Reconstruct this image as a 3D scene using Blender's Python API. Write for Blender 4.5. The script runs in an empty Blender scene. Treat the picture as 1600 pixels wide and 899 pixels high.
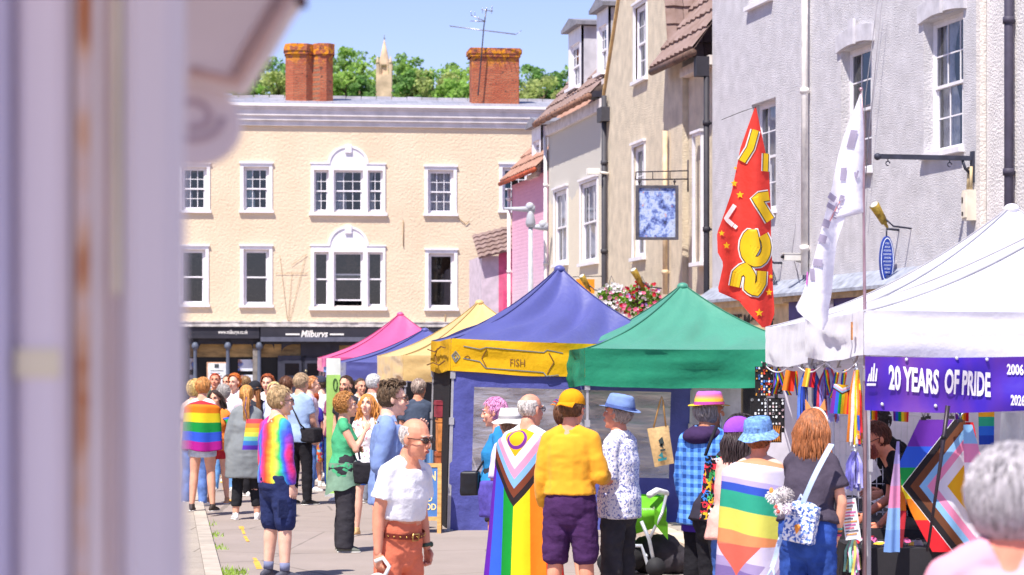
import bpy, bmesh, math, random
from mathutils import Vector as V, Matrix, noise
from math import radians as R, sin, cos, pi, sqrt, atan2
random.seed(7)
C = bpy.data.collections.new('scene'); bpy.context.scene.collection.children.link(C)
SC = bpy.context.scene
# ---------------------------------------------------------------- camera, sky, sun, exposure
F = 3600.0; HZ = 567.0; CH = 1.93          # focal length in photo pixels, horizon row, eye height
cam_d = bpy.data.cameras.new('camera'); cam = bpy.data.objects.new('camera', cam_d); C.objects.link(cam)
cam.location = (0, 0, CH); cam.rotation_euler = (R(90), 0, 0)
cam_d.sensor_width = 36; cam_d.lens = 36*F/1600
cam_d.shift_y = (HZ-449.5)/1600
cam_d.clip_start = .1; cam_d.clip_end = 3000
cam_d.dof.use_dof = True; cam_d.dof.focus_distance = 21; cam_d.dof.aperture_fstop = 4.8
SC.camera = cam
w = bpy.data.worlds.new('World'); SC.world = w; w.use_nodes = True
SUN = V((-.26, -.43, .86)).normalized()
elev = math.asin(SUN.z); az = atan2(SUN.x, SUN.y)
nt = w.node_tree; sky = nt.nodes.new('ShaderNodeTexSky'); sky.sky_type = 'NISHITA'; sky.sun_disc = False
sky.sun_elevation = elev; sky.sun_rotation = az; sky.air_density = 1.0; sky.dust_density = 0; sky.ozone_density = 5
bg = nt.nodes['Background']; tn = nt.nodes.new('ShaderNodeMix'); tn.data_type = 'RGBA'; tn.blend_type = 'MULTIPLY'; tn.inputs[0].default_value = 1; tn.inputs[7].default_value = (1.08, .88, 1.04, 1); nt.links.new(sky.outputs[0], tn.inputs[6]); nt.links.new(tn.outputs[2], bg.inputs[0]); bg.inputs[1].default_value = .096
sl = bpy.data.lights.new('sun', 'SUN'); so = bpy.data.objects.new('sun', sl); C.objects.link(so)
sl.energy = 4.0; sl.angle = R(.5); sl.color = (1, .94, .86)
so.rotation_euler = SUN.to_track_quat('Z', 'Y').to_euler()
SC.view_settings.view_transform = 'Standard'; SC.view_settings.look = 'None'
SC.view_settings.exposure = .93; SC.view_settings.gamma = 1
SC.cycles.max_bounces = 6; SC.cycles.transparent_max_bounces = 12

def P(px, py, k): return V(((px-800)/k, F/k, CH-(py-HZ)/k))
def G(px, k): return V(((px-800)/k, F/k, 0))

# ---------------------------------------------------------------- materials
def lin(c):
    if isinstance(c, str):
        c = tuple(int(c[i:i+2], 16)/255 for i in (0, 2, 4))
    return tuple(((x/12.92) if x <= .04045 else ((x+.055)/1.055)**2.4) for x in c)
_mc = {}
class NT:
    def __init__(s, name):
        s.m = bpy.data.materials.new(name); s.m.use_nodes = True; s.t = s.m.node_tree
        s.b = s.t.nodes['Principled BSDF']; s.tc = None
    def n(s, kind, **kw):
        x = s.t.nodes.new('ShaderNode'+kind)
        for k, v in kw.items(): setattr(x, k, v)
        return x
    def l(s, a, b): s.t.links.new(a, b)
    def co(s, which='Object'):
        if not s.tc: s.tc = s.n('TexCoord')
        return s.tc.outputs[which]
    def noise(s, scale, detail=4, co='Object', rough=.55, stretch=None):
        x = s.n('TexNoise'); x.inputs['Scale'].default_value = scale; x.inputs['Detail'].default_value = detail; x.inputs['Roughness'].default_value = rough
        src = s.co(co)
        if stretch:
            mp = s.n('Mapping'); mp.inputs['Scale'].default_value = stretch; s.l(src, mp.inputs['Vector']); src = mp.outputs[0]
        s.l(src, x.inputs['Vector']); return x.outputs['Fac']
    def math(s, op, a, b=None, c=None, clamp=False):
        x = s.n('Math', operation=op); x.use_clamp = clamp
        for i, v in enumerate((a, b, c)):
            if v is None: continue
            if isinstance(v, (int, float)): x.inputs[i].default_value = v
            else: s.l(v, x.inputs[i])
        return x.outputs[0]
    def ramp(s, fac, stops, const=False):
        x = s.n('ValToRGB'); cr = x.color_ramp; cr.interpolation = 'CONSTANT' if const else 'LINEAR'
        while len(cr.elements) < len(stops): cr.elements.new(.5)
        for e, (p, c) in zip(cr.elements, stops): e.position = p
        for e, (p, c) in zip(cr.elements, stops): e.color = (*lin(c), 1)
        s.l(fac, x.inputs[0]); return x.outputs[0]
    def mix(s, f, a, b, mode='MIX'):
        x = s.n('Mix', data_type='RGBA', blend_type=mode)
        if isinstance(f, (int, float)): x.inputs[0].default_value = f
        else: s.l(f, x.inputs[0])
        for i, v in ((6, a), (7, b)):
            if isinstance(v, (str, tuple)): x.inputs[i].default_value = (*lin(v), 1)
            else: s.l(v, x.inputs[i])
        return x.outputs[2]
    def xyz(s, co='Object'):
        x = s.n('SeparateXYZ'); s.l(s.co(co), x.inputs[0]); return x.outputs
    def bump(s, h, strength, dist=.01):
        x = s.n('Bump'); x.inputs['Strength'].default_value = strength; x.inputs['Distance'].default_value = dist
        s.l(h, x.inputs['Height']); s.l(x.outputs[0], s.b.inputs['Normal'])
    def col(s, c):
        if isinstance(c, (str, tuple)): s.b.inputs['Base Color'].default_value = (*lin(c), 1)
        else: s.l(c, s.b.inputs['Base Color'])
    def fin(s, rough=.8, metal=0, spec=.3, trans=0, sheen=0):
        s.b.inputs['Roughness'].default_value = rough; s.b.inputs['Metallic'].default_value = metal
        s.b.inputs['Specular IOR Level'].default_value = spec
        if sheen: s.b.inputs['Sheen Weight'].default_value = sheen
        if trans:      # thin cloth: let some light through
            tr = s.n('BsdfTranslucent'); mx = s.n('MixShader'); mx.inputs[0].default_value = trans
            out = s.t.nodes['Material Output']
            if s.b.inputs['Base Color'].is_linked: s.l(s.b.inputs['Base Color'].links[0].from_socket, tr.inputs[0])
            else: tr.inputs[0].default_value = s.b.inputs['Base Color'].default_value
            s.l(s.b.outputs[0], mx.inputs[1]); s.l(tr.outputs[0], mx.inputs[2]); s.l(mx.outputs[0], out.inputs[0])
        return s.m
def shade(c, f):
    if isinstance(c, str): c = tuple(int(c[i:i+2], 16)/255 for i in (0, 2, 4))
    return tuple(min(1, max(0, x*f)) for x in c)
def mat(c, rough=.8, var=.12, vs=6, bump=0, bs=60, metal=0, spec=.3, trans=0, sheen=0, stretch=None, name='paint', dist=.01):
    key = (c, rough, var, vs, bump, bs, metal, spec, trans, stretch, name)
    if key in _mc: return _mc[key]
    s = NT(name)
    if var:
        n = s.noise(vs, 5, stretch=stretch)
        s.col(s.ramp(n, [(.3, shade(c, 1-var)), (.7, shade(c, 1+var*.6))]))
    else: s.col(c)
    if bump: s.bump(s.noise(bs, 4, stretch=stretch), bump, dist)
    _mc[key] = s.fin(rough, metal, spec, trans, sheen); return _mc[key]
def cloth(c, trans=0, var=.1): return mat(c, .9, var, 5, .35, 25, spec=.15, trans=trans, name='cloth', dist=.02)
def glass_mat():
    if 'glass' in _mc: return _mc['glass']
    s = NT('window_glass'); out = s.t.nodes['Material Output']
    g = s.n('BsdfGlossy'); g.inputs['Roughness'].default_value = .03; g.inputs[0].default_value = (.9, .93, 1, 1)
    t = s.n('BsdfTransparent'); t.inputs[0].default_value = (.86, .88, .9, 1)
    lw = s.n('LayerWeight'); lw.inputs[0].default_value = .25
    f = s.math('MULTIPLY_ADD', lw.outputs['Fresnel'], .8, .05)
    m = s.n('MixShader'); s.l(f, m.inputs[0]); s.l(t.outputs[0], m.inputs[1]); s.l(g.outputs[0], m.inputs[2]); s.l(m.outputs[0], out.inputs[0])
    _mc['glass'] = s.m; return s.m

# ---------------------------------------------------------------- mesh building
class MB:
    def __init__(s): s.v = []; s.f = []; s.mi = []; s.uv = {}; s.m = 0; s.sm = []; s.smooth = False
    def face(s, idx): s.f.append(tuple(idx)); s.mi.append(s.m); s.sm.append(s.smooth)
    def poly(s, pts):
        n = len(s.v); s.v += [V(p) for p in pts]; s.face(range(n, n+len(pts)))
    def box(s, a, b, rot=None, piv=None):
        x0, y0, z0 = a; x1, y1, z1 = b
        n = len(s.v)
        pts = [V(p) for p in ((x0,y0,z0),(x1,y0,z0),(x1,y1,z0),(x0,y1,z0),(x0,y0,z1),(x1,y0,z1),(x1,y1,z1),(x0,y1,z1))]
        if rot is not None:
            c = V(piv) if piv is not None else (V(a)+V(b))/2
            pts = [rot @ (p-c) + c for p in pts]
        s.v += pts
        for q in ((0,3,2,1),(4,5,6,7),(0,1,5,4),(1,2,6,5),(2,3,7,6),(3,0,4,7)): s.face([n+i for i in q])
    def ring(s, pts):
        n = len(s.v); s.v += [V(p) for p in pts]; return list(range(n, n+len(pts)))
    def bridge(s, a, b):
        m = len(a)
        for i in range(m): s.face((a[i], a[(i+1) % m], b[(i+1) % m], b[i]))
    def loft(s, rings, cap=True, round_=True):
        # rings: (centre, ax, ay) with ax/ay full vectors; elliptical
        sm = s.smooth; s.smooth = True
        seg = 14; prev = None
        if round_:
            c0, a0, b0 = rings[0]; c1 = rings[1][0]; d = (V(c0)-V(c1)).normalized()*min(V(a0).length, V(b0).length)
            rings = [(V(c0)+d*.92, V(a0)*.35, V(b0)*.35), (V(c0)+d*.6, V(a0)*.78, V(b0)*.78)] + list(rings)
            c0, a0, b0 = rings[-1]; c1 = rings[-2][0]; d = (V(c0)-V(c1)).normalized()*min(V(a0).length, V(b0).length)
            rings = rings + [(V(c0)+d*.6, V(a0)*.78, V(b0)*.78), (V(c0)+d*.92, V(a0)*.35, V(b0)*.35)]
        for c, ax, ay in rings:
            c = V(c); ax = V(ax); ay = V(ay)
            r = s.ring([c+ax*cos(2*pi*i/seg)+ay*sin(2*pi*i/seg) for i in range(seg)])
            if prev: s.bridge(prev, r)
            elif cap: s.face(r[::-1])
            prev = r
        if cap: s.face(prev)
        s.smooth = sm
    def tube(s, pts, r, seg=8, cap=True):
        pts = [V(p) for p in pts]; sm = s.smooth; s.smooth = seg > 4
        rs = r if isinstance(r, (list, tuple)) else [r]*len(pts)
        prev = None; last = None
        for i, p in enumerate(pts):
            d = (pts[min(i+1, len(pts)-1)]-pts[max(i-1, 0)])
            d = d.normalized() if d.length > 1e-9 else V((0,0,1))
            if last is None:
                ref = V((0,0,1)) if abs(d.z) < .9 else V((1,0,0)); a = d.cross(ref).normalized()
            else:
                a = (last-d*last.dot(d)); a = a.normalized() if a.length > 1e-6 else d.orthogonal().normalized()
            last = a; b = d.cross(a)
            rr = s.ring([p+(a*cos(2*pi*(j+.5)/seg)+b*sin(2*pi*(j+.5)/seg))*rs[i] for j in range(seg)])
            if prev: s.bridge(prev, rr)
            elif cap: s.face(rr[::-1])
            prev = rr
        if cap: s.face(prev)
        s.smooth = sm
    def ell(s, c, r, rot=None, nu=14, nv=9):
        sm = s.smooth; s.smooth = True
        c = V(c); prev = None
        if not hasattr(r, '__len__'): r = (r, r, r)
        for j in range(nv+1):
            t = pi*(j/nv); z = -cos(t); q = max(sin(t), .02)
            pts = []
            for i in range(nu):
                p = V((r[0]*q*cos(2*pi*i/nu), r[1]*q*sin(2*pi*i/nu), r[2]*z))
                if rot is not None: p = rot @ p
                pts.append(c+p)
            rr = s.ring(pts)
            if prev: s.bridge(prev, rr)
            else: s.face(rr[::-1])
            prev = rr
        s.face(prev); s.smooth = sm
    def sheet(s, fn, nu, nv, closed=False):
        # fn(u,v)->point ; stores uv
        sm = s.smooth; s.smooth = True
        n = len(s.v)
        for j in range(nv+1):
            for i in range(nu+1): s.v.append(V(fn(i/nu, j/nv))); s.uv[len(s.v)-1] = (i/nu, j/nv)
        w_ = nu+1
        for j in range(nv):
            for i in range(nu):
                a = n+j*w_+i; s.face((a, a+1, a+w_+1, a+w_))
        s.smooth = sm
    def lathe(s, c, prof, seg=16):
        sm = s.smooth; s.smooth = True; c = V(c); prev = None
        for r, z in prof:
            rr = s.ring([c+V((r*cos(2*pi*i/seg), r*sin(2*pi*i/seg), z)) for i in range(seg)])
            if prev: s.bridge(prev, rr)
            else: s.face(rr[::-1])
            prev = rr
        s.face(prev); s.smooth = sm
    def append(s, o, M=None, mi=None):
        n = len(s.v)
        s.v += [(M @ p) if M is not None else p.copy() for p in o.v]
        flip = M is not None and M.to_3x3().determinant() < 0
        for f, m, sm in zip(o.f, o.mi, o.sm):
            ff = [n+i for i in f]
            s.f.append(tuple(ff[::-1] if flip else ff)); s.mi.append(m if mi is None else mi); s.sm.append(sm)
        for k_, u in o.uv.items(): s.uv[n+k_] = u
    def mesh(s, name):
        me = bpy.data.meshes.new(name)
        me.from_pydata([tuple(p) for p in s.v], [], s.f)
        me.polygons.foreach_set('material_index', s.mi); me.polygons.foreach_set('use_smooth', s.sm)
        if s.uv:
            l = me.uv_layers.new(name='UVMap')
            for lp in me.loops:
                l.data[lp.index].uv = s.uv.get(lp.vertex_index, (0, 0))
        me.update(); return me
    def build(s, name, mats, parent=None, **kw):
        me = s.mesh(name)
        if not isinstance(mats, (list, tuple)): mats = [mats]
        for m in mats: me.materials.append(m)
        o = bpy.data.objects.new(name, me); C.objects.link(o); o.parent = parent
        for k_, v in kw.items(): o[k_] = v
        return o
def tag(o, label=None, cat=None, group=None, kind=None):
    if label: o['label'] = label
    if cat: o['category'] = cat
    if group: o['group'] = group
    if kind: o['kind'] = kind
    return o
def thing(name, label, cat, loc=(0,0,0), rz=0, group=None):
    o = bpy.data.objects.new(name, None); C.objects.link(o); o.empty_display_size = .1
    o.location = loc; o.rotation_euler = (0, 0, rz); return tag(o, label, cat, group)
def evalmesh(o):
    dg = bpy.context.evaluated_depsgraph_get(); return bpy.data.meshes.new_from_object(o.evaluated_get(dg))
def remesh(mb, voxel, smooth=3, factor=.6):
    me = mb.mesh('tmp'); o = bpy.data.objects.new('tmp', me); SC.collection.objects.link(o)
    m = o.modifiers.new('r', 'REMESH'); m.mode = 'VOXEL'; m.voxel_size = voxel; m.use_smooth_shade = True
    if smooth:
        m = o.modifiers.new('s', 'SMOOTH'); m.iterations = smooth; m.factor = factor
    bpy.context.view_layer.update()
    e = evalmesh(o); r = MB()
    r.v = [v.co.copy() for v in e.vertices]; r.f = [tuple(p.vertices) for p in e.polygons]
    r.mi = [0]*len(r.f); r.sm = [True]*len(r.f)
    bpy.data.objects.remove(o); bpy.data.meshes.remove(e); bpy.data.meshes.remove(me)
    return r
def wrinkle(mb, amp, freq, seed=0, stretch=(1,1,1)):
    me = mb.mesh('t'); ns = [n.vector.copy() for n in me.vertex_normals]; bpy.data.meshes.remove(me)
    for i, p in enumerate(mb.v):
        q = V((p.x*stretch[0], p.y*stretch[1], p.z*stretch[2]))*freq + V((seed*3.1, seed*1.7, 0))
        n = noise.noise(q); n2 = 1-abs(noise.noise(q*1.7+V((9,9,9))))*2
        n3 = 1-abs(noise.noise(V((p.x*7+p.z*6, p.y*7, p.z*16+seed))))*2.4
        mb.v[i] = p + ns[i]*amp*(n*.7+n2*.3+n3*.12)
_tc = {}
def text_mb(s, size=1, bold=0, shear=0, ext=0):
    key = (s, bold, shear)
    if key not in _tc:
        cu = bpy.data.curves.new('t', 'FONT'); cu.body = s; cu.size = 1; cu.offset = bold; cu.shear = shear; cu.resolution_u = 3
        cu.align_x = 'CENTER'; cu.align_y = 'CENTER'
        o = bpy.data.objects.new('t', cu); SC.collection.objects.link(o); bpy.context.view_layer.update()
        e = evalmesh(o); bpy.data.objects.remove(o)
        bm = bmesh.new(); bm.from_mesh(e); bmesh.ops.triangulate(bm, faces=bm.faces)
        bmesh.ops.subdivide_edges(bm, edges=[x for x in bm.edges if x.calc_length() > .2], cuts=1, use_grid_fill=False)
        bm.to_mesh(e); bm.free()
        _tc[key] = ([v.co.copy() for v in e.vertices], [tuple(p.vertices) for p in e.polygons])
    vs, fs = _tc[key]; r = MB()
    r.v = [v*size for v in vs]; r.f = list(fs); r.mi = [0]*len(fs); r.sm = [False]*len(fs); return r
def fit_text(s, wd, ht, **k):
    t = text_mb(s, **k); xs = [v.x for v in t.v]; ys = [v.y for v in t.v]
    cx = (max(xs)+min(xs))/2; cy = (max(ys)+min(ys))/2; sx = wd/(max(xs)-min(xs)); sy = ht/(max(ys)-min(ys))
    t.v = [V(((v.x-cx)*sx, (v.y-cy)*sy, 0)) for v in t.v]; return t
def place_text(t, fn):   # fn(x,y)->point
    t.v = [V(fn(v.x, v.y)) for v in t.v]; return t
# ================================================================ ground
def asphalt():
    s = NT('asphalt'); n = s.noise(1.2, 6); n2 = s.noise(220, 3); n3 = s.noise(.25, 3)
    c = s.ramp(n, [(.3, '8e8079'), (.7, 'a0918a')]); c = s.mix(.35, c, s.ramp(n2, [(.3, '6d6661'), (.75, 'cfc3b8')]))
    c = s.mix(s.ramp(n3, [(.5, '000000'), (.6, '505050')]), c, '8f867f'); v = s.n('TexVoronoi'); v.feature = 'DISTANCE_TO_EDGE'; v.inputs['Scale'].default_value = .45; s.l(s.co(), v.inputs['Vector'])
    c = s.mix(s.math('MULTIPLY', s.math('LESS_THAN', s.math('ADD', v.outputs['Distance'], s.math('MULTIPLY', n, .02)), .016), .5), c, '5f5852')
    g = s.n('TexVoronoi'); g.inputs['Scale'].default_value = 3.2; s.l(s.co(), g.inputs['Vector']); c = s.mix(s.math('MULTIPLY', s.math('LESS_THAN', g.outputs['Distance'], .055), .45), c, '6f6862')
    x = s.xyz(); pt = s.math('MULTIPLY', s.math('LESS_THAN', s.math('ABSOLUTE', s.math('ADD', s.math('ADD', x[0], 1.1), s.math('MULTIPLY', x[1], .12))), 3.3-2.95), s.math('GREATER_THAN', x[1], 14)); c = s.mix(s.math('MULTIPLY', pt, .35), c, '7d746d')
    s.col(c); s.bump(n2, .5, .006); return s.fin(.9)
def slabs():
    s = NT('paving_slabs'); b = s.n('TexBrick'); b.inputs['Scale'].default_value = 1; b.inputs['Brick Width'].default_value = .9; b.inputs['Row Height'].default_value = .6; b.inputs['Mortar Size'].default_value = .012
    b.inputs['Color1'].default_value = (*lin('aa9f92'), 1); b.inputs['Color2'].default_value = (*lin('9a9086'), 1); b.inputs['Mortar'].default_value = (*lin('6f665c'), 1)
    s.l(s.co(), b.inputs['Vector']); c = s.mix(.3, b.outputs[0], s.ramp(s.noise(30, 4), [(.3, '857a70'), (.7, 'c2b8aa')])); s.col(c)
    s.bump(s.noise(90, 3), .3, .004); return s.fin(.9)
m = MB(); m.poly([(-900, -60, 0), (900, -60, 0), (900, 900, 0), (-900, 900, 0)])
tag(m.build('road', asphalt()), kind='structure')
kp = lambda px, py: G(px, (py-HZ)/CH)
a = kp(345, 899); b = kp(322, 810); d = (b-a).normalized(); n_ = V((-d.y, d.x, 0))   # kerb line of the left pavement
A = a-d*16; B = b+d*36
def strip(mb, p, q, o0, o1, z0, z1, nrm):
    # slab between offsets o0..o1 along nrm, z0..z1
    v = [p+nrm*o0, q+nrm*o0, q+nrm*o1, p+nrm*o1]; n = len(mb.v)
    mb.v += [V((t.x, t.y, z0)) for t in v]+[V((t.x, t.y, z1)) for t in v]
    for f in ((0,3,2,1),(4,5,6,7),(0,1,5,4),(1,2,6,5),(2,3,7,6),(3,0,4,7)): mb.face([n+i for i in f])
m = MB(); L = (B-A).length; i = 0
while i*.9 < L: strip(m, A+d*(i*.9+.006), A+d*(min(L, i*.9+.894)), 0, .15, -.05, .062, n_); i += 1
tag(m.build('kerb', mat('b4a99c', .9, .12, 3, .3, 60)), kind='structure')
m = MB(); strip(m, A, B, .153, 9, -.05, .058, n_); tag(m.build('pavement', slabs()), kind='structure')
a = kp(1083, 873); b = kp(1022, 847); d2 = (b-a).normalized(); n2 = V((d2.y, -d2.x, 0)); A2 = a-d2*14; B2 = b+d2*1.5
m = MB(); L = (B2-A2).length; i = 0
while i*.9 < L: strip(m, A2+d2*(i*.9+.006), A2+d2*(min(L, i*.9+.894)), 0, .28, -.05, .11, n2); i += 1
tag(m.build('kerb', mat('d0bfa6', .9, .12, 3, .3, 60)), kind='structure')
m = MB(); strip(m, A2, B2, .283, 8, -.05, .104, n2); tag(m.build('pavement', slabs()), kind='structure')
# worn yellow no-parking line
m = MB(); rnd = random.Random(3)
pa = kp(373, 815); pb = kp(412, 905); dd = (pb-pa).normalized(); nn = V((-dd.y, dd.x, 0))
t = -14
while t < 12:
    ln = rnd.uniform(.25, .9)
    if rnd.random() < .5:
        q = pa+dd*t; r = q+dd*ln; w0 = rnd.uniform(.012, .03); w1 = rnd.uniform(.012, .03)
        m.poly([V((x.x, x.y, .004)) for x in (q-nn*w0, r-nn*w1, r+nn*w0, q+nn*w1)][::-1])
    t += ln+rnd.uniform(.02, .35)
tag(m.build('road_marking', mat('e3ab4b', .9, .2, 8)), kind='structure')
# weeds in the gutter
m = MB(); rnd = random.Random(5)
for (px, py, c) in ((325, 838, 120), (333, 858, 60), (362, 897, 150), (345, 896, 60), (320, 822, 40)):
    g = kp(px, py)
    for _ in range(c):
        b0 = V((g.x+rnd.gauss(0, .07), g.y+rnd.gauss(0, .18), .0)); h = rnd.uniform(.02, .06); q = V((rnd.uniform(-.03, .03), rnd.uniform(-.02, .02), h))
        s_ = V((.006, 0, 0)); m.poly([b0-s_, b0+s_, b0+q])
tag(m.build('weeds', mat('8fae45', .8, .3, 20)), 'tufts of yellow-green weed growing along the kerb of the left pavement', 'weeds', kind='stuff')

# ================================================================ facades
ROUGH = lambda c, b=.9, sc=38, var=.06: mat(c, .95, var, 3, b, sc, name='roughcast', dist=.03)
class Fac:
    def __init__(s, name, label, cat, pxL, kL, pxR, kR, group=None):
        s.a = G(pxL, kL); b = G(pxR, kR); s.pxL, s.kL, s.pxR, s.kR = pxL, kL, pxR, kR
        s.d = (b-s.a).normalized(); s.w = (b-s.a).length
        s.root = thing(name, label, cat, s.a, atan2(s.d.y, s.d.x), group)
    def k(s, px): return s.kL+(s.kR-s.kL)*(px-s.pxL)/(s.pxR-s.pxL)
    def u(s, px): return (G(px, s.k(px))-s.a).dot(s.d)
    def z(s, px, py): return CH-(py-HZ)/s.k(px)
    def rect(s, x0, x1, y0, y1):
        c = (x0+x1)/2; return s.u(x0), s.u(x1), s.z(c, y1), s.z(c, y0)
    def world(s, u, y, z):
        n = V((-s.d.y, s.d.x, 0)); return s.a+s.d*u+n*y+V((0, 0, z))
def wall(m, u0, u1, z0, z1, holes, rec=.14, y=0):
    us = sorted(set([u0, u1]+[min(max(h[i], u0), u1) for h in holes for i in (0, 1)]))
    zs = sorted(set([z0, z1]+[min(max(h[i], z0), z1) for h in holes for i in (2, 3)]))
    for i in range(len(us)-1):
        for j in range(len(zs)-1):
            cu = (us[i]+us[i+1])/2; cz = (zs[j]+zs[j+1])/2
            if any(h[0] < cu < h[1] and h[2] < cz < h[3] for h in holes): continue
            m.poly([(us[i], y, zs[j]), (us[i+1], y, zs[j]), (us[i+1], y, zs[j+1]), (us[i], y, zs[j+1])])
    for (a, b, c, d_) in [h[:4] for h in holes]:
        r = y+rec
        m.poly([(a, y, c), (a, y, d_), (a, r, d_), (a, r, c)]); m.poly([(b, y, c), (b, r, c), (b, r, d_), (b, y, d_)])
        m.poly([(a, y, d_), (b, y, d_), (b, r, d_), (a, r, d_)]); m.poly([(a, y, c), (a, r, c), (b, r, c), (b, y, c)])
def shell(m, u0, u1, z1, depth, z0=0, y=0):     # the three unseen sides and lid of a building block
    m.poly([(u0, y, z0), (u0, y, z1), (u0, y+depth, z1), (u0, y+depth, z0)]); m.poly([(u1, y, z0), (u1, y+depth, z0), (u1, y+depth, z1), (u1, y, z1)])
    m.poly([(u0, y+depth, z0), (u0, y+depth, z1), (u1, y+depth, z1), (u1, y+depth, z0)])
WHITE = mat('e9e6ea', .55, .05, 4, name='white_gloss_paint')
_s = NT('dark_room_reflections'); _s.col(_s.ramp(_s.noise(1.6, 6, rough=.7), [(.35, '120f0e'), (.5, '2a2522'), (.62, '6a5c50'), (.7, '2f2a28')])); DARK = _s.fin(.9)  # mottled tones painted into the room imitate murky window reflections
def window(fac, x0, x1, y0, y1, cols=3, rt=2, rb=2, surround=0, rec=.13, sill=True, blind=None, label=None, rect=None, fr=.055, bar=.02, opened=0, wmat=None, parent=None, curtain=None):
    u0, u1, z0, z1 = rect or fac.rect(x0, x1, y0, y1); par = parent or fac.root; wm = wmat or WHITE
    m = MB()
    if surround:   # flat white architrave round the opening, proud of the wall
        s_ = surround
        m.box((u0-s_, -.035, z0-.02), (u0, .02, z1+s_)); m.box((u1, -.035, z0-.02), (u1+s_, .02, z1+s_)); m.box((u0+.001, -.033, z1), (u1-.001, .02, z1+s_-.001))
        m.box((u0-s_-.03, -.075, z1+s_), (u1+s_+.03, .02, z1+s_+.05))
    y = rec
    m.box((u0, y-.05, z0), (u0+fr, y+.05, z1)); m.box((u1-fr, y-.05, z0), (u1, y+.05, z1)); m.box((u0+fr, y-.048, z1-fr), (u1-fr, y+.05, z1)); m.box((u0+fr, y-.048, z0), (u1-fr, y+.05, z0+fr))
    zm = (z0+z1)/2 if rb else z0+fr
    def sash(za, zb, yy, rows):
        a, b = u0+fr, u1-fr
        m.box((a, yy, za), (a+.04, yy+.03, zb)); m.box((b-.04, yy, za), (b, yy+.03, zb)); m.box((a+.04, yy+.001, za), (b-.04, yy+.029, za+.045)); m.box((a+.04, yy+.001, zb-.045), (b-.04, yy+.029, zb))
        for i in range(1, cols): c = a+(b-a)*i/cols; m.box((c-bar/2, yy+.003, za+.045), (c+bar/2, yy+.025, zb-.045))
        for j in range(1, rows): c = za+(zb-za)*j/rows; m.box((a+.04, yy+.005, c-bar/2), (b-.04, yy+.023, c+bar/2))
        return (a+.03, b-.03, za+.03, zb-.03, yy+.014)
    panes = [sash(zm-.02, z1-fr, y-.035, rt)]
    if rb: panes.append(sash(z0+fr+opened, zm+.02+opened, y, rb))
    o = m.build('window', wm, par)
    if label: o['label'] = label
    for (a, b, c, d_, yy) in panes: g = MB(); g.poly([(a, yy, c), (b, yy, c), (b, yy, d_), (a, yy, d_)]); g.build('pane', glass_mat(), o)
    if sill:
        g = MB(); s_ = surround+.04; g.box((u0-s_, -.09, z0-.075), (u1+s_, rec, z0-.001)); g.build('sill', wm, o)
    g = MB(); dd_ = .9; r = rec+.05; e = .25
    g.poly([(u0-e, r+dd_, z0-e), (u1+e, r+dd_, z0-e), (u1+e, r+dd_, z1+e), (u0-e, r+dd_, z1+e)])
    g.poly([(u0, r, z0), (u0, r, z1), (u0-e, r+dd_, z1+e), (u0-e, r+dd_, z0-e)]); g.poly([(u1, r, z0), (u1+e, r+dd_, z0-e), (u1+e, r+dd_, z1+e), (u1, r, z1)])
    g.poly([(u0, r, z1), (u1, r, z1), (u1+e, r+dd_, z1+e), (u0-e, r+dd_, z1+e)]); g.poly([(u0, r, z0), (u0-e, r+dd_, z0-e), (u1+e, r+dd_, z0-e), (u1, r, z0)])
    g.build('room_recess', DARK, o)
    if curtain:
        kind, cc = curtain; g = MB(); yy = rec+.09
        def cur(a, b, za, zb, gather=0):
            f = int((b-a)/.045)+2
            g.sheet(lambda p, q: (a+(b-a)*(p*(1-gather*sin(pi*min(1, (1-q)*1.6))*.45)), yy+.016*sin(p*f*pi), za+(zb-za)*q), f*3, 8)
        if kind == 'net': cur(u0+.05, u1-.05, z0+.05, z1-.05)
        if kind == 'half': cur(u0+.05, u1-.05, z0+.05, z0+(z1-z0)*.55)
        if kind == 'pair': cur(u0+.04, u0+(u1-u0)*.45, z0+.05, z1-.05, .8); cur(u1-.04, u1-(u1-u0)*.45, z0+.05, z1-.05, .8)
        if kind == 'side': cur(u0+.04, u0+(u1-u0)*.38, z0+.05, z1-.05, .2)
        if kind == 'blind': g.box((u0+.05, yy, z0+(z1-z0)*.1), (u1-.05, yy+.01, z1-.05))
        g.build('curtain', mat(cc, .9, .12, 9, .2, 20, trans=.3), o)
    return o
def pipe(par, u, z0, z1, r=.05, y=-.09, c='e8e2dc', name='downpipe', step=2.0, off=0):
    m = MB(); m.tube([(u, y, z0), (u+off, y, z1)], r, 12)
    z = z0+.4
    while z < z1:
        m.tube([(u+off*(z-z0)/(z1-z0), y, z), (u+off*(z-z0)/(z1-z0), y, z+.09)], r*1.3, 12); m.box((u-.02, y, z+.02), (u+.02, .01, z+.06)); z += step
    return m.build(name, mat(c, .6, .12, 5), par)

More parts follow.
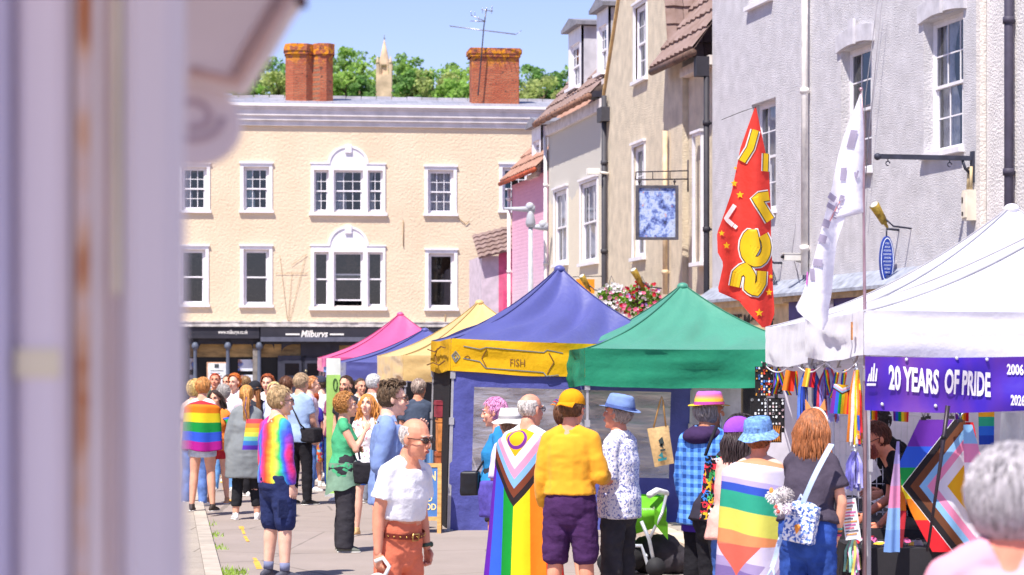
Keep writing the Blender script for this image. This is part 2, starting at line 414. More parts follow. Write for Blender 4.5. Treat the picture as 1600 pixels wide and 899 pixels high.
# ---------------------------------------------------------------- cream three-storey building at the end of the street
f = Fac('cream_building', 'cream rendered three-storey building closing the street, white sash windows, dark shopfront', 'building', 100, 51.4, 900, 50)
r = f.root; ztop = f.z(600, 199); W_ = f.w
holes = []
wins = []
sash = [(303, 252, 336, 3, 2, 2, ('pair', '8d97a5')), (400.5, 252, 336, 3, 2, 2, ('pair', 'a9c3cc')), (688.5, 257, 341, 3, 2, 2, ('net', 'dcdde4')), (805, 253, 336, 3, 2, 2, ('pair', '7fb9c9')),
        (301, 381, 483, 1, 1, 1, None), (400.5, 381, 484, 1, 1, 1, None), (689.5, 387, 489, 1, 1, 1, None)]
for (cx, y0, y1, c, a, b, cu) in sash:
    rc = f.rect(cx-20, cx+20, y0+9, y1-7); holes.append(rc); wins.append((rc, c, a, b, cu))
ven = []
for (yt, yb, arch) in ((257, 338, 231), (385, 486, 357)):
    for (xa, xb, c) in ((490.5, 513.5, 2), (521.5, 567, 3), (574.5, 598, 2)):
        rc = f.rect(xa, xb, yt+9, yb-7); holes.append(rc); ven.append((rc, c, yt))
zsh = f.z(500, 508)      # top of the shopfront
m = MB(); wall(m, 0, W_, zsh, ztop, holes); shell(m, 0, W_, ztop, 9)
s = NT('cream_render'); n = s.noise(13, 5); n1 = s.noise(.7, 4)
c = s.ramp(n1, [(.3, 'd8c5aa'), (.7, 'e3d3b8')]); c = s.mix(s.math('MULTIPLY', s.noise(.5, 3, stretch=(6, 6, .4)), .25), c, 'e6c298')
s.col(c); s.bump(n, .7, .035); CREAM = s.fin(.95)
m.build('wall', CREAM, r)
m = MB(); wall(m, 0, W_, 0, zsh-.001, [(f.u(296), f.u(470), 0, f.z(400, 538)), (f.u(478), f.u(520), 0, f.z(500, 560)), (f.u(530), f.u(700), .6, f.z(600, 540))], .3, .02)
m.build('shop_wall', mat('34333b', .6, .1, 3), r)
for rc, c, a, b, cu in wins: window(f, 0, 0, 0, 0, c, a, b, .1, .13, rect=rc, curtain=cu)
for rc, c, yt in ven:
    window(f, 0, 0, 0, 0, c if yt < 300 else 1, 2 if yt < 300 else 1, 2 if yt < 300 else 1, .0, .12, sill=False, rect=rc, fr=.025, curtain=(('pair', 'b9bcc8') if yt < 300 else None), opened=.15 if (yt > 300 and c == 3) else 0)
for (yt, yb, arch) in ((257, 338, 231), (385, 486, 357)):     # the white casings of the two Venetian windows
    m = MB(); c0 = f.u(544); w2 = f.u(602)-c0; x = [f.rect(a, b, yt+9, yb-7) for a, b in ((490.5, 513.5), (521.5, 567), (574.5, 598))]
    z0, z1 = x[0][2], x[0][3]; P0 = -.045
    zt = f.z(544, yt)
    m.box((c0-w2, P0, z0-.02), (x[0][0], .02, z1+.001)); m.box((x[0][1], P0, z0-.02), (x[1][0], .02, z1+.001)); m.box((x[1][1], P0, z0-.02), (x[2][0], .02, z1+.001)); m.box((x[2][1], P0, z0-.02), (c0+w2, .02, z1+.001))
    m.box((c0-w2, P0+.002, z1+.001), (c0+w2, .02, zt)); m.box((c0-w2-.03, P0-.02, zt), (c0-.64, .02, zt+.035)); m.box((c0+.64, P0-.02, zt), (c0+w2+.03, .02, zt+.035))
    m.box((c0-w2-.06, -.1, z0-.12), (c0+w2+.06, .02, z0-.02))
    zr = f.z(544, arch); hr = zr-zt; n = 16; rr = .56
    pts = [(c0-rr*cos(pi*i/n), zt+hr*sin(pi*i/n)) for i in range(n+1)]
    for i in range(n):
        (xa, za), (xb, zb) = pts[i], pts[i+1]
        m.poly([(xa, P0+.01, zt), (xb, P0+.01, zt), (xb, P0+.01, zb), (xa, P0+.01, za)])
        o1 = [(c0+(xa-c0)*1.13, zt+(za-zt)*1.12), (c0+(xb-c0)*1.13, zt+(zb-zt)*1.12)]
        m.poly([(xa, P0-.02, za), (xb, P0-.02, zb), (o1[1][0], P0-.02, o1[1][1]), (o1[0][0], P0-.02, o1[0][1])])
        m.poly([(o1[0][0], P0-.02, o1[0][1]), (o1[1][0], P0-.02, o1[1][1]), (o1[1][0], .02, o1[1][1]), (o1[0][0], .02, o1[0][1])])
        m.poly([(xa, P0-.02, za), (xa, P0+.01, za), (xb, P0+.01, zb), (xb, P0-.02, zb)])
    m.box((c0-.1, P0-.05, zr-.16), (c0+.1, .02, zr+.1)); m.build('venetian_surround', WHITE, r)
# cornice, slate roof, chimneys
m = MB()
zc = [(ztop, .05), (ztop+.16, .08), (ztop+.3, .15), (ztop+.5, .2), (ztop+.58, .24)]
for (za, pa_), (zb, pb_) in zip(zc, zc[1:]): m.box((-.1, -pb_, za), (W_+.1, .02, zb-.001))
m.build('cornice', mat('d9d3d2', .7, .08, 3, .15, 30), r)
zr0 = ztop+.6
m = MB(); m.box((-.2, -.31, zr0-.02), (W_+.2, -.22, zr0+.07)); m.build('gutter', mat('e6e2e4', .6, .05), r)
s = NT('slate'); b = s.n('TexBrick'); b.inputs['Scale'].default_value = 1; b.inputs['Brick Width'].default_value = .5; b.inputs['Row Height'].default_value = .16; b.inputs['Mortar Size'].default_value = .006
b.inputs['Color1'].default_value = (*lin('8e8f9c'), 1); b.inputs['Color2'].default_value = (*lin('a3a2ab'), 1); b.inputs['Mortar'].default_value = (*lin('565863'), 1)
mp = s.n('Mapping'); mp.inputs['Rotation'].default_value = (R(90), 0, 0); s.l(s.co(), mp.inputs['Vector']); s.l(mp.outputs[0], b.inputs['Vector']); s.col(b.outputs[0]); SLATE = s.fin(.6)
zr1 = 10.6
m = MB(); m.poly([(-.2, -.25, zr0), (W_+.2, -.25, zr0), (W_+.2, 4.5, zr1), (-.2, 4.5, zr1)]); m.poly([(-.2, 9.4, zr0), (-.2, 4.5, zr1), (W_+.2, 4.5, zr1), (W_+.2, 9.4, zr0)])
m.poly([(-.2, -.25, zr0), (-.2, 4.5, zr1), (-.2, 9.4, zr0)]); m.poly([(W_+.2, -.25, zr0), (W_+.2, 9.4, zr0), (W_+.2, 4.5, zr1)])
rf = m.build('roof', SLATE, r)
m = MB(); u = -.2; 
while u < W_: m.box((u+.01, 4.36, zr1-.09), (u+.48, 4.64, zr1+.06+random.uniform(-.01, .01))); u += .5
m.build('ridge_tiles', mat('b6b3ba', .7, .15, 2), rf)
s = NT('chimney_brick'); b = s.n('TexBrick'); b.inputs['Scale'].default_value = 1; b.inputs['Brick Width'].default_value = .225; b.inputs['Row Height'].default_value = .075; b.inputs['Mortar Size'].default_value = .008
b.inputs['Color1'].default_value = (*lin('a85a40'), 1); b.inputs['Color2'].default_value = (*lin('b86c4c'), 1); b.inputs['Mortar'].default_value = (*lin('8d6a55'), 1)
x = s.xyz(); cb = s.n('CombineXYZ'); s.l(s.math('ADD', x[0], x[1]), cb.inputs[0]); s.l(x[2], cb.inputs[1]); s.l(cb.outputs[0], b.inputs['Vector'])
c = s.mix(s.ramp(s.noise(2.5, 6), [(.45, '000000'), (.62, 'bbbbbb')]), b.outputs[0], '9c4c36'); c = s.mix(s.ramp(s.noise(5, 6), [(.62, '000000'), (.66, 'ffffff')]), c, '6b4b3e')
lich = s.math('MULTIPLY', s.ramp(s.noise(6, 5), [(.49, '000000'), (.57, 'ffffff')]), s.math('SUBTRACT', s.math('MULTIPLY', x[2], 2.2), 2.2*(f.z(500, 89)), clamp=True), clamp=True)
c = s.mix(lich, c, 'd98e22'); s.col(c); s.bump(s.noise(18, 5), .9, .04); CHB = s.fin(.95)
for (xa, xb, yt, oct_) in ((448, 527, 71, 1), (749, 828, 73, 0)):
    k_ = 48.6; ua = f.u(xa)+.05; ub = f.u(xb)-.0; zt = CH-(yt-HZ)/k_; m = MB(); yb = 2.6
    def prism(u0, u1, y0, y1, z0, z1, ch):
        pts = [(u0+ch, y0), (u1-ch, y0), (u1, y0+ch), (u1, y1-ch), (u1-ch, y1), (u0+ch, y1), (u0, y1-ch), (u0, y0+ch)]
        a_ = m.ring([(p[0], p[1], z0) for p in pts]); b_ = m.ring([(p[0], p[1], z1) for p in pts]); m.bridge(a_, b_); m.face(b_)
    if oct_:
        mid = (ua+ub)/2+.1
        prism(ua, mid+.01, yb, yb+.9, zr0, zt-.35, .22); prism(mid, ub, yb, yb+.9, zr0, zt-.35, .22); prism(ua-.03, mid+.01, yb-.06, yb+.95, zt-.35, zt-.02, .2); prism(mid+.02, ub+.05, yb-.06, yb+.95, zt-.35, zt, .2)
        prism(ua-.06, mid, yb-.09, yb+1, zt-.24, zt-.1, .2)
    else:
        prism(ua, ub, yb, yb+.8, zr0, zt-.3, .02); prism(ua-.06, ub+.04, yb-.07, yb+.87, zt-.3, zt-.02, .02); prism(ua-.1, ub+.08, yb-.1, yb+.9, zt-.2, zt-.06, .02)
    m.build('chimney', CHB, r, label='twin-shafted brick chimney with an orange lichen rim' if oct_ else 'square brick chimney with orange lichen on its cap')
# shopfront: fascia, ledge, arches, columns, doors, posters
SHOP = mat('34333b', .5, .1, 3); LET = mat('efeae2', .5, .0)
m = MB(); m.box((0, -.16, zsh-.06), (W_, .05, zsh+.07)); 
for i in range(60): u = i*W_/60; m.box((u, -.17-random.uniform(0, .02), zsh+.07), (u+W_/60-.01, .02, zsh+.09+random.uniform(0, .03)))
m.build('ledge', mat('c9c4bf', .9, .2, 4, .3, 20), r)
ua, ub = f.u(292), f.u(405); z1 = f.z(350, 511); z0 = f.z(350, 524)
m = MB(); m.box((ua, -.1, z0), (ub, .0, z1)); m.box((ua, -.2, z0-.1), (ub, -.0, z0-.001)); fa = m.build('shop_fascia', [SHOP], r)
uc, ud = f.u(407), f.u(700); z1b = f.z(490, 512); z0b = f.z(490, 527)
m = MB(); m.box((uc, -.14, z0b), (ud, .0, z1b)); fb = m.build('shop_fascia', [SHOP], r)
m = MB(); m.box((uc, -.26, z0b-.14), (ud, -.0, z0b-.001)); m.build('awning_box', mat('5e606e', .5, .1), fb)
def lay(t, u, z, y=-.11): return place_text(t, lambda a_, b_: (u+a_, y, z+b_))
lay(fit_text('www.milburys.co.uk', (387-341)/50.6, 8/50.6, bold=.015), f.u(364), f.z(364, 520)).build('lettering', LET, fa)
t = lay(fit_text('Milburys', 42/50.6, 14/50.6, bold=.03, shear=.25), f.u(491), f.z(491, 523.5), -.15)
for xa, xb in ((446, 468), (515, 537)): t.box((f.u(xa), -.155, f.z(490, 524)), (f.u(xb), -.142, f.z(490, 521.5)))
t.build('lettering', LET, fb)
def arch(par, ua, ub, ztop_, zspring, y, mt):    # dark spandrel with an elliptical arch cut out
    m = MB(); n = 14; c0 = (ua+ub)/2; w2 = (ub-ua)/2-.03; h = ztop_-.03-zspring
    for i in range(n):
        a0, a1 = pi-pi*i/n, pi-pi*(i+1)/n
        x0, x1 = c0+w2*cos(a0), c0+w2*cos(a1); zz0, zz1 = zspring+h*sin(a0)**.8 if sin(a0) > 1e-6 else zspring, zspring+h*(sin(a1)**.8 if sin(a1) > 1e-6 else 0)
        m.poly([(x0, y, zz0), (x1, y, zz1), (x1, y, ztop_), (x0, y, ztop_)])
    m.build('window_arch', mt, par)
zsp = f.z(350, 552)
for xa, xb in ((270, 306), (308, 355), (359, 397)): arch(r, f.u(xa), f.u(xb), z0-.1, zsp, -.02, SHOP)
arch(r, f.u(409), f.u(430), z0b-.14, zsp, -.02, SHOP); arch(r, f.u(438), f.u(518), z0b-.14, f.z(480, 553), -.03, SHOP)
m = MB(); m.box((f.u(296), .26, zsp-.12), (f.u(700), .3, z0)); m.build('transom_light', mat('a98a57', .4, .3, 2.2, stretch=(1, 1, 3)), r)
m = MB(); m.box((f.u(280), .3, 0), (f.u(700), .34, zsp-.12)); m.build('shop_interior', mat('151317', .3, .4, 1.2), r)
for i, x in enumerate((305, 356, 405)):
    m = MB(); u = f.u(x); zt_ = f.z(x, 535)
    m.lathe((u, -.12, 0), [(.1, 0), (.1, .5), (.065, .55), (.055, zt_-.25), (.06, zt_-.22), (.1, zt_-.18), (.115, zt_-.12), (.09, zt_-.05), (.05, zt_)], 12)
    m.build('column', mat('5d6474', .5, .1), r)
m = MB(); m.box((f.u(395), -.03, 0), (f.u(403), .1, f.z(400, 545))); m.build('pilaster', mat('8c857f', .8, .2), r)
m = MB(); u0, u1 = f.u(434), f.u(516); zd = f.z(475, 556); m.box((u0, .02, 0), (u1, .1, zd))
for i in range(2):
    a_ = u0+.15+(u1-u0-.25)*i/2; b_ = a_+(u1-u0-.45)/2
    for (q0, q1) in ((.12, .3), (.36, .62), (.68, .93)): m.box((a_, -.01, zd*q0), (b_, .019, zd*q1)); 
dr = m.build('door', mat('3a3b48', .45, .1), r)
m = MB()
for i in range(2):
    a_ = u0+.22+(u1-u0-.25)*i/2; b_ = a_+(u1-u0-.75)/2; m.box((a_, -.022, zd*.72), (b_, -.012, zd*.89))
m.build('pane', mat('0c0c10', .15, .2), dr); m = MB(); m.ell((f.u(478), -.05, f.z(478, 580)), .05); m.build('door_knocker', mat('a59a80', .3, metal=.8), dr)
def poster(par, px0, px1, py0, py1, fac, kind, y=.22, lab=None):
    u0, u1, z0_, z1_ = fac.rect(px0, px1, py0, py1); m = MB(); m.box((u0, y, z0_), (u1, y+.02, z1_)); 
    o = m.build('poster', kind, par)
    if lab: o['label'] = lab
    return o
s = NT('picture_print'); x = s.xyz(); sc = s.ramp(s.noise(6, 3), [(.4, '6a86c8'), (.5, '7b5a55'), (.6, 'd9a48c')]); s.col(s.mix(s.ramp(s.noise(3, 1), [(.45, '000000'), (.55, 'ffffff')]), sc, 'dfe3ee')); PRINT = s.fin(.5)
poster(r, 293, 304, 560, 578, f, PRINT, lab='colourful picture print in the shop window'); poster(r, 372, 395, 562, 580, f, PRINT); poster(r, 376, 395, 586, 600, f, PRINT); poster(r, 293, 304, 586, 600, f, PRINT)
o = poster(r, 323, 355, 566, 620, f, mat('d6a98c', .6), .1, 'tall menu board with pale sheet in a wooden frame'); u0, u1, z0_, z1_ = f.rect(325, 353, 568, 618)
m = MB(); m.box((u0, .085, z0_), (u1, .099, z1_)); m.build('sheet', mat('e8ecee', .5), o); m = MB(); m.box((f.u(335), .075, f.z(340, 575)), (f.u(342), .084, f.z(340, 569)))
for i in range(9): m.box((f.u(329), .078, f.z(340, 580+i*4)), (f.u(349-(i*5) % 7), .084, f.z(340, 579+i*4)))
m.build('lettering', mat('4a5054'), o)
# cables and stains between the windows
m = MB()
for pts in (((456, 425), (450, 505)), ((478, 398), (452, 503)), ((437, 398), (449, 500)), ((430, 427), (480, 427)), ((455, 415), (480, 397))): m.tube([(f.u(a_), -.03, f.z(a_, b_)) for a_, b_ in pts], .005, 5); m.build('cable', mat('a0835c', .9), r); m = MB()
for pts in (((630, 345), (630, 386)), ((716, 341), (728, 351), (733, 346)), ((696, 491), (695, 508))): m.tube([(f.u(a_), -.03, f.z(a_, b_)) for a_, b_ in pts], .012, 5); m.build('cable', mat('a0835c', .9), r); m = MB()

# television aerial on the right chimney
yA = f.world(f.u(752), 2.4, 0); kA = F/yA.y; PA = lambda px, py: P(px, py, kA)
o = thing('tv_aerial', 'thin metal television aerials on a mast beside the right-hand chimney', 'aerial', PA(750, 150)); b0 = o.location.copy()
def rel(pts): return [p-b0 for p in pts]
m = MB(); m.tube(rel([PA(747, 150), PA(756, 42), PA(760, 14)]), .022, 8); m.build('mast', mat('5d5a60', .4, metal=.6), o)
m = MB(); q = [PA(703, 41), PA(806, 54)]; m.tube(rel(q), .018, 6)
for i in range(14):
    c_ = q[0].lerp(q[1], i/13); m.tube(rel([c_+V((0, -.25, -.02)), c_+V((0, .25, .04))]), .009, 5)
m.tube(rel([PA(806, 54), PA(815, 48)]), .01, 5); m.build('long_yagi', mat('a9a9b4', .35, metal=.7), o)
m = MB(); q = [PA(736, 24), PA(759, 34)]; m.tube(rel(q), .015, 6); m.tube(rel([PA(752, 15), PA(770, 18)]), .015, 6); m.tube(rel([PA(735, 33), PA(758, 34)]), .015, 6)
for (a_, b_) in ((736, 20), (742, 22), (748, 30), (754, 16), (760, 15), (768, 17), (769, 12)): m.tube(rel([PA(a_, b_-4), PA(a_, b_+5)]), .009, 5); m.tube(rel([PA(a_, b_)+V((0, -.2, 0)), PA(a_, b_)+V((0, .2, 0))]), .009, 5)
m.build('small_yagi', mat('a9a9b4', .35, metal=.7), o)

# ================================================================ hill, spire, trees
def hillz(x, y): 
    t = max(0, min(1, (y-110)/170)); return 29.5*t*t*(3-2*t)+1.5*noise.noise(V((x*.02, y*.02, 0)))*t-.6+ (max(0, y-300)*.02)
m = MB(); m.smooth = True; m.sheet(lambda a_, b_: (-140+280*a_, 100+320*b_, hillz(-140+280*a_, 100+320*b_)), 50, 60); m.uv = {}
tag(m.build('hill', mat('5d7a3a', .95, .3, .3, .5, 4)), kind='structure')
def spire():
    k = 12.0; b = G(600.5, k); z = lambda py: CH-(py-HZ)/k
    o = thing('church_spire', 'slender pale stone church spire with corner pinnacles rising beyond the roof', 'church spire', b); st = mat('cdb295', .9, .15, .8, .4, 6)
    m = MB(); n = 8; w_ = 1.02
    m.box((-w_, -w_, 0), (w_, w_, z(118))); m.build('tower', st, o)
    m = MB()
    for i, (za, zb, ww) in enumerate(((z(118), z(101), .82),)):
        for sx in (-1, 1):
            for sy in (-1, 1): m.box((sx*ww-.2, sy*ww-.2, za), (sx*ww+.2, sy*ww+.2, zb)); m.lathe((sx*(ww+.02), sy*(ww+.02), zb), [(.26, 0), (.2, .25), (.02, 1.0)], 6)
        m.box((-.5, -.5, za), (.5, .5, zb)); 
        for sx in (-.45, .45): m.box((sx-.08, -.75, za), (sx+.08, -.6, zb))
    m.build('belfry', st, o)
    m = MB(); m.lathe((0, 0, z(104)), [(.85, 0), (.86, .25), (.72, .5), (.03, z(62)-z(104))], 8)
    for i in range(10):
        for s_ in (-1, 1): zz = i*.33+.5; rr = .72*(1-zz/3.6); m.ell((s_*rr, 0, z(104)+zz), .07, nu=6, nv=4)
    m.build('spire_cone', st, o)
    m = MB(); m.tube([(0, 0, z(63)), (0, 0, z(55))], .04, 6); m.ell((0, 0, z(60)), .12, nu=8, nv=5); m.build('finial', mat('77736a'), o)
spire()
def leafmat(c, name='leaves'): return mat(c, .8, .25, .8, trans=.5, name=name)
LEAF = [leafmat(c) for c in ('9dbf62', 'aecb70', '83ab60', 'b5c078', '98b872')]
def tree(px, k, top, wpx, seed, mi, airy=0, label=''):
    rnd = random.Random(seed); g = G(px, k); base = hillz(g.x, g.y)-.3; zt = CH-(top-HZ)/k; h = zt-base; wd = wpx/k/2
    o = thing('tree', label, 'tree', (g.x, g.y, base), 0, 'trees on the hill beyond the rooftops')
    m = MB(); m.tube([(0, 0, 0), (.1, 0, h*.4), (-.05, .1, h*.85)], [.28, .2, .05], 8)
    limbs = []
    for i in range(9):
        a_ = rnd.uniform(0, 2*pi); z0 = h*rnd.uniform(.25, .7); L_ = wd*rnd.uniform(.5, .95); e = V((cos(a_)*L_, sin(a_)*L_, z0+h*rnd.uniform(.12, .3)))
        m.tube([(0, 0, z0), e*.5+V((0, 0, z0*.45)), e], [.1, .07, .02], 5); limbs.append(e)
    m.build('trunk', mat('6a5a48', .9, .2), o)
    m = MB(); cl = []
    for e in limbs: cl.append((e, rnd.uniform(.28, .42)*wd))
    for i in range(int(16-airy*5)):
        a_ = rnd.uniform(0, 2*pi); zz = rnd.uniform(.3, 1); rr = wd*sqrt(max(0, 1-((zz-.55)/.5)**2))*rnd.uniform(.2, .85)
        cl.append((V((cos(a_)*rr, sin(a_)*rr, h*(.12+.83*zz))), rnd.uniform(.2, .36)*wd))
    n = int(2200 if not airy else 900)
    for _ in range(n):
        c, q = rnd.choice(cl); v = V((rnd.gauss(0, 1), rnd.gauss(0, 1), rnd.gauss(0, 1))).normalized()*q*rnd.uniform(.55, 1.08); v.z *= .75
        p = c+v; sz = rnd.uniform(.14, .34); a_ = V((rnd.gauss(0, 1), rnd.gauss(0, 1), rnd.gauss(0, .6))).normalized(); b_ = a_.cross(V((rnd.gauss(0, 1), rnd.gauss(0, 1), rnd.gauss(0, 1)))).normalized()
        if p.z > h: continue
        m.poly([p-a_*sz, p+b_*sz*.7, p+a_*sz, p-b_*sz*.7])
    m.build('crown', LEAF[mi], o)
kinds = ['light green', 'yellow-green', 'dark green', 'olive', 'mid green']
TL = [(398, 12, 92, 60, 0, 0, 'partly behind the blurred bracket'), (425, 11, 84, 62, 2, 0, 'left of the twin chimney, tallest there'), (438, 13, 118, 48, 3, 0, 'low against the twin chimney'),
      (540, 12, 74, 50, 0, 0, 'just right of the twin chimney'), (562, 11, 76, 44, 4, 1, 'with thin branches left of the spire'), (585, 11.5, 84, 40, 1, 1, 'thin-branched and close left of the spire'), (540, 14, 114, 46, 1, 0, 'low and round between twin chimney and spire'), (562, 14, 120, 34, 2, 0, 'low and dark at the left foot of the spire'),
      (624, 11.4, 84, 44, 4, 0, 'touching the right side of the spire'), (648, 11.5, 86, 52, 0, 0, 'second right of the spire'), (648, 14, 112, 40, 2, 0, 'low and dark right of the spire'), (676, 14, 114, 64, 3, 0, 'broad and low midway between spire and square chimney'), (690, 11, 90, 46, 0, 1, 'thin-topped between spire and square chimney'),
      (712, 11, 92, 40, 4, 1, 'thin-topped and left of the aerial mast'), (735, 13, 102, 56, 1, 0, 'against the left side of the square chimney'), (708, 15, 122, 52, 0, 0, 'lowest one left of the square chimney'), (838, 12, 104, 40, 2, 0, 'just right of the square chimney'), (862, 12, 108, 52, 2, 0, 'behind the dormer of the pale house'), (850, 15, 124, 60, 3, 0, 'low in front of the others by the dormer'), (895, 12, 104, 50, 4, 0, 'hidden mostly by the dormer'),
      (510, 12, 86, 60, 4, 0, 'behind the twin chimney'), (780, 12, 98, 70, 4, 0, 'behind the square chimney')]
for i, (px, k, top, wpx, mi, airy, wh) in enumerate(TL): tree(px, k, top-3, wpx*1.45, i+1, mi, airy, f'{kinds[mi]} tree on the hill {wh}')
# ================================================================ the row of houses on the right
def tiles(c='80695f', c2='96807a'):
    s = NT('clay_tiles'); s.col(s.ramp(s.noise(3.5, 5), [(.3, c), (.65, c2)])); s.bump(s.noise(30, 4), .4, .02); return s.fin(.9)
TILE = tiles()
def tile_roof(par, pts_fn, nu, nv, mt=None, name='roof', lift=.05):
    # rows of pantiles: pts_fn(u,v) on the roof plane; each row overlaps the next with a thick lower edge
    m = MB(); o = V(pts_fn(0, 0)); nrm = (V(pts_fn(1, 0))-o).cross(V(pts_fn(0, 1))-o).normalized()
    rnd = random.Random(nu*7+nv)
    for j in range(nv):
        for i in range(nu):
            a0, a1 = i/nu, (i+.97)/nu; b0, b1 = j/nv, min(1, (j+1.08)/nv); t = lift*rnd.uniform(.8, 1.25)
            q = [V(pts_fn(a0, b0))+nrm*t, V(pts_fn((a0+a1)/2, b0))+nrm*(t+lift*.7), V(pts_fn(a1, b0))+nrm*t, V(pts_fn(a1, b1))+nrm*t*.2, V(pts_fn((a0+a1)/2, b1))+nrm*t*.8, V(pts_fn(a0, b1))+nrm*t*.2]
            m.poly([q[0], q[1], q[4], q[5]]); m.poly([q[1], q[2], q[3], q[4]])
            lo = [q[0]-nrm*t, q[2]-nrm*t]; m.poly([lo[0], lo[1], q[2], q[1], q[0]])
    m.poly([pts_fn(0, 0), pts_fn(1, 0), pts_fn(1, 1), pts_fn(0, 1)])
    return m.build(name, mt or TILE, par)
# ---- grey roughcast building
fg = Fac('grey_roughcast_building', 'tall light grey roughcast building at right with sash windows and a white downpipe', 'building', 1113, 83.1, 1541, 115.1)
r = fg.root; H_ = 11.5; GREY = ROUGH('cfcccf', .8, 42, .07)
rects = []; rects.append((fg.rect(1443, 1505, 24, 236), 3, 2, 2, ('pair', 'e8e6ee'))); rects.append((fg.rect(1314, 1362, 72, 268), 3, 2, 2, ('half', 'c98d70'))); rects.append((fg.rect(1174, 1212, 158, 330), 3, 2, 2, ('net', 'e4e4ea')))
up = [fg.rect(1170, 1207, -115, 3), fg.rect(1319, 1358, -230, -75)]
shopz = fg.z(1250, 455)-.05
m = MB(); wall(m, 0, fg.w, shopz, H_, [x[0] for x in rects]+up, .2); shell(m, 0, fg.w, H_, 8); m.build('wall', GREY, r)
labs = ['twelve-pane sash window at the right end', 'twelve-pane sash window behind the white feather flag', 'narrow sash window behind the red feather flag']
for (rc, c, a, b, cu), lb in zip(rects, labs): window(fg, 0, 0, 0, 0, c, a, b, 0, .2, rect=rc, label=lb, curtain=cu, fr=.05, bar=.022)
for rc in up: window(fg, 0, 0, 0, 0, 3, 2, 2, 0, .2, rect=rc, fr=.075, bar=.028)
STONE = mat('cfccd2', .9, .1, 4, .3, 30)
for rc in (rects[0][0], rects[1][0]):    # cambered lintels with keystone
    m = MB(); u0, u1, z0, z1 = rc; n = 6; c0 = (u0+u1)/2
    for i in range(n):
        a0 = u0-.12+(u1-u0+.24)*i/n; a1 = u0-.12+(u1-u0+.24)*(i+1)/n
        f0 = lambda a_: z1-.02+.07*(1-((a_-c0)/(u1-c0+.12))**2)
        s0, s1 = f0(a0), f0(a1); v = [(a0, -.05, s0), (a1, -.05, s1), (a1, -.05, s1+.26), (a0, -.05, s0+.26), (a0, .02, s0), (a1, .02, s1), (a1, .02, s1+.26), (a0, .02, s0+.26)]
        n0 = len(m.v); m.v += [V(p) for p in v]
        for q in ((0,1,2,3),(3,2,6,7),(0,4,5,1),(0,3,7,4),(1,5,6,2)): m.face([n0+k_ for k_ in q])
    m.box((c0-.11, -.1, z1+.02), (c0+.11, -.052, z1+.42)); m.build('lintel', STONE, r)
pipe(r, fg.u(1265), shopz+.3, H_, .058, c='e9e4de', off=.03, step=2.6)
m = MB(); m.box((fg.u(1535), -.09, 0), (fg.w, .02, H_)); m.build('pilaster', ROUGH('e4dcd4', .8, 30), r)
m = MB(); m.poly([(-.02, -.38, shopz+.0), (fg.w, -.38, shopz), (fg.w, .0, shopz+.26), (-.02, .0, shopz+.26)]); m.box((-.02, -.38, shopz-.05), (fg.w, .02, shopz-.001)); m.build('lead_flashing', mat('9ba0ad', .5, .2, 6, .2, 12), r)
m = MB(); m.box((-.0, -.2, shopz-.95), (fg.u(1250), .02, shopz-.05)); m.box((-.0, -.3, shopz-.16), (fg.u(1250), -.2, shopz-.05)); fas = m.build('shop_fascia', mat('d9bf94', .7, .12, 4), r, label='beige fascia with dark lettering')
m = MB(); m.box((fg.u(1252), -.22, shopz-.75), (fg.w, .02, shopz-.05)); fas2 = m.build('shop_fascia', mat('443a86', .5, .15, 4), r, label='purple fascia with a small white crest')
m = MB(); m.box((fg.u(1252), -.33, shopz-.14), (fg.w, -.22, shopz-.05)); m.build('moulding', mat('b99f78', .7, .2), fas2)
def textf(fac, s, x0, x1, y0, y1, y, mt, par, **k):
    u0, u1, z0_, z1_ = fac.rect(x0, x1, y0, y1); t = fit_text(s, u1-u0, z1_-z0_, **k)
    return place_text(t, lambda a_, b_: ((u0+u1)/2+a_, y, (z0_+z1_)/2+b_)).build('lettering', mt, par)
DKT = mat('3a2d22', .6)
textf(fg, 'REEF', 1144, 1177, 492, 516, -.215, DKT, fas, bold=.02); textf(fg, 'ANIC', 1190, 1228, 491, 502, -.215, DKT, fas, bold=.02)
textf(fg, 'M', 1180, 1189, 492, 514, -.215, DKT, fas, bold=.02)
m = MB(); c_ = V((fg.u(1320), -.235, fg.z(1320, 470))); 
for i in range(5): m.poly([c_+V((-.12+i*.05, 0, -.1)), c_+V((-.08+i*.05, 0, -.1)), c_+V((-.1+i*.05, 0, .1-abs(i-2)*.03))])
m.box(c_+V((-.12, -.002, -.12)), c_+V((.12, .002, -.06))); m.build('crest', mat('e8e4ee', .5), fas2)
m = MB(); wall(m, 0, fg.w, 0, shopz-.95, [(.5, fg.w*.35, .5, 2.4), (fg.w*.42, fg.w*.55, 0, 2.4), (fg.w*.6, fg.w*.93, .5, 2.4)], .2, .01); m.build('shop_wall', mat('d8c3a0', .8, .1), r)
m = MB(); m.box((.4, .22, 0), (fg.w-.3, .26, 2.5)); m.build('shop_glazing', mat('1a1c22', .08, .3, 2), r)
# overhead wires along the wall
m = MB()
for pts in (((1385, 0), (1366, 150), (1357, 330)), ((1392, 0), (1372, 200), (1362, 330)), ((1256, 350), (1250, 395), (1262, 440))): m.tube([(fg.u(a_), -.14, fg.z(a_, b_)) for a_, b_ in pts], .008, 5); m.build('cable', mat('8b8890', .7), r); m = MB()
pm = mat('f0ebe2', .55, .1)
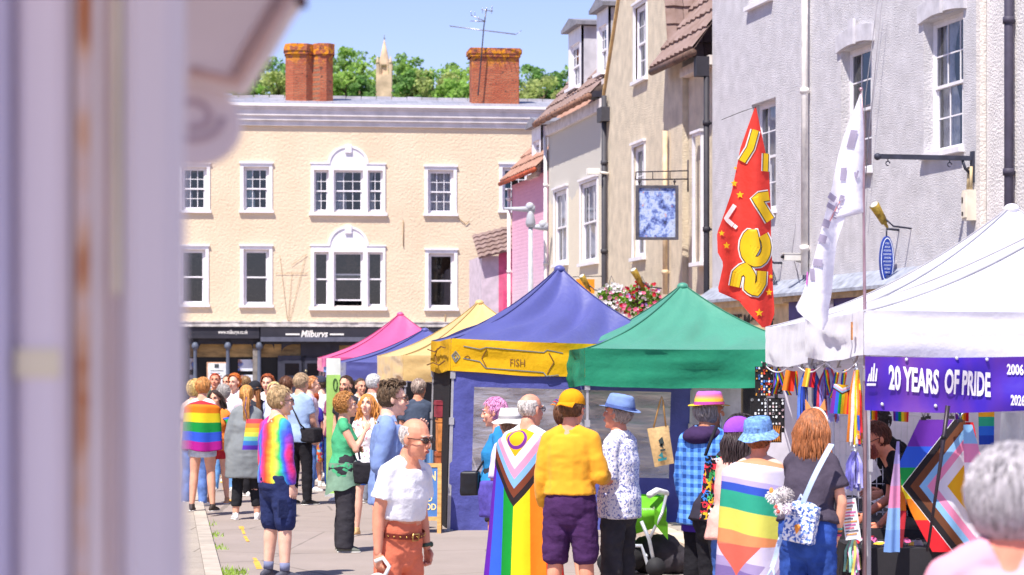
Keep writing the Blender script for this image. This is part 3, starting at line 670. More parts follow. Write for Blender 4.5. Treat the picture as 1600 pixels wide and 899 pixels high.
# sign bracket with junction box
def wthing(fac, name, label, cat, px, py, y=0, group=None):
    return thing(name, label, cat, fac.world(fac.u(px), y, fac.z(px, py)), fac.root.rotation_euler.z, group)
o = wthing(fg, 'sign_bracket', 'empty dark iron sign bracket with two hooks on the grey wall', 'bracket', 1521, 248); IR = mat('3b3d4c', .5, .2, 6)
m = MB(); m.box((-.05, -.03, -.33), (.05, 0, .1)); m.build('wall_plate', IR, o)
m = MB(); m.box((-.028, -1.38, -.03), (.028, -.03, .035)); m.ell((0, -1.4, 0), .05); m.tube([(0, -.03, -.22), (0, -.12, -.14), (0, -.16, -.03)], .022, 6); m.build('arm', IR, o)
for y_ in (-1.25, -.35):
    m = MB(); m.tube([(0, y_, -.03), (0, y_, -.06)], .008, 5); m.tube([(.0, y_+.03*cos(t), -.09+.03*sin(t)) for t in [i*pi/5 for i in range(9)]], .008, 5); m.build('hook', IR, o)
o = wthing(fg, 'junction_box', 'tall cream plastic junction box with cables under the sign bracket', 'junction box', 1521, 320)
m = MB(); m.box((-.09, -.13, -.22), (.09, 0, .2)); m.box((-.07, -.15, -.18), (.07, -.13, .16)); m.build('case', mat('e9dfcd', .5, .08), o)
for s_ in (-.05, .05):
    m = MB(); m.tube([(s_, -.06, .2), (s_*.8, -.05, .52)], .022, 6); m.build('cable', mat('c9b48e', .6), o)
m = MB(); m.box((-.05, -.155, .02), (-.01, -.15, .1)); m.box((-.05, -.155, -.15), (0, -.15, -.1)); m.build('sticker', mat('4a4240', .6), o)
# oval blue plaque with spotlight
o = wthing(fg, 'oval_plaque', 'oval blue plaque with white lettering projecting from the grey wall', 'plaque', 1405, 407)
m = MB(); BL = mat('24409a', .4, .1)
M0 = Matrix.Rotation(R(90), 4, 'X') 
def oval(m_, rx, rz, y0, y1, n=24, x=0):
    a_ = m_.ring([(x+0, 0, 0)]*0) if 0 else None
    p0 = m_.ring([(y0, -.2+rx*cos(2*pi*i/n), rz*sin(2*pi*i/n)) for i in range(n)]); p1 = m_.ring([(y1, -.2+rx*cos(2*pi*i/n), rz*sin(2*pi*i/n)) for i in range(n)]); m_.bridge(p0, p1); m_.face(p0[::-1]); m_.face(p1)
# board seen nearly face on: it projects from the wall, normal along the street
oval(m, .11, .36, -.03, .03); m.build('board', BL, o)
m = MB(); n = 28
for i in range(n):
    a0, a1 = 2*pi*i/n, 2*pi*(i+1)/n
    m.poly([(.033, -.2+rx*cos(t), rz*sin(t)) for t, rx, rz in ((a0, .09, .32), (a1, .09, .32), (a1, .1, .335), (a0, .1, .335))])
m.build('border', mat('dfe6f5', .5), o)
m = MB()
for i, wd in enumerate((.1, .14, .2, .22, .18, .22, .2, .16, .14, .08)):
    wd *= .55; z_ = .25-i*.054; t = fit_text(('BLUE', 'PLAQUE', 'IN THIS HOUSE', 'LIVED FROM', '1796-1831', 'AND WORKED', 'IN THE TOWN', 'TRUST', 'SOCIETY', '2001')[i] if False else 'ABCDEFGH'[:0] or '||||||||', wd, .03)
    m.append(place_text(t, lambda a_, b_: (.034, -.2+a_, z_+b_)))
m.build('lettering', mat('e8eefc', .5), o)
m = MB(); m.tube([(0, 0, .45), (0, -.2, .47)], .018, 6); m.tube([(0, -.2, .47), (0, -.2, .33)], .012, 6); m.tube([(0, 0, -.3), (0, -.25, -.25)], .014, 6); m.build('arm', IR, o)
BRASS = mat('a98d3e', .45, .25, 20, metal=.5)
def spot(fac, px, py, ang, label, ln=.34):
    o = wthing(fac, 'spotlight', label, 'spotlight', px, py, 0, 'brass wall spotlights')
    m = MB(); m.tube([(0, 0, -.05), (0, -.28, -.02), (0, -.42, .1)], .014, 6); m.build('arm', IR, o)
    q = V((0, -.5, .16)); d_ = V((.35, -cos(ang), sin(ang))).normalized(); m = MB(); m.tube([q-d_*ln*.5, q+d_*ln*.5], [.055, .075], 14); m.tube([q-d_*ln*.5, q-d_*(ln*.5+.1)], [.03, .02], 8); m.build('lamp_body', BRASS, o)
    m = MB(); m.tube([q+d_*ln*.5, q+d_*(ln*.5+.01)], .06, 12); m.build('lens', mat('e6e3d5', .1), o); return o
spot(fg, 1424, 352, R(50), 'brass tube spotlight above the oval blue plaque')
# camera, green floodlight
o = wthing(fg, 'security_camera', 'white security camera on the grey wall beside the downpipe', 'camera', 1262, 402)
m = MB(); m.box((-.05, -.42, -.06), (.05, -.1, .05)); m.box((-.06, -.46, .05), (.06, -.08, .065)); m.build('housing', mat('d9d6cf', .5, .05), o); m = MB(); m.tube([(0, 0, -.1), (0, -.2, -.06)], .025, 8); m.box((-.05, -.02, -.16), (.05, 0, -.04)); m.build('mount', mat('c9c6bf', .5), o)
m = MB(); m.ell((-.0, -.44, -.0), (.03, .03, .03)); m.build('lens', mat('17171b', .1), o)
m = MB(); m.tube([(0, 0, -.1), (-.1, -.05, -.25), (-.12, -.03, -.5)], .01, 5); m.build('cable', mat('55545a', .6), o)
o = wthing(fg, 'wall_floodlight', 'dark green floodlight with dangling cables beside the red feather flag', 'floodlight', 1222, 402)
m = MB(); m.ell((0, -.35, .05), (.1, .17, .13), Matrix.Rotation(R(35), 3, 'X')); m.build('housing', mat('3c5b4c', .4, .2), o); m = MB(); m.tube([(0, 0, -.1), (0, -.15, -.1), (0, -.28, 0)], .02, 6); m.tube([(.05, -.2, .1), (.05, -.2, .3)], .008, 5); m.build('bracket', IR, o)
m = MB()
for s_ in (-.1, .0, .12): m.tube([(0, -.25, 0), (s_*.6, -.15, -.35), (s_, -.05, -.75)], .009, 5)
m.build('cable', IR, o)
# ---- white house beyond the pilaster, right edge
fw = Fac('white_house', 'white roughcast house front with a dark drainpipe at the right edge', 'building', 1542, 115.2, 1700, 127)
m = MB(); wall(m, 0, fw.w, 0, 11.2, []); shell(m, 0, fw.w, 11.2, 8); m.build('wall', ROUGH('e2dcda', .9, 28), fw.root)
pipe(fw.root, fw.u(1586), 0, 11, .06, c='4b4657'); pipe(fw.root, fw.u(1577), 0, 11, .02, y=-.03, c='c7a98b', name='conduit')

# ---- beige gabled building and its tiled wing
BEI = ROUGH('d8cab2', .9, 36, .09)
fb_ = Fac('beige_gabled_building', 'beige roughcast building with a steep gable, narrow sash windows and a projecting pub sign', 'building', 945, 68.8, 1066, 79.2)
r = fb_.root; W_ = fb_.w
A = fb_.rect(992, 1011, 8, 124); Bq = fb_.rect(990, 1008, 228, 402)
zl = fb_.z(948, 150); m = MB(); wall(m, 0, W_, 0, zl, [Bq, (A[0], A[1], A[2], zl)] if A[2] < zl else [Bq], .14)
# upper gable
ur = fb_.u(1050); u0t, u1t = fb_.u(965), fb_.u(1040); z0t = fb_.z(1000, 0); zr_ = fb_.z(1048, 95)
sl_ = (z0t-zl)/(u0t); apex_u = (u0t+u1t)/2+.3; za = z0t+(apex_u-u0t)*1.35
lh = [(0, zl), (u0t, z0t), (apex_u, za), (u1t, z0t), (fb_.u(1048), zr_), (fb_.u(1052), zl), (W_, zl)]
def hz_at(u):
    for (a_, b_), (c_, d_) in zip(lh, lh[1:]):
        if a_ <= u <= c_: return b_+(d_-b_)*(u-a_)/(c_-a_)
    return zl
hA = (A[0], A[1], max(A[2], zl), A[3])
us = sorted(set([p[0] for p in lh]+[A[0], A[1]]))
for a_, b_ in zip(us, us[1:]):
    if A[0] <= (a_+b_)/2 <= A[1]: m.poly([(a_, 0, A[3]), (b_, 0, A[3]), (b_, 0, hz_at(b_)), (a_, 0, hz_at(a_))])
    else: m.poly([(a_, 0, zl), (b_, 0, zl), (b_, 0, hz_at(b_)), (a_, 0, hz_at(a_))])
shell(m, 0, W_, zl, 7)
m.build('wall', BEI, r)
m = MB()
for (a_, b_), (c_, d_) in list(zip(lh, lh[1:]))[:2]:    # gable coping
    m.poly([(a_, -.06, b_), (c_, -.06, d_), (c_, -.06, d_+.12), (a_, -.06, b_+.12)]); m.poly([(a_, -.06, b_+.12), (c_, -.06, d_+.12), (c_, .5, d_+.12), (a_, .5, b_+.12)]); m.poly([(a_, -.06, b_), (a_, .5, b_), (c_, .5, d_), (c_, -.06, d_)])
m.build('gable_coping', mat('cfae7c', .9, .15), r)
m = MB()
for (a_, b_), (c_, d_) in list(zip(lh, lh[1:]))[:2]: m.poly([(a_, .4, b_+.05), (c_, .4, d_+.05), (c_, 7, d_+.05), (a_, 7, b_+.05)])
m.build('roof', TILE, r)
_uc, _du, _dz = fb_.u(1048), fb_.u(1048)-u1t, z0t-zr_
tile_roof(r, lambda a_, b_: (_uc+.05-_du*3.2*b_, -.06+4.5*a_, zr_+_dz*3.2*b_), 12, 14, name='side_roof', lift=.05)
window(fb_, 0, 0, 0, 0, 2, 2, 2, .05, .1, rect=A, label='upper narrow white sash window under the gable', curtain=('side', 'f0f0f0')); window(fb_, 0, 0, 0, 0, 2, 2, 2, .05, .1, rect=Bq, label='tall narrow sash window half behind the pub sign', curtain=('net', 'f0f0f0'))
pipe(r, fb_.u(950), 0, fb_.z(950, 150), .06, c='47464c'); pipe(r, fb_.u(1046), fb_.z(1046, 460), fb_.z(1046, 205), .05, c='d6bf9c', step=1.5)
m = MB(); m.box((fb_.u(946), -.2, fb_.z(947, 192)), (fb_.u(953), -.0, fb_.z(947, 170))); m.build('hopper', mat('47464c', .6), r)
fwg = Fac('beige_tiled_wing', 'lower beige wing with a brown tiled roof and dark gutter beside the grey building', 'building', 1066.5, 79.25, 1112.5, 83.05)
r = fwg.root; W_ = fwg.w; C_ = fwg.rect(1085, 1097, 212, 410); ze = fwg.z(1090, 95); m = MB(); wall(m, 0, W_, 0, ze, [C_], .12, .12); shell(m, 0, W_, ze, 6, y=.12)
m.build('wall', BEI, r); window(fwg, 0, 0, 0, 0, 2, 2, 2, .05, .22, rect=C_, curtain=('net', 'eeeeee'))
tile_roof(r, lambda a_, b_: (-1.15-2.2*b_+(W_+1.15+2.2*b_)*a_, -.34+4.6*b_, ze+.1+6.6*b_), 10, 17, lift=.06)
m = MB(); m.tube([(-1.05, -.36, ze+.04), (W_-.02, -.36, ze+.02)], .075, 10); m.build('gutter', mat('6b5348', .7, .3, 9), r); m = MB(); m.box((-.0, -.06, ze-.2), (W_, .12, ze-.02)); m.build('eaves_board', mat('d9cfc6', .8, .1), r)
pipe(r, W_-.06, 0, ze-.1, .055, c='35333a'); m = MB(); m.box((W_-.2, -.3, ze-.42), (W_-.0, -.05, ze-.05)); m.build('hopper', mat('35333a', .6), r)
# pub sign
o = wthing(fb_, 'pub_sign', 'weathered hanging pub sign with flaking blue picture in a grey frame', 'pub sign', 1058, 280); IR2 = mat('4a4448', .7, .2)
ks = 80.5; o.location = G(1060, ks); o.location.z = 0; o.rotation_euler.z = 0
b0 = V(o.location); PS = lambda px, py, dy=0: P(px, py, ks)-b0+V((0, dy, 0))
m = MB(); m.tube([PS(994, 269), PS(1075, 267)], .012, 6); m.tube([PS(993, 281), PS(1075, 280)], .014, 6); m.tube([PS(994, 269), PS(993, 281)], .012, 6)
for x_ in (1020, 1047): m.tube([PS(x_, 268), PS(x_, 281)], .01, 5)
m.tube([PS(1075, 250), PS(1075, 300)], .016, 6); m.build('bracket', IR2, o)
for x_ in (999, 1054):
    m = MB(); m.tube([PS(x_, 281), PS(x_, 289)], .012, 5); m.ell(PS(x_, 284), .03, nu=8, nv=5); m.build('hook', IR2, o)
m = MB(); x0, x1, y0, y1 = 993, 1060, 290, 375
for (a_, b_, c_, d_) in ((x0, x1, y0, y0+4), (x0, x1, y1-4, y1), (x0, x0+5, y0+4, y1-4), (x1-5, x1, y0+4, y1-4)):
    p = PS(a_, d_, -.05); q = PS(b_, c_, .05); m.box(p, q)
m.build('frame', mat('55525a', .7, .2, 10), o)
m = MB(); m.box(PS(x0+5, y1-4, -.02), PS(x1-5, y0+4, .02))
s = NT('flaking_picture'); x = s.xyz(); n = s.noise(5, 8, rough=.8); c = s.ramp(n, [(.36, '33343f'), (.44, '5c6db0'), (.5, '8ea3d6'), (.56, 'c8d2dc'), (.66, 'e4e2d4')]); c = s.mix(s.ramp(s.noise(14, 6), [(.66, '000000'), (.7, 'ffffff')]), c, 'cf8c78'); c = s.mix(s.ramp(s.noise(5, 8, rough=.8), [(.55, '000000'), (.62, 'dddddd')]), c, '4f68b4')
s.col(c); s.bump(n, .5, .02); m.build('picture', s.fin(.8), o)
# white floodlight on beige wall
o = wthing(fb_, 'wall_lamp', 'small white floodlight beside the black downpipe', 'wall lamp', 951, 268)
m = MB(); m.box((-.08, -.5, -.07), (.1, -.22, .06)); m.build('lamp_head', pm, o); m = MB(); m.tube([(0, 0, -.05), (0, -.25, -.02)], .03, 8); m.build('arm', pm, o)
spot(fb_, 1034, 447, R(55), 'brass tube spotlight on the beige wall left of the green gazebo peak', .42); spot(fb_, 948, 452, R(55), 'brass tube spotlight on the beige wall behind the blue gazebo peak', .34)
o = wthing(fb_, 'hanging_board', 'small orange board hanging above the flower baskets', 'board', 942, 440); m = MB(); m.box((-.02, -.62, -.28), (.02, -.2, .05)); m.build('board', mat('ee9a2a', .5, .05), o); m = MB(); m.tube([(0, 0, .12), (0, -.7, .1)], .01, 5); m.build('bracket', IR2, o)
# flower baskets
def basket(px, py, k, wpx, hpx, label, seed, cols):
    rnd = random.Random(seed); c = P(px, py, k); o = thing('hanging_basket', label, 'flower basket', c, 0, 'hanging flower baskets'); rx = wpx/k/2; rz = hpx/k/2
    m = MB(); m.lathe((0, 0, 0), [(.05, -rz*.55), (.18, -rz*.45), (.24, -.05), (.25, 0)], 12); m.build('basket', mat('4a3a2a', .9, .2), o)
    m = MB()
    for i in range(3): a_ = i*2.1; m.tube([(.24*cos(a_), .24*sin(a_), 0), (0, 0, .5)], .006, 4)
    m.build('chain', IR, o)
    m = MB()
    def pt(q=1):
        v = V((rnd.gauss(0, 1), rnd.gauss(0, 1), rnd.gauss(0, 1))).normalized()*q; return V((v.x*rx, v.y*min(rx, .35), v.z*rz))
    for _ in range(1100):
        p = pt(rnd.uniform(.4, 1)); s_ = rnd.uniform(.02, .05); a_ = V((rnd.gauss(0, 1), rnd.gauss(0, 1), rnd.gauss(0, 1))).normalized(); b_ = a_.cross(V((rnd.gauss(0, 1), 1, rnd.gauss(0, 1)))).normalized(); m.poly([p-a_*s_, p+b_*s_*.6, p+a_*s_, p-b_*s_*.6])
    m.build('foliage', mat('6f9a2c', .7, .35, 12, trans=.3), o)
    for ci, (cc, n) in enumerate(cols):
        m = MB()
        for _ in range(n):
            p = pt(rnd.uniform(.85, 1.08)); 
            if p.y > .05: p.y = -p.y
            s_ = rnd.uniform(.035, .06); d_ = V((rnd.gauss(0, .5), -1, rnd.gauss(.2, .5))).normalized(); a_ = d_.orthogonal().normalized(); b_ = d_.cross(a_); n0 = len(m.v); m.v.append(p-d_*.0)
            for j in range(10): t = 2*pi*j/10; q = s_*(1 if j % 2 == 0 else .78); m.v.append(p+(a_*cos(t)+b_*sin(t))*q+d_*.025)
            for j in range(10): m.face((n0, n0+1+j, n0+1+(j+1) % 10))
        m.build('blossom', mat(cc, .6, .15, 30, trans=.3), o)
basket(955, 468, 74, 50, 50, 'flower basket of mostly white and pale pink petunias behind the blue gazebo', 4, (('f4ecf4', 60), ('e9a0c0', 18)))
basket(1003, 470, 76, 78, 56, 'flower basket of red and pink petunias left of the green gazebo peak', 5, (('c81f3c', 34), ('ee6f96', 26), ('f3e2ee', 16), ('b48fd8', 8)))
# ---- pale house with two dormers
fp = Fac('pale_dormer_house', 'pale grey and cream house with two tall dormers and painted eaves shade', 'building', 857, 61.4, 944.5, 68.75)
r = fp.root; W_ = fp.w; ze = fp.z(900, 176)
D1 = fp.rect(867, 887, 298, 412); D2 = fp.rect(908, 934, 284, 410)
m = MB(); wall(m, 0, W_, 0, ze, [D1, D2], .1); shell(m, 0, W_, ze, 7)
s = NT('eaves_shade_render'); x = s.xyz(); zb_ = fp.z(900, 305)
fz = s.math('ADD', x[2], s.math('MULTIPLY', s.noise(1.3, 5), .9)); msk = s.math('GREATER_THAN', fz, zb_+.42)  # shadow under the eaves painted in as a greyer upper wall
c = s.mix(msk, s.ramp(s.noise(30, 4), [(.35, 'd6cbb4'), (.65, 'e4dac6')]), 'c9c4ba'); s.col(c); s.bump(s.noise(34, 3), .8, .02); m.build('wall', s.fin(.95), r)
window(fp, 0, 0, 0, 0, 3, 1, 1, .06, .08, rect=D1, curtain=('net', 'f2f2f2')); window(fp, 0, 0, 0, 0, 3, 1, 1, .06, .08, rect=D2, curtain=('net', 'f2f2f2'))
tile_roof(r, lambda a_, b_: (W_*a_, -.3+2.6*b_, ze+.1+3.1*b_), 22, 10, lift=.045)
m = MB(); m.tube([(0, -.36, ze+.04), (W_, -.36, ze+.04)], .07, 10)
for i in range(9): m.tube([(.3+W_*i/9, -.36, ze+.04), (.34+W_*i/9, -.36, ze+.04)], .085, 10)
m.build('gutter', mat('8e6a58', .8, .3, 9), r); m = MB(); m.box((0, -.1, ze-.26), (W_, .0, ze-.0)); m.build('eaves_board', mat('ded7d8', .8, .1), r)
pipe(r, .06, 0, ze-.2, .045, c='e9e4e2')
def dormer(fac, px0, px1, pytop, pybot, px_side, lead='9fa0a8'):
    # box dormer: window front to the street, cheek towards us
    r_ = fac.root; u0, u1 = fac.u(px0), fac.u(px1); zt = CH-(pytop-HZ)/fac.k((px0+px1)/2); zb = CH-(pybot-HZ)/fac.k((px0+px1)/2); y0 = .05; yd = 1.6
    m = MB(); wall(m, u0, u1, zb, zt, [(u0+.2, u1-.2, zb+.2, zt-.35)], .1, y0); o = None
    m.poly([(u0, y0, zb), (u0, y0, zt), (u0, y0+yd, zt), (u0, y0+yd, zb)])
    o = m.build('dormer', WHITE, r_)
    m = MB(); m.box((u1, y0+.06, zb-.1), (u1+.02, y0+yd, zt-.02)); m.build('cheek', mat('c9c8cf', .8, .12, 3, .2, 10) if lead == '9fa0a8' else mat(lead, .6, .2, 4), o)
    m = MB(); m.box((u0-.14, y0-.16, zt), (u1+.16, y0+yd, zt+.09)); m.poly([(u0-.14, y0-.15, zt+.091), (u1+.15, y0-.15, zt+.091), ((u0+u1)/2, y0-.15, zt+.26)])
    m.poly([(u0-.14, y0-.15, zt+.091), ((u0+u1)/2, y0-.15, zt+.26), ((u0+u1)/2, y0+yd, zt+.26), (u0-.14, y0+yd, zt+.091)]); m.poly([(u1+.15, y0-.15, zt+.091), (u1+.15, y0+yd, zt+.091), ((u0+u1)/2, y0+yd, zt+.26), ((u0+u1)/2, y0-.15, zt+.26)])
    m.build('dormer_roof', mat('85848c', .7, .15), o)
    window(fac, 0, 0, 0, 0, 3, 2, 1, 0, y0+.1, rect=(u0+.2, u1-.2, zb+.2, zt-.35), parent=r_, sill=True, curtain=('side', 'ece6e0'))
    m = MB(); m.box((u0-.1, y0-.12, zb-.12), (u1+.06, y0+.1, zb+.0)); m.build('apron', mat('d9cdc8', .8), o)
dormer(fp, 885, 905, 46, 150, 925); dormer(fp, 929, 947, 16, 128, 960)
# ---- pink house
fk = Fac('pink_house', 'pink and lilac painted house with a lead-sided dormer and terracotta eaves', 'building', 800, 56.6, 856.6, 61.35)
r = fk.root; W_ = fk.w; ze = fk.z(829, 278); m = MB(); wall(m, 0, W_, 0, ze, []); shell(m, 0, W_, ze, 6)
s = NT('pink_paint'); x = s.xyz(); c = s.ramp(s.math('DIVIDE', x[2], 7.5), [(.45, 'd6c3cc'), (.62, 'd9a9c0'), (.9, 'e08fa9')]); s.col(s.mix(.3, c, s.ramp(s.noise(3, 5), [(.3, 'c9a9c0'), (.7, 'e6c9d6')])))
b = s.n('TexBrick'); b.inputs['Scale'].default_value = 1; b.inputs['Brick Width'].default_value = .3; b.inputs['Row Height'].default_value = .1; b.inputs['Color1'].default_value = (1, 1, 1, 1); b.inputs['Color2'].default_value = (.8, .8, .8, 1)
cb = s.n('CombineXYZ'); s.l(x[0], cb.inputs[0]); s.l(x[2], cb.inputs[1]); s.l(cb.outputs[0], b.inputs['Vector']); s.bump(b.outputs[0], .5, .01); m.build('wall', s.fin(.85), r)
tile_roof(r, lambda a_, b_: (W_*a_, -.3+2.6*b_, ze+.08+2.9*b_), 18, 9, tiles('98705e', 'ae8876'), lift=.05)
m = MB(); m.tube([(0, -.34, ze+.03), (W_-.05, -.34, ze+.03)], .06, 10); m.build('gutter', mat('b4573a', .7, .3, 9), r)
pipe(r, .03, 0, ze-.1, .05, c='efe3df'); dormer(fk, 828, 842, 199, 272, 857, 'a3a7b5')
# ---- low pink lean-to
k_ = 54.5; a_ = G(753, k_); o = thing('pink_outhouse', 'low lilac and hot pink outhouse with a patched tile roof', 'outhouse', a_, R(8)); zq = 167/k_+CH; wdt = 48/k_
m = MB(); m.poly([(0, 0, 0), (wdt*.55, 0, 0), (wdt*.55, 0, zq), (0, 0, zq)]); m.poly([(0, 0, 0), (0, 0, zq), (0, 3, zq), (0, 3, 0)]); m.build('wall', mat('cfc0cc', .85, .1, 4), o)
m = MB(); m.poly([(wdt*.55, .0, 0), (wdt*1.3, .0, 0), (wdt*1.3, .0, zq+.4), (wdt*.55, .0, zq+.1)]); m.build('wall', mat('e0698f', .8, .12, 4), o, label='hot pink right half of the front')
m = MB(); m.box((wdt*.7, -.03, 0), (wdt*.95, -.005, zq*.8)); m.build('door', mat('d8527f', .7, .1), o)
tile_roof(o, lambda a_, b_: (-.12+(wdt+.5)*a_, -.25+1.6*b_, zq-.1+.35*a_+.75*b_), 7, 6, lift=.05)
# ---- two grey street lamp heads on a tall post
k_ = 62; c0 = G(829, k_); o = thing('street_lamp', 'pale grey street lamp with two horizontal heads before the pink house', 'street lamp', c0); LG = mat('b5b8c0', .5, .08)
PL = lambda px, py, dy=0: P(px, py, k_)-c0+V((0, dy, 0))
m = MB(); m.tube([V((0, 0, 0)), V((0, 0, 3)), PL(829, 352)], [.09, .07, .055], 12); m.build('post', LG, o)
for (x0, x1, y_, w2) in ((788, 836, 327, .06), (826, 856, 355, .07)):
    m = MB(); m.tube([PL(x0, y_-1), PL((x0+x1)/2, y_), PL(x1, y_)], [.03, w2, w2*1.5], 10); m.ell(PL(x1-8, y_-4), .11); m.build('lamp_head', LG, o)
m = MB(); m.lathe(PL(829, 355), [(.09, 0), (.13, .1), (.09, .3), (.05, .45)], 12); m.build('collar', LG, o)
# ---- terrace on the left side of the street (mostly behind the near door post): what the windows opposite reflect
o = thing('brick_terrace', 'tiled terrace on the left side of the street, hidden behind the near post', 'building', (-11.2, 12, 0), R(90)); tw = 40
m = MB(); hs = [(3+i*5, 4.4+i*5, zz, zz+1.7) for i in range(7) for zz in (1, 4.2)]
m.poly([(0, 0, 0), (tw, 0, 0), (tw, 0, 7), (0, 0, 7)][::-1]); m.poly([(tw, 0, 0), (tw, 6, 0), (tw, 6, 7), (tw, 0, 7)]); m.poly([(0, 0, 0), (0, 0, 7), (0, 6, 7), (0, 6, 0)]); m.build('wall', mat('d6b79a', .9, .15, 2), o)
tile_roof(o, lambda a_, b_: (tw*a_, -.3+3.5*b_, 6.9+3.2*b_), 110, 14, lift=.05)
m = MB()
for (a_, b_, c_, d_) in hs: m.box((a_, -.03, c_), (b_, .0, d_))
m.build('window', mat('e8e4e0', .5), o)
# ================================================================ flag patterns
RB = ['e4252f', 'f58a1f', 'f6df25', '139a48', '2f5fd8', '7b2b9e']
def bands(s, fac, stops):     # [(start, colour), ...] hard edged
    return s.ramp(fac, stops, const=True)
def uvxy(s):
    x = s.n('SeparateXYZ'); s.l(s.co('UV'), x.inputs[0]); return x.outputs[0], x.outputs[1]
def stripes(cols, axis=1, trans=.25, name='flag_cloth', offs=0):
    key = ('st', tuple(cols), axis, offs)
    if key in _mc: return _mc[key]
    s = NT(name); u, v = uvxy(s); n = len(cols)
    s.col(bands(s, (u, v)[axis], [(i/n, c) for i, c in enumerate(cols)])); s.bump(s.noise(9, 4), .25, .02); _mc[key] = s.fin(.75, trans=trans); return _mc[key]
def progress(name, cu, slope, edges, stripes_axis, scols, flip=0, circle=None, main=1, centre=.5):
    # chevrons nested along axis `main`; e = main + slope*|other-centre|
    s = NT(name); u, v = uvxy(s); a, b = (v, u) if main == 1 else (u, v)
    if flip: a = s.math('SUBTRACT', 1, a)
    e = s.math('MULTIPLY_ADD', s.math('ABSOLUTE', s.math('SUBTRACT', b, centre)), slope, a)
    st = bands(s, b if stripes_axis == 'b' else a, [(i/len(scols), c) for i, c in enumerate(scols)])
    ch = bands(s, e, [(0, 'f6b91a')]+edges); c = s.mix(s.math('GREATER_THAN', e, cu), ch, st)
    if circle:
        ca, cb_, r0, r1, asp = circle
        d_ = s.math('SQRT', s.math('ADD', s.math('POWER', s.math('SUBTRACT', a, ca), 2), s.math('POWER', s.math('MULTIPLY', s.math('SUBTRACT', b, cb_), asp), 2)))
        c = s.mix(s.math('MULTIPLY', s.math('GREATER_THAN', d_, r0), s.math('LESS_THAN', d_, r1)), c, '7a2f96')
    s.col(c); s.bump(s.noise(9, 4), .25, .02); return s.fin(.75, trans=.2)
# ================================================================ gazebos
STEEL = mat('b9b7bb', .4, .08, 8, metal=.4); NAVY = '575ba4'
GF = {}
def gazebo(label, px, k, rz, w_, d_, ze, zp, vh, cc, vc, kpow=2.1, lin_=.42, tilt=0, fold=.02, legs='1111', seed=0, ripple=.012, sub=''):
    g = G(px, k); o = thing('gazebo', label, 'gazebo', g, R(rz)); o.rotation_euler = (0, R(tilt), R(rz)); gg = lambda t: lin_*t+(1-lin_)*t**kpow
    cm = mat(cc, .5, .05, 2, .25, 14, spec=.7, sheen=.25, trans=.22, name='canopy_cloth', dist=.03); vm = cm if vc == cc else mat(vc, .8, .05, 2, .3, 14, trans=.2, name='valance_cloth', dist=.03)
    ap = V((w_/2, d_/2, zp)); cs = [V((0, 0, ze)), V((w_, 0, ze)), V((w_, d_, ze)), V((0, d_, ze))]
    m = MB(); seams = MB()
    for i in range(4):
        a, b = cs[i], cs[(i+1) % 4]
        def fn(s_, t, a=a, b=b, i=i):
            e = a.lerp(b, s_); p = e.lerp(ap, t); p.z = ze+(zp-ze)*gg(t)
            mid = 4*s_*(1-s_); p.z -= .10*mid*t*(1-t)*1.6+.02*mid*(1-t)
            ang = (s_-.5)*(1+t*0); f = noise.noise(V((s_*9*(1.2-t), t*1.3+i*5, seed)))*fold*1.7*mid*(.4+1.2*sin(pi*min(1, t*1.1)))
            cf = sin(pi*min(1, t*2.2))*fold*1.2*(noise.noise(V((s_*16, t*2, seed+7+i)))) * (1-mid*.6)
            p.z += f*1.5+cf; return p
        m.sheet(fn, 26, 22)
        hp = [cs[i].lerp(ap, t/16) for t in range(17)]
        for j, q in enumerate(hp): q.z = ze+(zp-ze)*gg(j/16)+.006
        seams.tube(hp, .009, 5)
    m.uv = {}; m.ell((w_/2, d_/2, zp-.03), (.07, .07, .05)); can = m.build('canopy', cm, o); seams.build('seam', mat(shade(cc, .72), .8, .05), can)
    m = MB()
    per = [(0, 0), (w_, 0), (w_, d_), (0, d_)]
    for i in range(4):
        a, b = V((*per[i], 0)), V((*per[(i+1) % 4], 0)); dn = (b-a).normalized(); out = V((dn.y, -dn.x, 0))
        def fv(s_, t, a=a, b=b, out=out, i=i):
            e = a.lerp(b, s_); mid = 4*s_*(1-s_)
            q = noise.noise(V((s_*3.2, t*3.5, i*3+seed)))*ripple*2.2+noise.noise(V((s_*14, t*1.1, i*3+seed+3)))*ripple+.02
            return V((e.x, e.y, ze+.012-(vh+.012)*t-.018*mid*(t+1)-.012*noise.noise(V((s_*5, i, seed)))*t))+out*q*(mid**.3+.1)
        m.sheet(fv, 44, 8)
        if i == 0: GF[label] = fv
    m.uv = {}; va = m.build('valance', vm, o)
    for i, (x, y) in enumerate(((.03, .03), (w_-.03, .03), (w_-.03, d_-.03), (.03, d_-.03))):
        if legs[i] == '0': continue
        m = MB(); m.box((x-.018, y-.018, 0), (x+.018, y+.018, 1.25)); m.box((x-.013, y-.013, 1.25), (x+.013, y+.013, ze)); m.box((x-.028, y-.028, 1.22), (x+.028, y+.028, 1.3)); m.box((x-.05, y-.05, 0), (x+.05, y+.05, .012)); m.box((x-.028, y-.028, ze-.45), (x+.028, y+.028, ze-.37))
        m.build('leg', STEEL, o)
    m = MB()
    for y in (.04, d_-.04):
        n = 4
        for i in range(n):
            a0, a1 = w_*i/n, w_*(i+1)/n; m.tube([(a0, y, ze-.06), (a1, y, ze-.36)], .01, 4); m.tube([(a0, y+.02, ze-.36), (a1, y+.02, ze-.06)], .01, 4)
    for x in (.04, w_-.04):
        n = 4
        for i in range(n):
            a0, a1 = d_*i/n, d_*(i+1)/n; m.tube([(x, a0, ze-.06), (x, a1, ze-.36)], .01, 4); m.tube([(x+.02, a0, ze-.36), (x+.02, a1, ze-.06)], .01, 4)
    m.build('folding_truss', STEEL, o); return o
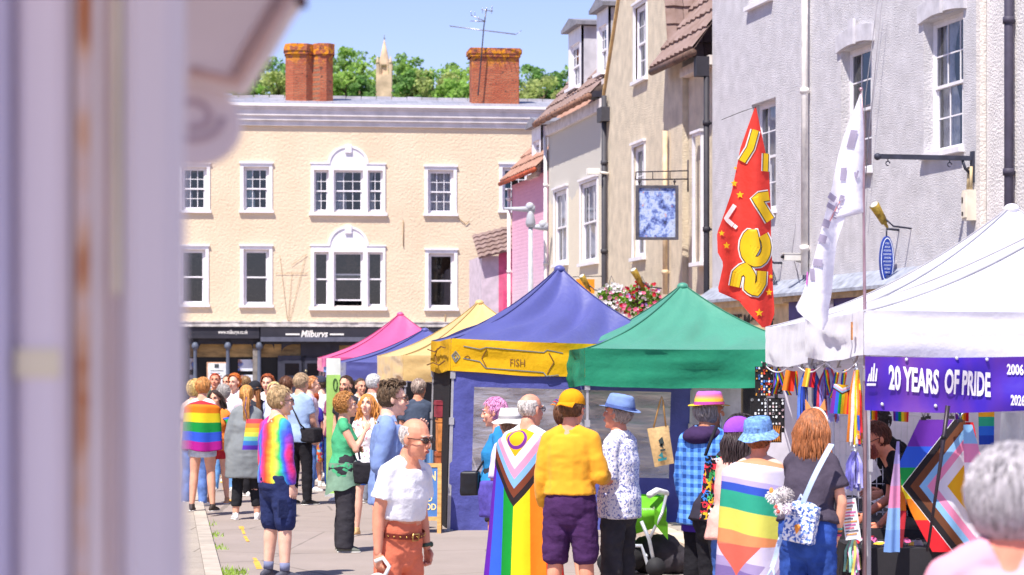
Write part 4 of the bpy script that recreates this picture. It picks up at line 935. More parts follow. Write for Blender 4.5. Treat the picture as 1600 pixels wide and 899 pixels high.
# far tents first
gazebo('bright pink gazebo nearest the dark shopfront', 515, 86, 9, 2.9, 2.9, 2.02, 2.87, .22, 'ea5f9c', 'ea5f9c', seed=1)
gazebo('navy blue gazebo between the bright pink and pale yellow ones', 541, 97, 9, 2.9, 2.9, 1.93, 2.5, .28, NAVY, NAVY, seed=2)
gy = gazebo('pale yellow gazebo behind the blue and yellow fish stall', 630, 108, 10.5, 2.75, 3, 2.03, 2.87, .36, 'ecca85', 'ecca85', seed=3, ripple=.02)
# ---- fish stall
gb = gazebo('blue gazebo with a yellow valance printed with the word fish', 697, 136, 6.4, 2.85, 2.95, 2.2, 3.14, .36, NAVY, 'efb913', tilt=1.6, seed=4, fold=.05)
tl = R(1.6)
BX = lambda px: (px-703)/135.2
BZ = lambda px, py: CH-(py-HZ)/135.2+BX(px)*tl
def flat(pts, y, par, mt, name, closed=False, r=.006):
    m = MB(); q = [(BX(a), 0, BZ(a, b)) for a, b in pts]
    if closed: q.append(q[0])
    q2 = []
    for a_, b_ in zip(q, q[1:]):
        for j in range(8): c_ = V(a_).lerp(V(b_), j/8); q2.append(vf(c_.x, c_.z, .004))
    q2.append(vf(q[-1][0], q[-1][2], .004))
    m.tube(q2, r, 4); return m.build(name, mt, par)
def vf(x, z, off): q = GF['blue gazebo with a yellow valance printed with the word fish'](min(1, max(0, x/2.85)), (2.2-z)/.36); return V((q.x, q.y-off, z))
val = [c for c in gb.children if c.name.startswith('valance')][0]
GRN = mat('6f7f8a', .7); BRN = mat('7a5326', .7)
t = fit_text('FISH', 23/135.2, 11.5/135.2); place_text(t, lambda a, b: vf(BX(807)+a, BZ(807, 567)+b, .006)).build('lettering', BRN, val)
flat([(722, 541), (748, 546), (757, 543), (848, 551), (853, 547), (878, 552)], -.06, val, GRN, 'printed_line'); flat([(722, 560), (748, 565), (757, 575), (848, 582), (853, 588), (872, 586)], -.06, val, GRN, 'printed_line')
flat([(758, 546), (751, 560), (758, 573)], -.06, val, BRN, 'printed_chevron', r=.007); flat([(856, 552), (864, 566), (854, 584)], -.06, val, BRN, 'printed_chevron', r=.007)
flat([(704, 556), (710, 549), (717, 558), (710, 566)], -.06, val, GRN, 'printed_diamond', True); flat([(707, 557), (710, 553), (713, 558), (710, 562)], -.06, val, GRN, 'printed_diamond', True); flat([(724, 558), (729, 556), (733, 559), (729, 561)], -.06, val, BRN, 'printed_fish', True, .004)
m = MB()
for q in (((-.062, .1, 2.1), (-.062, .7, 2.12), (-.062, 1.6, 2.06), (-.062, 2.8, 2.1)), ((-.062, .1, 1.95), (-.062, .9, 1.9), (-.062, 1.8, 1.93), (-.062, 2.8, 1.9)), ((-.062, 1.2, 2.1), (-.062, 1.5, 2.02), (-.062, 1.3, 1.93))): m.tube(q, .008, 4)
m.build('printed_line', BRN, val)
NV = mat(NAVY, .8, .1, 3, .35, 9, trans=.1, dist=.05)
def pvc():
    s = NT('clear_pvc'); out = s.t.nodes['Material Output']; t = s.n('BsdfTransparent'); t.inputs[0].default_value = (.93, .92, .95, 1)
    g = s.n('BsdfGlossy'); g.inputs['Roughness'].default_value = .22; g.inputs[0].default_value = (.95, .95, 1, 1); d = s.n('BsdfDiffuse'); d.inputs[0].default_value = (*lin('efe6e8'), 1); tr = s.n('BsdfTranslucent'); tr.inputs[0].default_value = (*lin('f4ecee'), 1)
    b = s.n('Bump'); b.inputs['Strength'].default_value = 1; b.inputs['Distance'].default_value = .06; mpp = s.n('Mapping'); mpp.inputs['Rotation'].default_value = (0, R(35), 0); mpp.inputs['Scale'].default_value = (1.1, 1, 4.5); s.l(s.co(), mpp.inputs['Vector']); nz = s.n('TexNoise'); nz.inputs['Scale'].default_value = 1.6; nz.inputs['Detail'].default_value = 6; s.l(mpp.outputs[0], nz.inputs['Vector']); s.l(nz.outputs['Fac'], b.inputs['Height']); s.l(b.outputs[0], g.inputs['Normal']); s.l(b.outputs[0], d.inputs['Normal'])
    m1 = s.n('MixShader'); m1.inputs[0].default_value = .4; s.l(d.outputs[0], m1.inputs[1]); s.l(g.outputs[0], m1.inputs[2]); m0 = s.n('MixShader'); m0.inputs[0].default_value = .25; s.l(m1.outputs[0], m0.inputs[1]); s.l(tr.outputs[0], m0.inputs[2])
    m2 = s.n('MixShader'); s.l(s.math('MULTIPLY_ADD', nz.outputs['Fac'], 1.6, -.3, clamp=True), m2.inputs[0]); s.l(t.outputs[0], m2.inputs[1]); s.l(m0.outputs[0], m2.inputs[2]); s.l(m2.outputs[0], out.inputs[0]); return s.m  # whitish diagonal streaks painted in as glare on the plastic
PVC = pvc()
def bw(x, z, amp=1):   # ripple of the hanging wall
    return .0+amp*(.03*noise.noise(V((x*1.5, 0, z*1.2)))+.05*noise.noise(V((x*.8, 3, z*2.2)))*max(0, (1.1-z)))+.02
wl = MB(); X0, X1, x0, x1 = .02, 2.82, .28, 2.58; zt, zb, zT = 1.66, .66, 1.86
def seg(m_, xa, xb, za, zb_, nx, nz, sag=0): m_.sheet(lambda a, b: (xa+(xb-xa)*a, bw(xa+(xb-xa)*a, za+(zb_-za)*b)-sag*sin(pi*a)*(1-b)*.1, za+(zb_-za)*b), nx, nz)
seg(wl, X0, X1, zt, zT, 40, 3); seg(wl, X0, x0, .0, zt, 6, 24); seg(wl, x1, X1, .0, zt, 6, 24); seg(wl, x0, x1, .0, zb, 40, 12, 1)
wl.uv = {}; sw = wl.build('side_wall', NV, gb); wl = MB(); seg(wl, x0, x1, zb, zt, 40, 20); wl.uv = {}; wl.build('clear_window', PVC, sw)
m = MB(); m.box((.03, .4, 0), (.05, 2.84, 1.9)); m.build('side_wall', mat('1d1b20', .9, .2), gb, label='black side cloth inside the fish stall')
m = MB(); m.box((.05, 2.84, 0), (2.8, 2.87, 1.95)); m.build('side_wall', mat('d9cfd0', .9, .15, 2, trans=.4), gb, label='pale back cloth inside the fish stall')
# things on sale inside the fish stall, seen dimly
o = thing('display_crates', 'orange and red crates stacked inside the fish stall by its left leg', 'crates', G(688, 130)+V((0, .2, 0)), R(6)); 
for (x, z, h, c) in ((0, .5, .35, 'b0603a'), (.02, .86, .4, 'd98a4a'), (.0, 1.27, .2, '9c3a48')):
    m = MB(); m.box((x-.06, -.1, z), (x+.06, .3, z+h)); m.box((x-.066, -.106, z+h-.05), (x+.066, .31, z+h-.02)); m.build('crate', mat(c, .7, .3, 9), o)
# ---- green gazebo
gg_ = gazebo('green gazebo with a low sagging canopy beside the pride stall', 914, 142, 6, 2.72, 3, 2.08, 2.85, .4, '4c9f84', '248a68', seed=5, fold=.03, ripple=.03, legs='1111')  # sun sheen painted in: canopy green paled, valance a darker copy
m = MB(); m.sheet(lambda a, b: (.9+1.45*a, 2.9+.03*sin(a*20), 2.0*b), 30, 6); m.uv = {}; m.build('side_wall', mat('d9d4de', .8, .1, trans=.2), gg_, label='pale back sheet inside the green gazebo')
# ---- two white gazebos of the pride stall
WT = 'f0eef6'
gn = gazebo('white gazebo nearest us, over the pride stall banner', 1350, 240, 0, 3.9, 3.0, 2.26, 3.12, .28, WT, WT, seed=6, ripple=.014, kpow=1.7, fold=.015)
gf = gazebo('white gazebo with the taller visible peak, behind the banner gazebo', 1262+0, 199, -.5, 3.86, 3.25, 2.25, 3.27, .32, WT, WT, seed=8, ripple=.009, fold=.015, legs='1111')
gf.location = (2.32, 18.05, 0)
m = MB(); m.sheet(lambda a, b: (3.8*a, 3.15+.03*noise.noise(V((a*6, b, 0))), 2.2*b), 40, 6); m.sheet(lambda a, b: (3.82+.03*noise.noise(V((a*6, b, 3))), 3.15*a, 2.2*b), 30, 6); m.uv = {}; m.build('side_wall', mat('e4dfec', .8, .06, trans=.3), gf)
m = MB(); m.sheet(lambda a, b: (3.86+.03*noise.noise(V((a*6, b, 5))), 3*a, 2.2*b), 30, 6); m.uv = {}; m.build('side_wall', mat('e4dfec', .8, .06, trans=.3), gn)
m = MB(); x_, z_ = .0, 0
vn = [c for c in gn.children if c.name.startswith('valance')][0]
m = MB(); m.box((-.045, .22, 2.08), (-.04, .28, 2.2)); m.build('sticker', mat('d98a4a', .6, .4, 60), vn)
# ---- banner
kb = 243.0; Yb = F/kb
def bpt(px, py, dy=0): 
    q = P(px, py, kb); s_ = .035*sin((px-1350)/26.0)+.04*noise.noise(V((px*.012, py*.02, 1))); q.y += s_-.05+dy; return q
b0 = V((P(1352, 0, kb).x, Yb, 0))
o = thing('banner', 'purple banner reading 20 years of pride under the white valance', 'banner', b0)
m = MB(); m.sheet(lambda a, b: bpt(1350+262*a, (641-3*a+9*a*a if 0 else 641+4*sin(pi*a))*(1-b)+(557+2*sin(pi*a))*b)-b0, 90, 14)
s = NT('banner_print_shading'); u, v = uvxy(s); n = s.noise(2.2, 3, stretch=(1, 1, .4)); c = s.ramp(n, [(.36, '4426b8'), (.5, '6434a8'), (.62, '8a5098')]); c = s.mix(s.ramp(u, [(.0, '4a2fd0'), (1, '6a3aa0')]), c, '7040a8') if 0 else c  # purple mottle, with translucent fold shading painted into its tones
s.col(c); s.bump(s.noise(4, 3), .3, .03); m.build('cloth', s.fin(.45, spec=.4, trans=.25), o)
PW = mat('efe9f2', .6, .0)
def btext(txt, x0, x1, y0, y1, skew=0, **kk):
    t = fit_text(txt, x1-x0, y1-y0, **kk); cx, cy = (x0+x1)/2, (y0+y1)/2
    return place_text(t, lambda a, b: bpt(cx+a, cy-b+skew*a, -.012)-b0)
for tx in (('20 YEARS', 1388, 1462, 574, 613, .10), ('OF PRIDE', 1471, 1546, 579, 618, .08)): btext(*tx, bold=.035).build('lettering', PW, o)
btext('2006', 1572, 1597, 569, 586, .05, bold=.03).build('lettering', PW, o); btext('2026', 1576, 1597, 617, 634, .05, bold=.03).build('lettering', PW, o)
t = MB()
for (x, h) in ((1353, 12), (1357, 22), (1361, 28), (1365, 20)):
    q = [bpt(x, 596, -.012)-b0, bpt(x+3, 596, -.012)-b0, bpt(x+5, 596-h, -.012)-b0, bpt(x+3, 596-h, -.012)-b0]; t.poly(q)
t.poly([bpt(1352, 603, -.012)-b0, bpt(1367, 603, -.012)-b0, bpt(1367, 599, -.012)-b0, bpt(1352, 599, -.012)-b0]); t.build('crest', PW, o)
m = MB()
for (x, y) in ((1378, 632), (1458, 634), (1540, 562), (1490, 560), (1415, 562)): m.ell(bpt(x, y, -.01)-b0, .012, nu=8, nv=5)
m.build('eyelet', mat('e8e8ee', .3, metal=.5), o)
# ---- small flags hanging as bunting along the front and the left side
PROG = progress('small_progress_flag', .34, .34, [(.12, 'f2f0f4'), (.18, 'f3a6c4'), (.23, '8cc4ec'), (.28, '7a4a2a'), (.31, '241f22')], 'b', RB[::-1], main=1)
def small_flag(label, pts, k, mt, group=None, name='small_flag', sag=.02, cat='flag'):
    # pts: four photo corners (tl, tr, br, bl) at scale k
    q = [P(a, b, k) for a, b in pts]; base = V((q[0].x, q[0].y, 0)); ph = pts[0][0]
    m = MB(); m.sheet(lambda a, b: (q[0].lerp(q[1], a)).lerp(q[3].lerp(q[2], a), b)-base+V((0, sag*sin(a*7+ph)*(.3+b), 0)), 12, 12)
    me = m.build(name, mt, None); me.location = base; tag(me, label, cat, group); return me
for i, (a, b, c, d, w_) in enumerate(((1354, 624, 1371, 657, 'at the pole end of the front string'), (1395, 627, 1421, 660, 'above the bespectacled vendor'), (1492, 628, 1514, 659, 'right of the black pole'))):
    small_flag('small progress pride flag '+w_, ((a, b), (c, b+1), (c-1, d), (a+1, d-2)), 236, PROG, 'small flags strung under the banner')
small_flag('small rainbow flag blown sideways beside the black pole', ((1438, 624), (1474, 626), (1478, 646), (1462, 640)), 236, stripes(RB, 1), 'small flags strung under the banner')
m = MB(); m.tube([P(x, 623+3*sin((x-1350)/40), 236)-P(1350, 623, 236) for x in range(1350, 1610, 12)], .005, 5); o = m.build('bunting_string', mat('e8e2ea', .7)); o.location = P(1350, 623, 236); tag(o, 'white string along the stall front under the purple banner', 'string')
side = lambda px: 167+(240-167)*(px-1192)/(1350-1192)
sx = 'small flags strung along the open left side'
for (a, b, c, d, mt, lb) in ((1225, 578, 1240, 612, stripes(['f6892a', 'ee3d24'], 0), 'small orange and red flag left of the blue lanyards'), (1256, 575, 1272, 606, stripes(['e8a02c', 'f2df55', 'cf5aa0', 'e4252f'], 0), 'small yellow and pink flag over the blue lanyards'),
                         (1300, 600, 1328, 648, PROG, 'small progress pride flag right of the blue lanyards')):
    small_flag(lb, ((a+3, b), (c+3, b+3), (c, d), (a-3, d-2)), side((a+c)/2)+2, mt, sx)
m = MB()
q0 = P(1190, 567, 169); 
for j in range(41): pass
pp = []
for j in range(41):
    px = 1190+150*j/40; pp.append(P(px, 566+16*abs(sin(pi*j/40*3)), side(px)+1)-q0)
m.tube(pp, .006, 5); o = m.build('bunting_string', mat('eeeaf2', .7)); o.location = q0; tag(o, 'white swagged string along the open left side of the stall', 'string')
def ribbon(label, cols, pts, k, w_px, n=1, group=None, name='ribbon', cat='ribbon'):
    # hanging loops of ribbon, photo-space polyline
    base = P(*pts[0], k); m = MB(); rnd = random.Random(int(pts[0][0]))
    q = [P(a, b, k)-base for a, b in pts]; wv = V((w_px/k/2, 0, 0))
    def fn(a, b):
        f = b*(len(q)-1); i = min(int(f), len(q)-2); c = q[i].lerp(q[i+1], f-i); return c+wv*(2*a-1)+V((0, .02*sin(b*6+a*3), 0))
    m.sheet(fn, 4, 14); o = m.build(name, stripes(cols, 0), None); o.location = base; return tag(o, label, cat, group)
RR = ['7b2b9e', '2f5fd8', '139a48', 'f6df25', 'f58a1f', 'e4252f']
ribbon('rainbow ribbon hanging beside the small pin board', RR, ((1216, 576), (1214, 596), (1209, 616)), 176, 8); ribbon('rainbow ribbon curling left of the small orange flag', RR, ((1218, 580), (1224, 600), (1234, 618)), 178, 8)
ribbon('rainbow ribbon right of the small orange flag', RR, ((1243, 580), (1244, 600), (1247, 618)), 182, 6); ribbon('rainbow ribbon right of the blue lanyards', RR, ((1290, 578), (1292, 600), (1298, 618)), 205, 7); ribbon('rainbow ribbon slanting left above the progress flag', RR, ((1308, 582), (1304, 602), (1297, 622)), 212, 7); ribbon('rainbow ribbon above the progress flag, close to the pole', RR, ((1320, 578), (1317, 600), (1320, 622)), 218, 7)
def bundle(label, px, py, k, wpx, hpx, cols, n, seed, cat='lanyards'):
    rnd = random.Random(seed); base = P(px, py, k); o = thing('lanyard_bundle', label, cat, base, 0, 'bundles of lanyards hung at the stall'); H = hpx/k; W = wpx/k
    for ci, c in enumerate(cols):
        m = MB()
        for _ in range(n//len(cols)):
            x = rnd.uniform(-.5, .5)*W; y = rnd.uniform(-.05, .05); l_ = H*rnd.uniform(.8, 1); dx = rnd.uniform(-.03, .03); ww = .008
            def fn(a, b): return V((x*(.25+.75*min(1, b*3))+dx*b+ww*(2*a-1), y+.008*sin(b*9+x*40), -l_*b))
            m.sheet(fn, 1, 8)
        m.uv = {}; m.build('lanyard', mat(c, .45, .15, 20, spec=.6), o, kind='stuff')
    m = MB(); m.tube([(0, 0, -.0), (0, 0, .04)], .01, 6); m.ell((0, 0, .0), (W*.25, .05, .02)); m.build('hook', mat('b0b0b8', .3, metal=.7), o)
bundle('big bundle of shiny blue lanyards hanging at the stall side', 1266, 572, 195, 34, 96, ('2a4fc4', '5f86e6', '1f3488'), 60, 1); bundle('bundle of lilac and red lanyards right of the blue bundle', 1294, 574, 204, 26, 88, ('8a7fd0', 'a9a3dc', 'c8364a'), 40, 2)
bundle('bundle of rainbow lanyards hanging against the steel corner pole', 1338, 578, 236, 14, 122, ('e4252f', 'f6df25', '2f5fd8', 'ece9f2', 'f58a1f'), 30, 3); bundle('bundle of lilac keyrings below the rainbow lanyards at the pole', 1335, 705, 240, 22, 62, ('9c9ae0', 'b9b4ea', '7470c8'), 34, 4); bundle('bundle of pastel beads low on the corner pole', 1333, 842, 242, 20, 60, ('f0a0c8', '9fe0c8', 'f6e06a', '4a4a50'), 30, 5)
# pin boards
def board(label, x0, x1, y0, y1, k, n, cols, seed, yo=0, name='pin_board'):
    rnd = random.Random(seed); a = P(x0, y1, k); b = P(x1, y0, k); base = V((a.x, a.y, a.z)); o = thing(name, label, 'pin board', base, 0, 'boards of enamel pins at the stall corner'); w_, h_ = b.x-a.x, b.z-a.z
    m = MB(); m.box((0, 0, 0), (w_, .02, h_)); m.box((w_*.4, -.005, h_), (w_*.6, .015, h_+.04)); m.build('panel', mat('232124', .8, .2, 30), o)
    nx = n; ny = max(2, int(n*h_/w_))
    for ci, c in enumerate(cols):
        m = MB()
        for i in range(nx):
            for j in range(ny):
                if rnd.random() < .5/len(cols)+.05: x, z = w_*(i+.6)/(nx+.2), h_*(j+.6)/(ny+.2); r_ = rnd.uniform(.005, .009); m.box((x-r_, -.008, z-r_*1.3), (x+r_, -.002, z+r_*1.3), Matrix.Rotation(rnd.uniform(-.5, .5), 3, 'Y'))
        m.build('pin', mat(c, .4, .1), o, kind='stuff')
board('upper black board of multicoloured enamel pins at the tent corner', 1180, 1208, 573, 619, 171, 7, ('e8a23c', 'e8e4e4', 'd84a3c', '4a7ac8'), 1); board('narrow black board of small earrings behind the ribbons', 1209, 1223, 580, 616, 173, 4, ('d88a3c', '8a8a90'), 2)
board('lower black board with rows of white pins, left half of the pair', 1172, 1199, 622, 676, 174, 5, ('eef0f4', 'dfe8f4'), 3); board('lower black board with pale pins, right half of the pair', 1200, 1226, 622, 676, 174, 5, ('e9c8cc', 'eef0f4'), 4)
# basket tray under the boards
o = thing('wire_rack', 'orange and black lattice rack under the pin boards', 'rack', P(1190, 690, 175)); m = MB()
for i in range(9): m.tube([(i*.018, 0, 0), (i*.018+.02, 0, .14)], .004, 4); m.tube([(i*.018+.02, .003, 0), (i*.018, .003, .14)], .004, 4)
m.build('lattice', mat('d98a3c', .6), o); m = MB(); m.box((-.01, .01, -.01), (.18, .03, .15)); m.build('backing', mat('3a2a22', .8), o)
# ---- tables under black cloth, goods
def cloth_table(label, x0, x1, y0, y1, h, c='2b292d'):
    o = thing('stall_table', label, 'table', (x0, y0, 0)); m = MB()
    w_, d_ = x1-x0, y1-y0; m.box((0.01, .01, h-.03), (w_-.01, d_-.01, h)); m.build('tabletop', mat('8a6a4a', .7), o)
    m = MB(); m.poly([(-.01, -.01, h+.004), (w_+.01, -.01, h+.004), (w_+.01, d_+.01, h+.004), (-.01, d_+.01, h+.004)])
    per = [(-.01, -.01), (w_+.01, -.01), (w_+.01, d_+.01), (-.01, d_+.01)]
    for i in range(4):
        a, b = V((*per[i], 0)), V((*per[(i+1) % 4], 0)); dn = (b-a).normalized(); out = V((dn.y, -dn.x, 0)); L_ = (b-a).length
        m.sheet(lambda s_, t: a.lerp(b, s_)+V((0, 0, (h+.004)*(1-t)+.02*t))+out*(.02*t+.02*t*sin(s_*L_*18+i)), int(L_*22), 6)
    m.uv = {}; m.build('cloth', mat(c, .85, .15, 3, .2, 20), o)
    for x in (.05, w_-.05):
        for y in (.05, d_-.05): m = MB(); m.tube([(x, y, 0), (x, y, h-.03)], .015, 6); m.build('leg', STEEL, o)
    return o
cloth_table('front stall table draped in black cloth below the big flag', 2.24, 5.6, 15.1, 15.85, .71); cloth_table('side stall table draped in black cloth behind the girl with the backpack', 2.5, 3.05, 16.4, 20.6, .74)
rnd = random.Random(12)
cs = ['d8303c', 'f2f0f4', '2c2a30', '4a56c8', 'e870a8', 'f0c040', '9c9ca6']
for i in range(14):
    px = 1352+i*7.2+rnd.uniform(-2, 2); o = thing('badge_pack', f"{['flat','folded','small','rolled'][i%4]} {['red','white','black','blue','pink','yellow','grey'][i%7]} packet {['at the left end','left of centre','in the middle','at the right end'][min(3,i//4)]} of the front stall table", 'packet', (((px-800)/238), 15.25+rnd.uniform(0, .4), .716), rnd.uniform(0, 3), 'goods laid out on the front table')
    m = MB(); w_, d_, h_ = rnd.uniform(.03, .06), rnd.uniform(.02, .05), rnd.uniform(.012, .04); m.sheet(lambda a, b: (w_*(2*a-1), d_*(2*b-1), h_*sin(pi*a)**.4*sin(pi*b)**.4), 8, 6); m.uv = {}; m.build('wrap', mat(cs[i % 7], .35, .15, 30), o); m = MB(); m.box((-w_*.5, -d_*.4, h_*.9), (w_*.5, d_*.4, h_*1.05)); m.build('card', mat(cs[(i+3) % 7], .6), o)
# white wire grid behind the goods
o = thing('grid_panel', 'white wire grid panel behind the bending girl at the stall', 'grid panel', (2.5, 17.9, .6)); m = MB()
for i in range(16): m.tube([(.028*i*1.7, 0, 0), (.028*i*1.7, 0, .9)], .004, 4)
for j in range(8): m.tube([(0, 0, .06+j*.11), (.72, 0, .06+j*.11)], .004, 4)
m.build('wires', mat('e4e2ea', .4), o); m = MB(); m.tube([(0, 0, -.0), (0, 0, .92), (.72, 0, .92), (.72, 0, 0)], .008, 6); m.build('frame', mat('e4e2ea', .4), o)
# price sheet
o = thing('price_sheet', 'white price sheet with coloured printed rows hung on the corner pole', 'price sheet', P(1329, 780, 243)); m = MB(); m.box((-.05, 0, -.26), (.05, .003, 0), Matrix.Rotation(R(-8), 3, 'Y')); m.build('paper', mat('f2f0f4', .6), o)
for i in range(11): m = MB(); m.box((-.042, -.004, -.03-i*.02), (.04-(i*7 % 3)*.012, -.001, -.022-i*.02), Matrix.Rotation(R(-8), 3, 'Y'), (0, 0, -.13)); m.build('printed_row', mat(('e4607a', '5a5a62', 'e89a3c', 'c84a9a')[i % 4], .6), o)
# ---- big progress flag hanging at the front with its neighbours
kf = 239.0
def pxsheet(name, label, cat, rows, k, mt, nx=30, ny=30, depth=.03, freq=.06, group=None, thick=True, ph=0):
    # rows: (py, pxleft, pxright); built as a real hanging sheet with folds
    base = P(rows[0][1], rows[0][0], k)
    def fn(a, b):
        py = rows[0][0]+(rows[-1][0]-rows[0][0])*b
        for (y0, l0, r0), (y1, l1, r1) in zip(rows, rows[1:]):
            if y0 <= py <= y1+1e-6: f = (py-y0)/(y1-y0); L_ = l0+(l1-l0)*f; R_ = r0+(r1-r0)*f; break
        px = L_+(R_-L_)*a; q = P(px, py, k); q.y += depth*sin(px*freq+ph+.01*py)+depth*.6*noise.noise(V((px*.03, py*.01, ph))); return q-base
    m = MB(); m.sheet(fn, nx, ny); o = m.build(name, mt, None); o.location = base; return tag(o, label, cat, group), fn, base
s = NT('progress_flag_print'); u, v = uvxy(s)
# u 0 left .. 1 right ; v 0 top .. 1 bottom (in photo units: width 130, height 206)
X = s.math('MULTIPLY', u, 130); Y = s.math('ABSOLUTE', s.math('SUBTRACT', s.math('MULTIPLY', v, 206), 104)); e = s.math('DIVIDE', s.math('MULTIPLY_ADD', Y, -.78, X), 130)
c = bands(s, s.math('ADD', e, 1, clamp=False), [(0, 'ffffff')]) if 0 else None
e2 = s.math('MULTIPLY_ADD', e, .5, .5)      # -1..1 -> 0..1
st_top = bands(s, v, [(0, '6a2fa8'), (.2, '2f5fd8'), (.36, '139a48'), (.5, 'f6df25'), (.6, 'f58a1f'), (.76, 'e4252f')])
ch = bands(s, e2, [(0, 'ffffff'), (.52, '241f22'), (.57, '6d4028'), (.625, '8cbfe8'), (.67, 'ee8fb4'), (.72, 'e8e2ea'), (.79, 'e9ae1c')])
c = s.mix(s.math('GREATER_THAN', e2, .52), st_top, ch); s.col(c); s.bump(s.noise(5, 4), .3, .03); BIGF = s.fin(.7, trans=.25)
# unroll: uv set from photo position
rows = [(656, 1437, 1506), (690, 1419, 1514), (722, 1404, 1522), (760, 1407, 1528), (800, 1424, 1532), (862, 1456, 1534)]
o, fn, base = pxsheet('hanging_flag', 'big progress pride flag hanging diagonally behind the thin black pole', 'flag', rows, kf, BIGF, 40, 40, .035, .07)
uvl = o.data.uv_layers[0]
for lp in o.data.loops:
    q = o.data.vertices[lp.vertex_index].co+base; px = 800+q.x/q.y*F; py = HZ-(q.z-CH)/q.y*F; uvl.data[lp.index].uv = ((px-1404)/130, (py-656)/206)
pxsheet('hanging_flag', 'narrow lilac, pink and light blue flag edge left of the big flag', 'flag', [(690, 1401, 1406), (760, 1391, 1407), (863, 1381, 1406)], 241, stripes(['a9a0dc', 'c6a0cc', 'e58fb8', '8fb8e8', '7fa8e4'], 1), 8, 20, .02, .3)
pxsheet('hanging_flag', 'narrow yellow to red flag edge tucked behind the lilac one', 'flag', [(740, 1405, 1410), (800, 1405, 1416), (856, 1403, 1410)], 237.5, stripes(['f2b83c', 'f28a2c', 'c8303c', '8a2430'], 1), 8, 16, .01, .3)
o_, _, _ = pxsheet('hanging_flag', 'pink and white flag corner with part of a purple ring, right of the big flag', 'flag', [(664, 1505, 1520), (700, 1506, 1529), (735, 1508, 1530), (790, 1513, 1531), (840, 1524, 1538)], 241, stripes(['8cbfe8', 'e58fb8', 'e9e2ea', 'efb01c', 'efb01c', 'e8e2ea'], 1), 14, 24, .02, .15)
m = MB(); m.tube([P(1519+12*cos(t), 775+22*sin(t), 243)-o_.location for t in [1.4+i*.22 for i in range(17)]], .008, 5); m.build('purple_ring', mat('7a2f96', .7), o_)
pxsheet('hanging_cloth', 'crumpled bright pink cloth hanging at the right of the flags', 'cloth', [(700, 1520, 1530), (730, 1522, 1541), (760, 1524, 1536)], 238, mat('f0559a', .8, .15, 5, .4, 20, trans=.2), 10, 12, .04, .3); pxsheet('hanging_cloth', 'red cloth edge hanging above the pink cloth', 'cloth', [(660, 1508, 1520), (700, 1514, 1528), (712, 1520, 1529)], 237, mat('e02a30', .8, .15, 5, .3, 20, trans=.2), 8, 10, .03, .3)
pxsheet('hanging_flag', 'yellow, green and blue flag hanging under the right end of the banner', 'flag', [(637, 1528, 1554), (695, 1529, 1553)], 226, stripes(['f2b02c', '2fae8c', '2f6fe0', '2448b8'], 1), 10, 12, .015, .2)
pxsheet('hanging_cloth', 'white cloth with blue print hanging at the right end of the stall', 'cloth', [(645, 1562, 1598), (760, 1556, 1610)], 222, mat('dfe2f2', .8, .2, 3, .4, 8, trans=.2), 14, 12, .05, .2)
o = thing('thin_pole', 'thin black pole leaning in front of the big flag', 'pole', P(1449, 862, 246)); q = P(1449, 862, 246); m = MB(); m.tube([V((0, 0, 0)), P(1470, 720, 246)-q, P(1481, 634, 246)-q], [.009, .012, .016], 8); m.build('shaft', mat('3c343c', .4, metal=.4), o); m = MB(); m.tube([P(1474, 686, 246)-q, P(1475, 680, 246)-q], .018, 8); m.build('clip', mat('1c1a1e', .5), o)
m = MB()
for (x, y) in ((1443, 652), (1450, 650), (1500, 655), (1487, 650)):
    o = thing('clip', 'small black and silver clip gripping the flags, %s' % {1443: 'leftmost', 1450: 'second from left', 1487: 'beside the black pole', 1500: 'rightmost'}[x], 'clip', P(x, y, 241), 0, 'clips along the top edge of the flags')
    m = MB(); m.box((-.015, -.02, -.02), (.015, .02, .0)); m.build('jaw', mat('2a282c', .4), o)
    for s_ in (-.5, .5): m = MB(); m.tube([(0, 0, 0), (s_*.03, s_*.01, .035), (s_*.06, s_*.02, .04)], .004, 5); m.build('handle', mat('c8c6cc', .3, metal=.8), o)
# ================================================================ feather flags
kr = 158.0
def foldy(px, py, ph): return .05*sin(px*.11+ph)+.05*noise.noise(V((px*.02, py*.008, ph)))
def feather(name, label, k, rows, cc, ph, nx=24, ny=50):
    base = P(rows[0][1], rows[0][0], k)
    def at(px, py, off=0): q = P(px, py, k); q.y += foldy(px, py, ph)+off; return q-base
    def fn(a, b):
        py = rows[0][0]+(rows[-1][0]-rows[0][0])*b
        for (y0, l0, r0), (y1, l1, r1) in zip(rows, rows[1:]):
            if y0 <= py <= y1+1e-6: f = (py-y0)/(y1-y0); L_ = l0+(l1-l0)*f; R_ = r0+(r1-r0)*f; break
        return at(L_+(R_-L_)*a, py)
    o = thing(name, label, 'feather flag', base); m = MB(); m.sheet(fn, nx, ny); m.uv = {}; m.build('sail', mat(cc, .6, .06, 2, .35, 12, trans=.3, name='sail_cloth', dist=.03), o); return o, at, base
o, at, base = feather('feather_flag', 'red feather flag with yellow letters and stars hanging limp', kr, [(168, 1179, 1181), (200, 1168, 1188), (230, 1158, 1195), (262, 1152, 1202), (300, 1144, 1204), (330, 1133, 1206), (365, 1120, 1206), (395, 1121, 1207), (412, 1130, 1208), (430, 1126, 1208), (456, 1120, 1209), (470, 1155, 1210), (490, 1170, 1211), (512, 1190, 1203)], 'ea4236', .5)
YL = mat('f4c31c', .6, .05, trans=.2); OUT = mat('f4eee6', .6, trans=.2); DK = mat('4a3018', .7)
def fl_poly(m_, pts, off): 
    n0 = len(m_.v); 
    for a, b in pts: m_.v.append(at(a, b, off))
    m_.face(range(n0, n0+len(pts)))
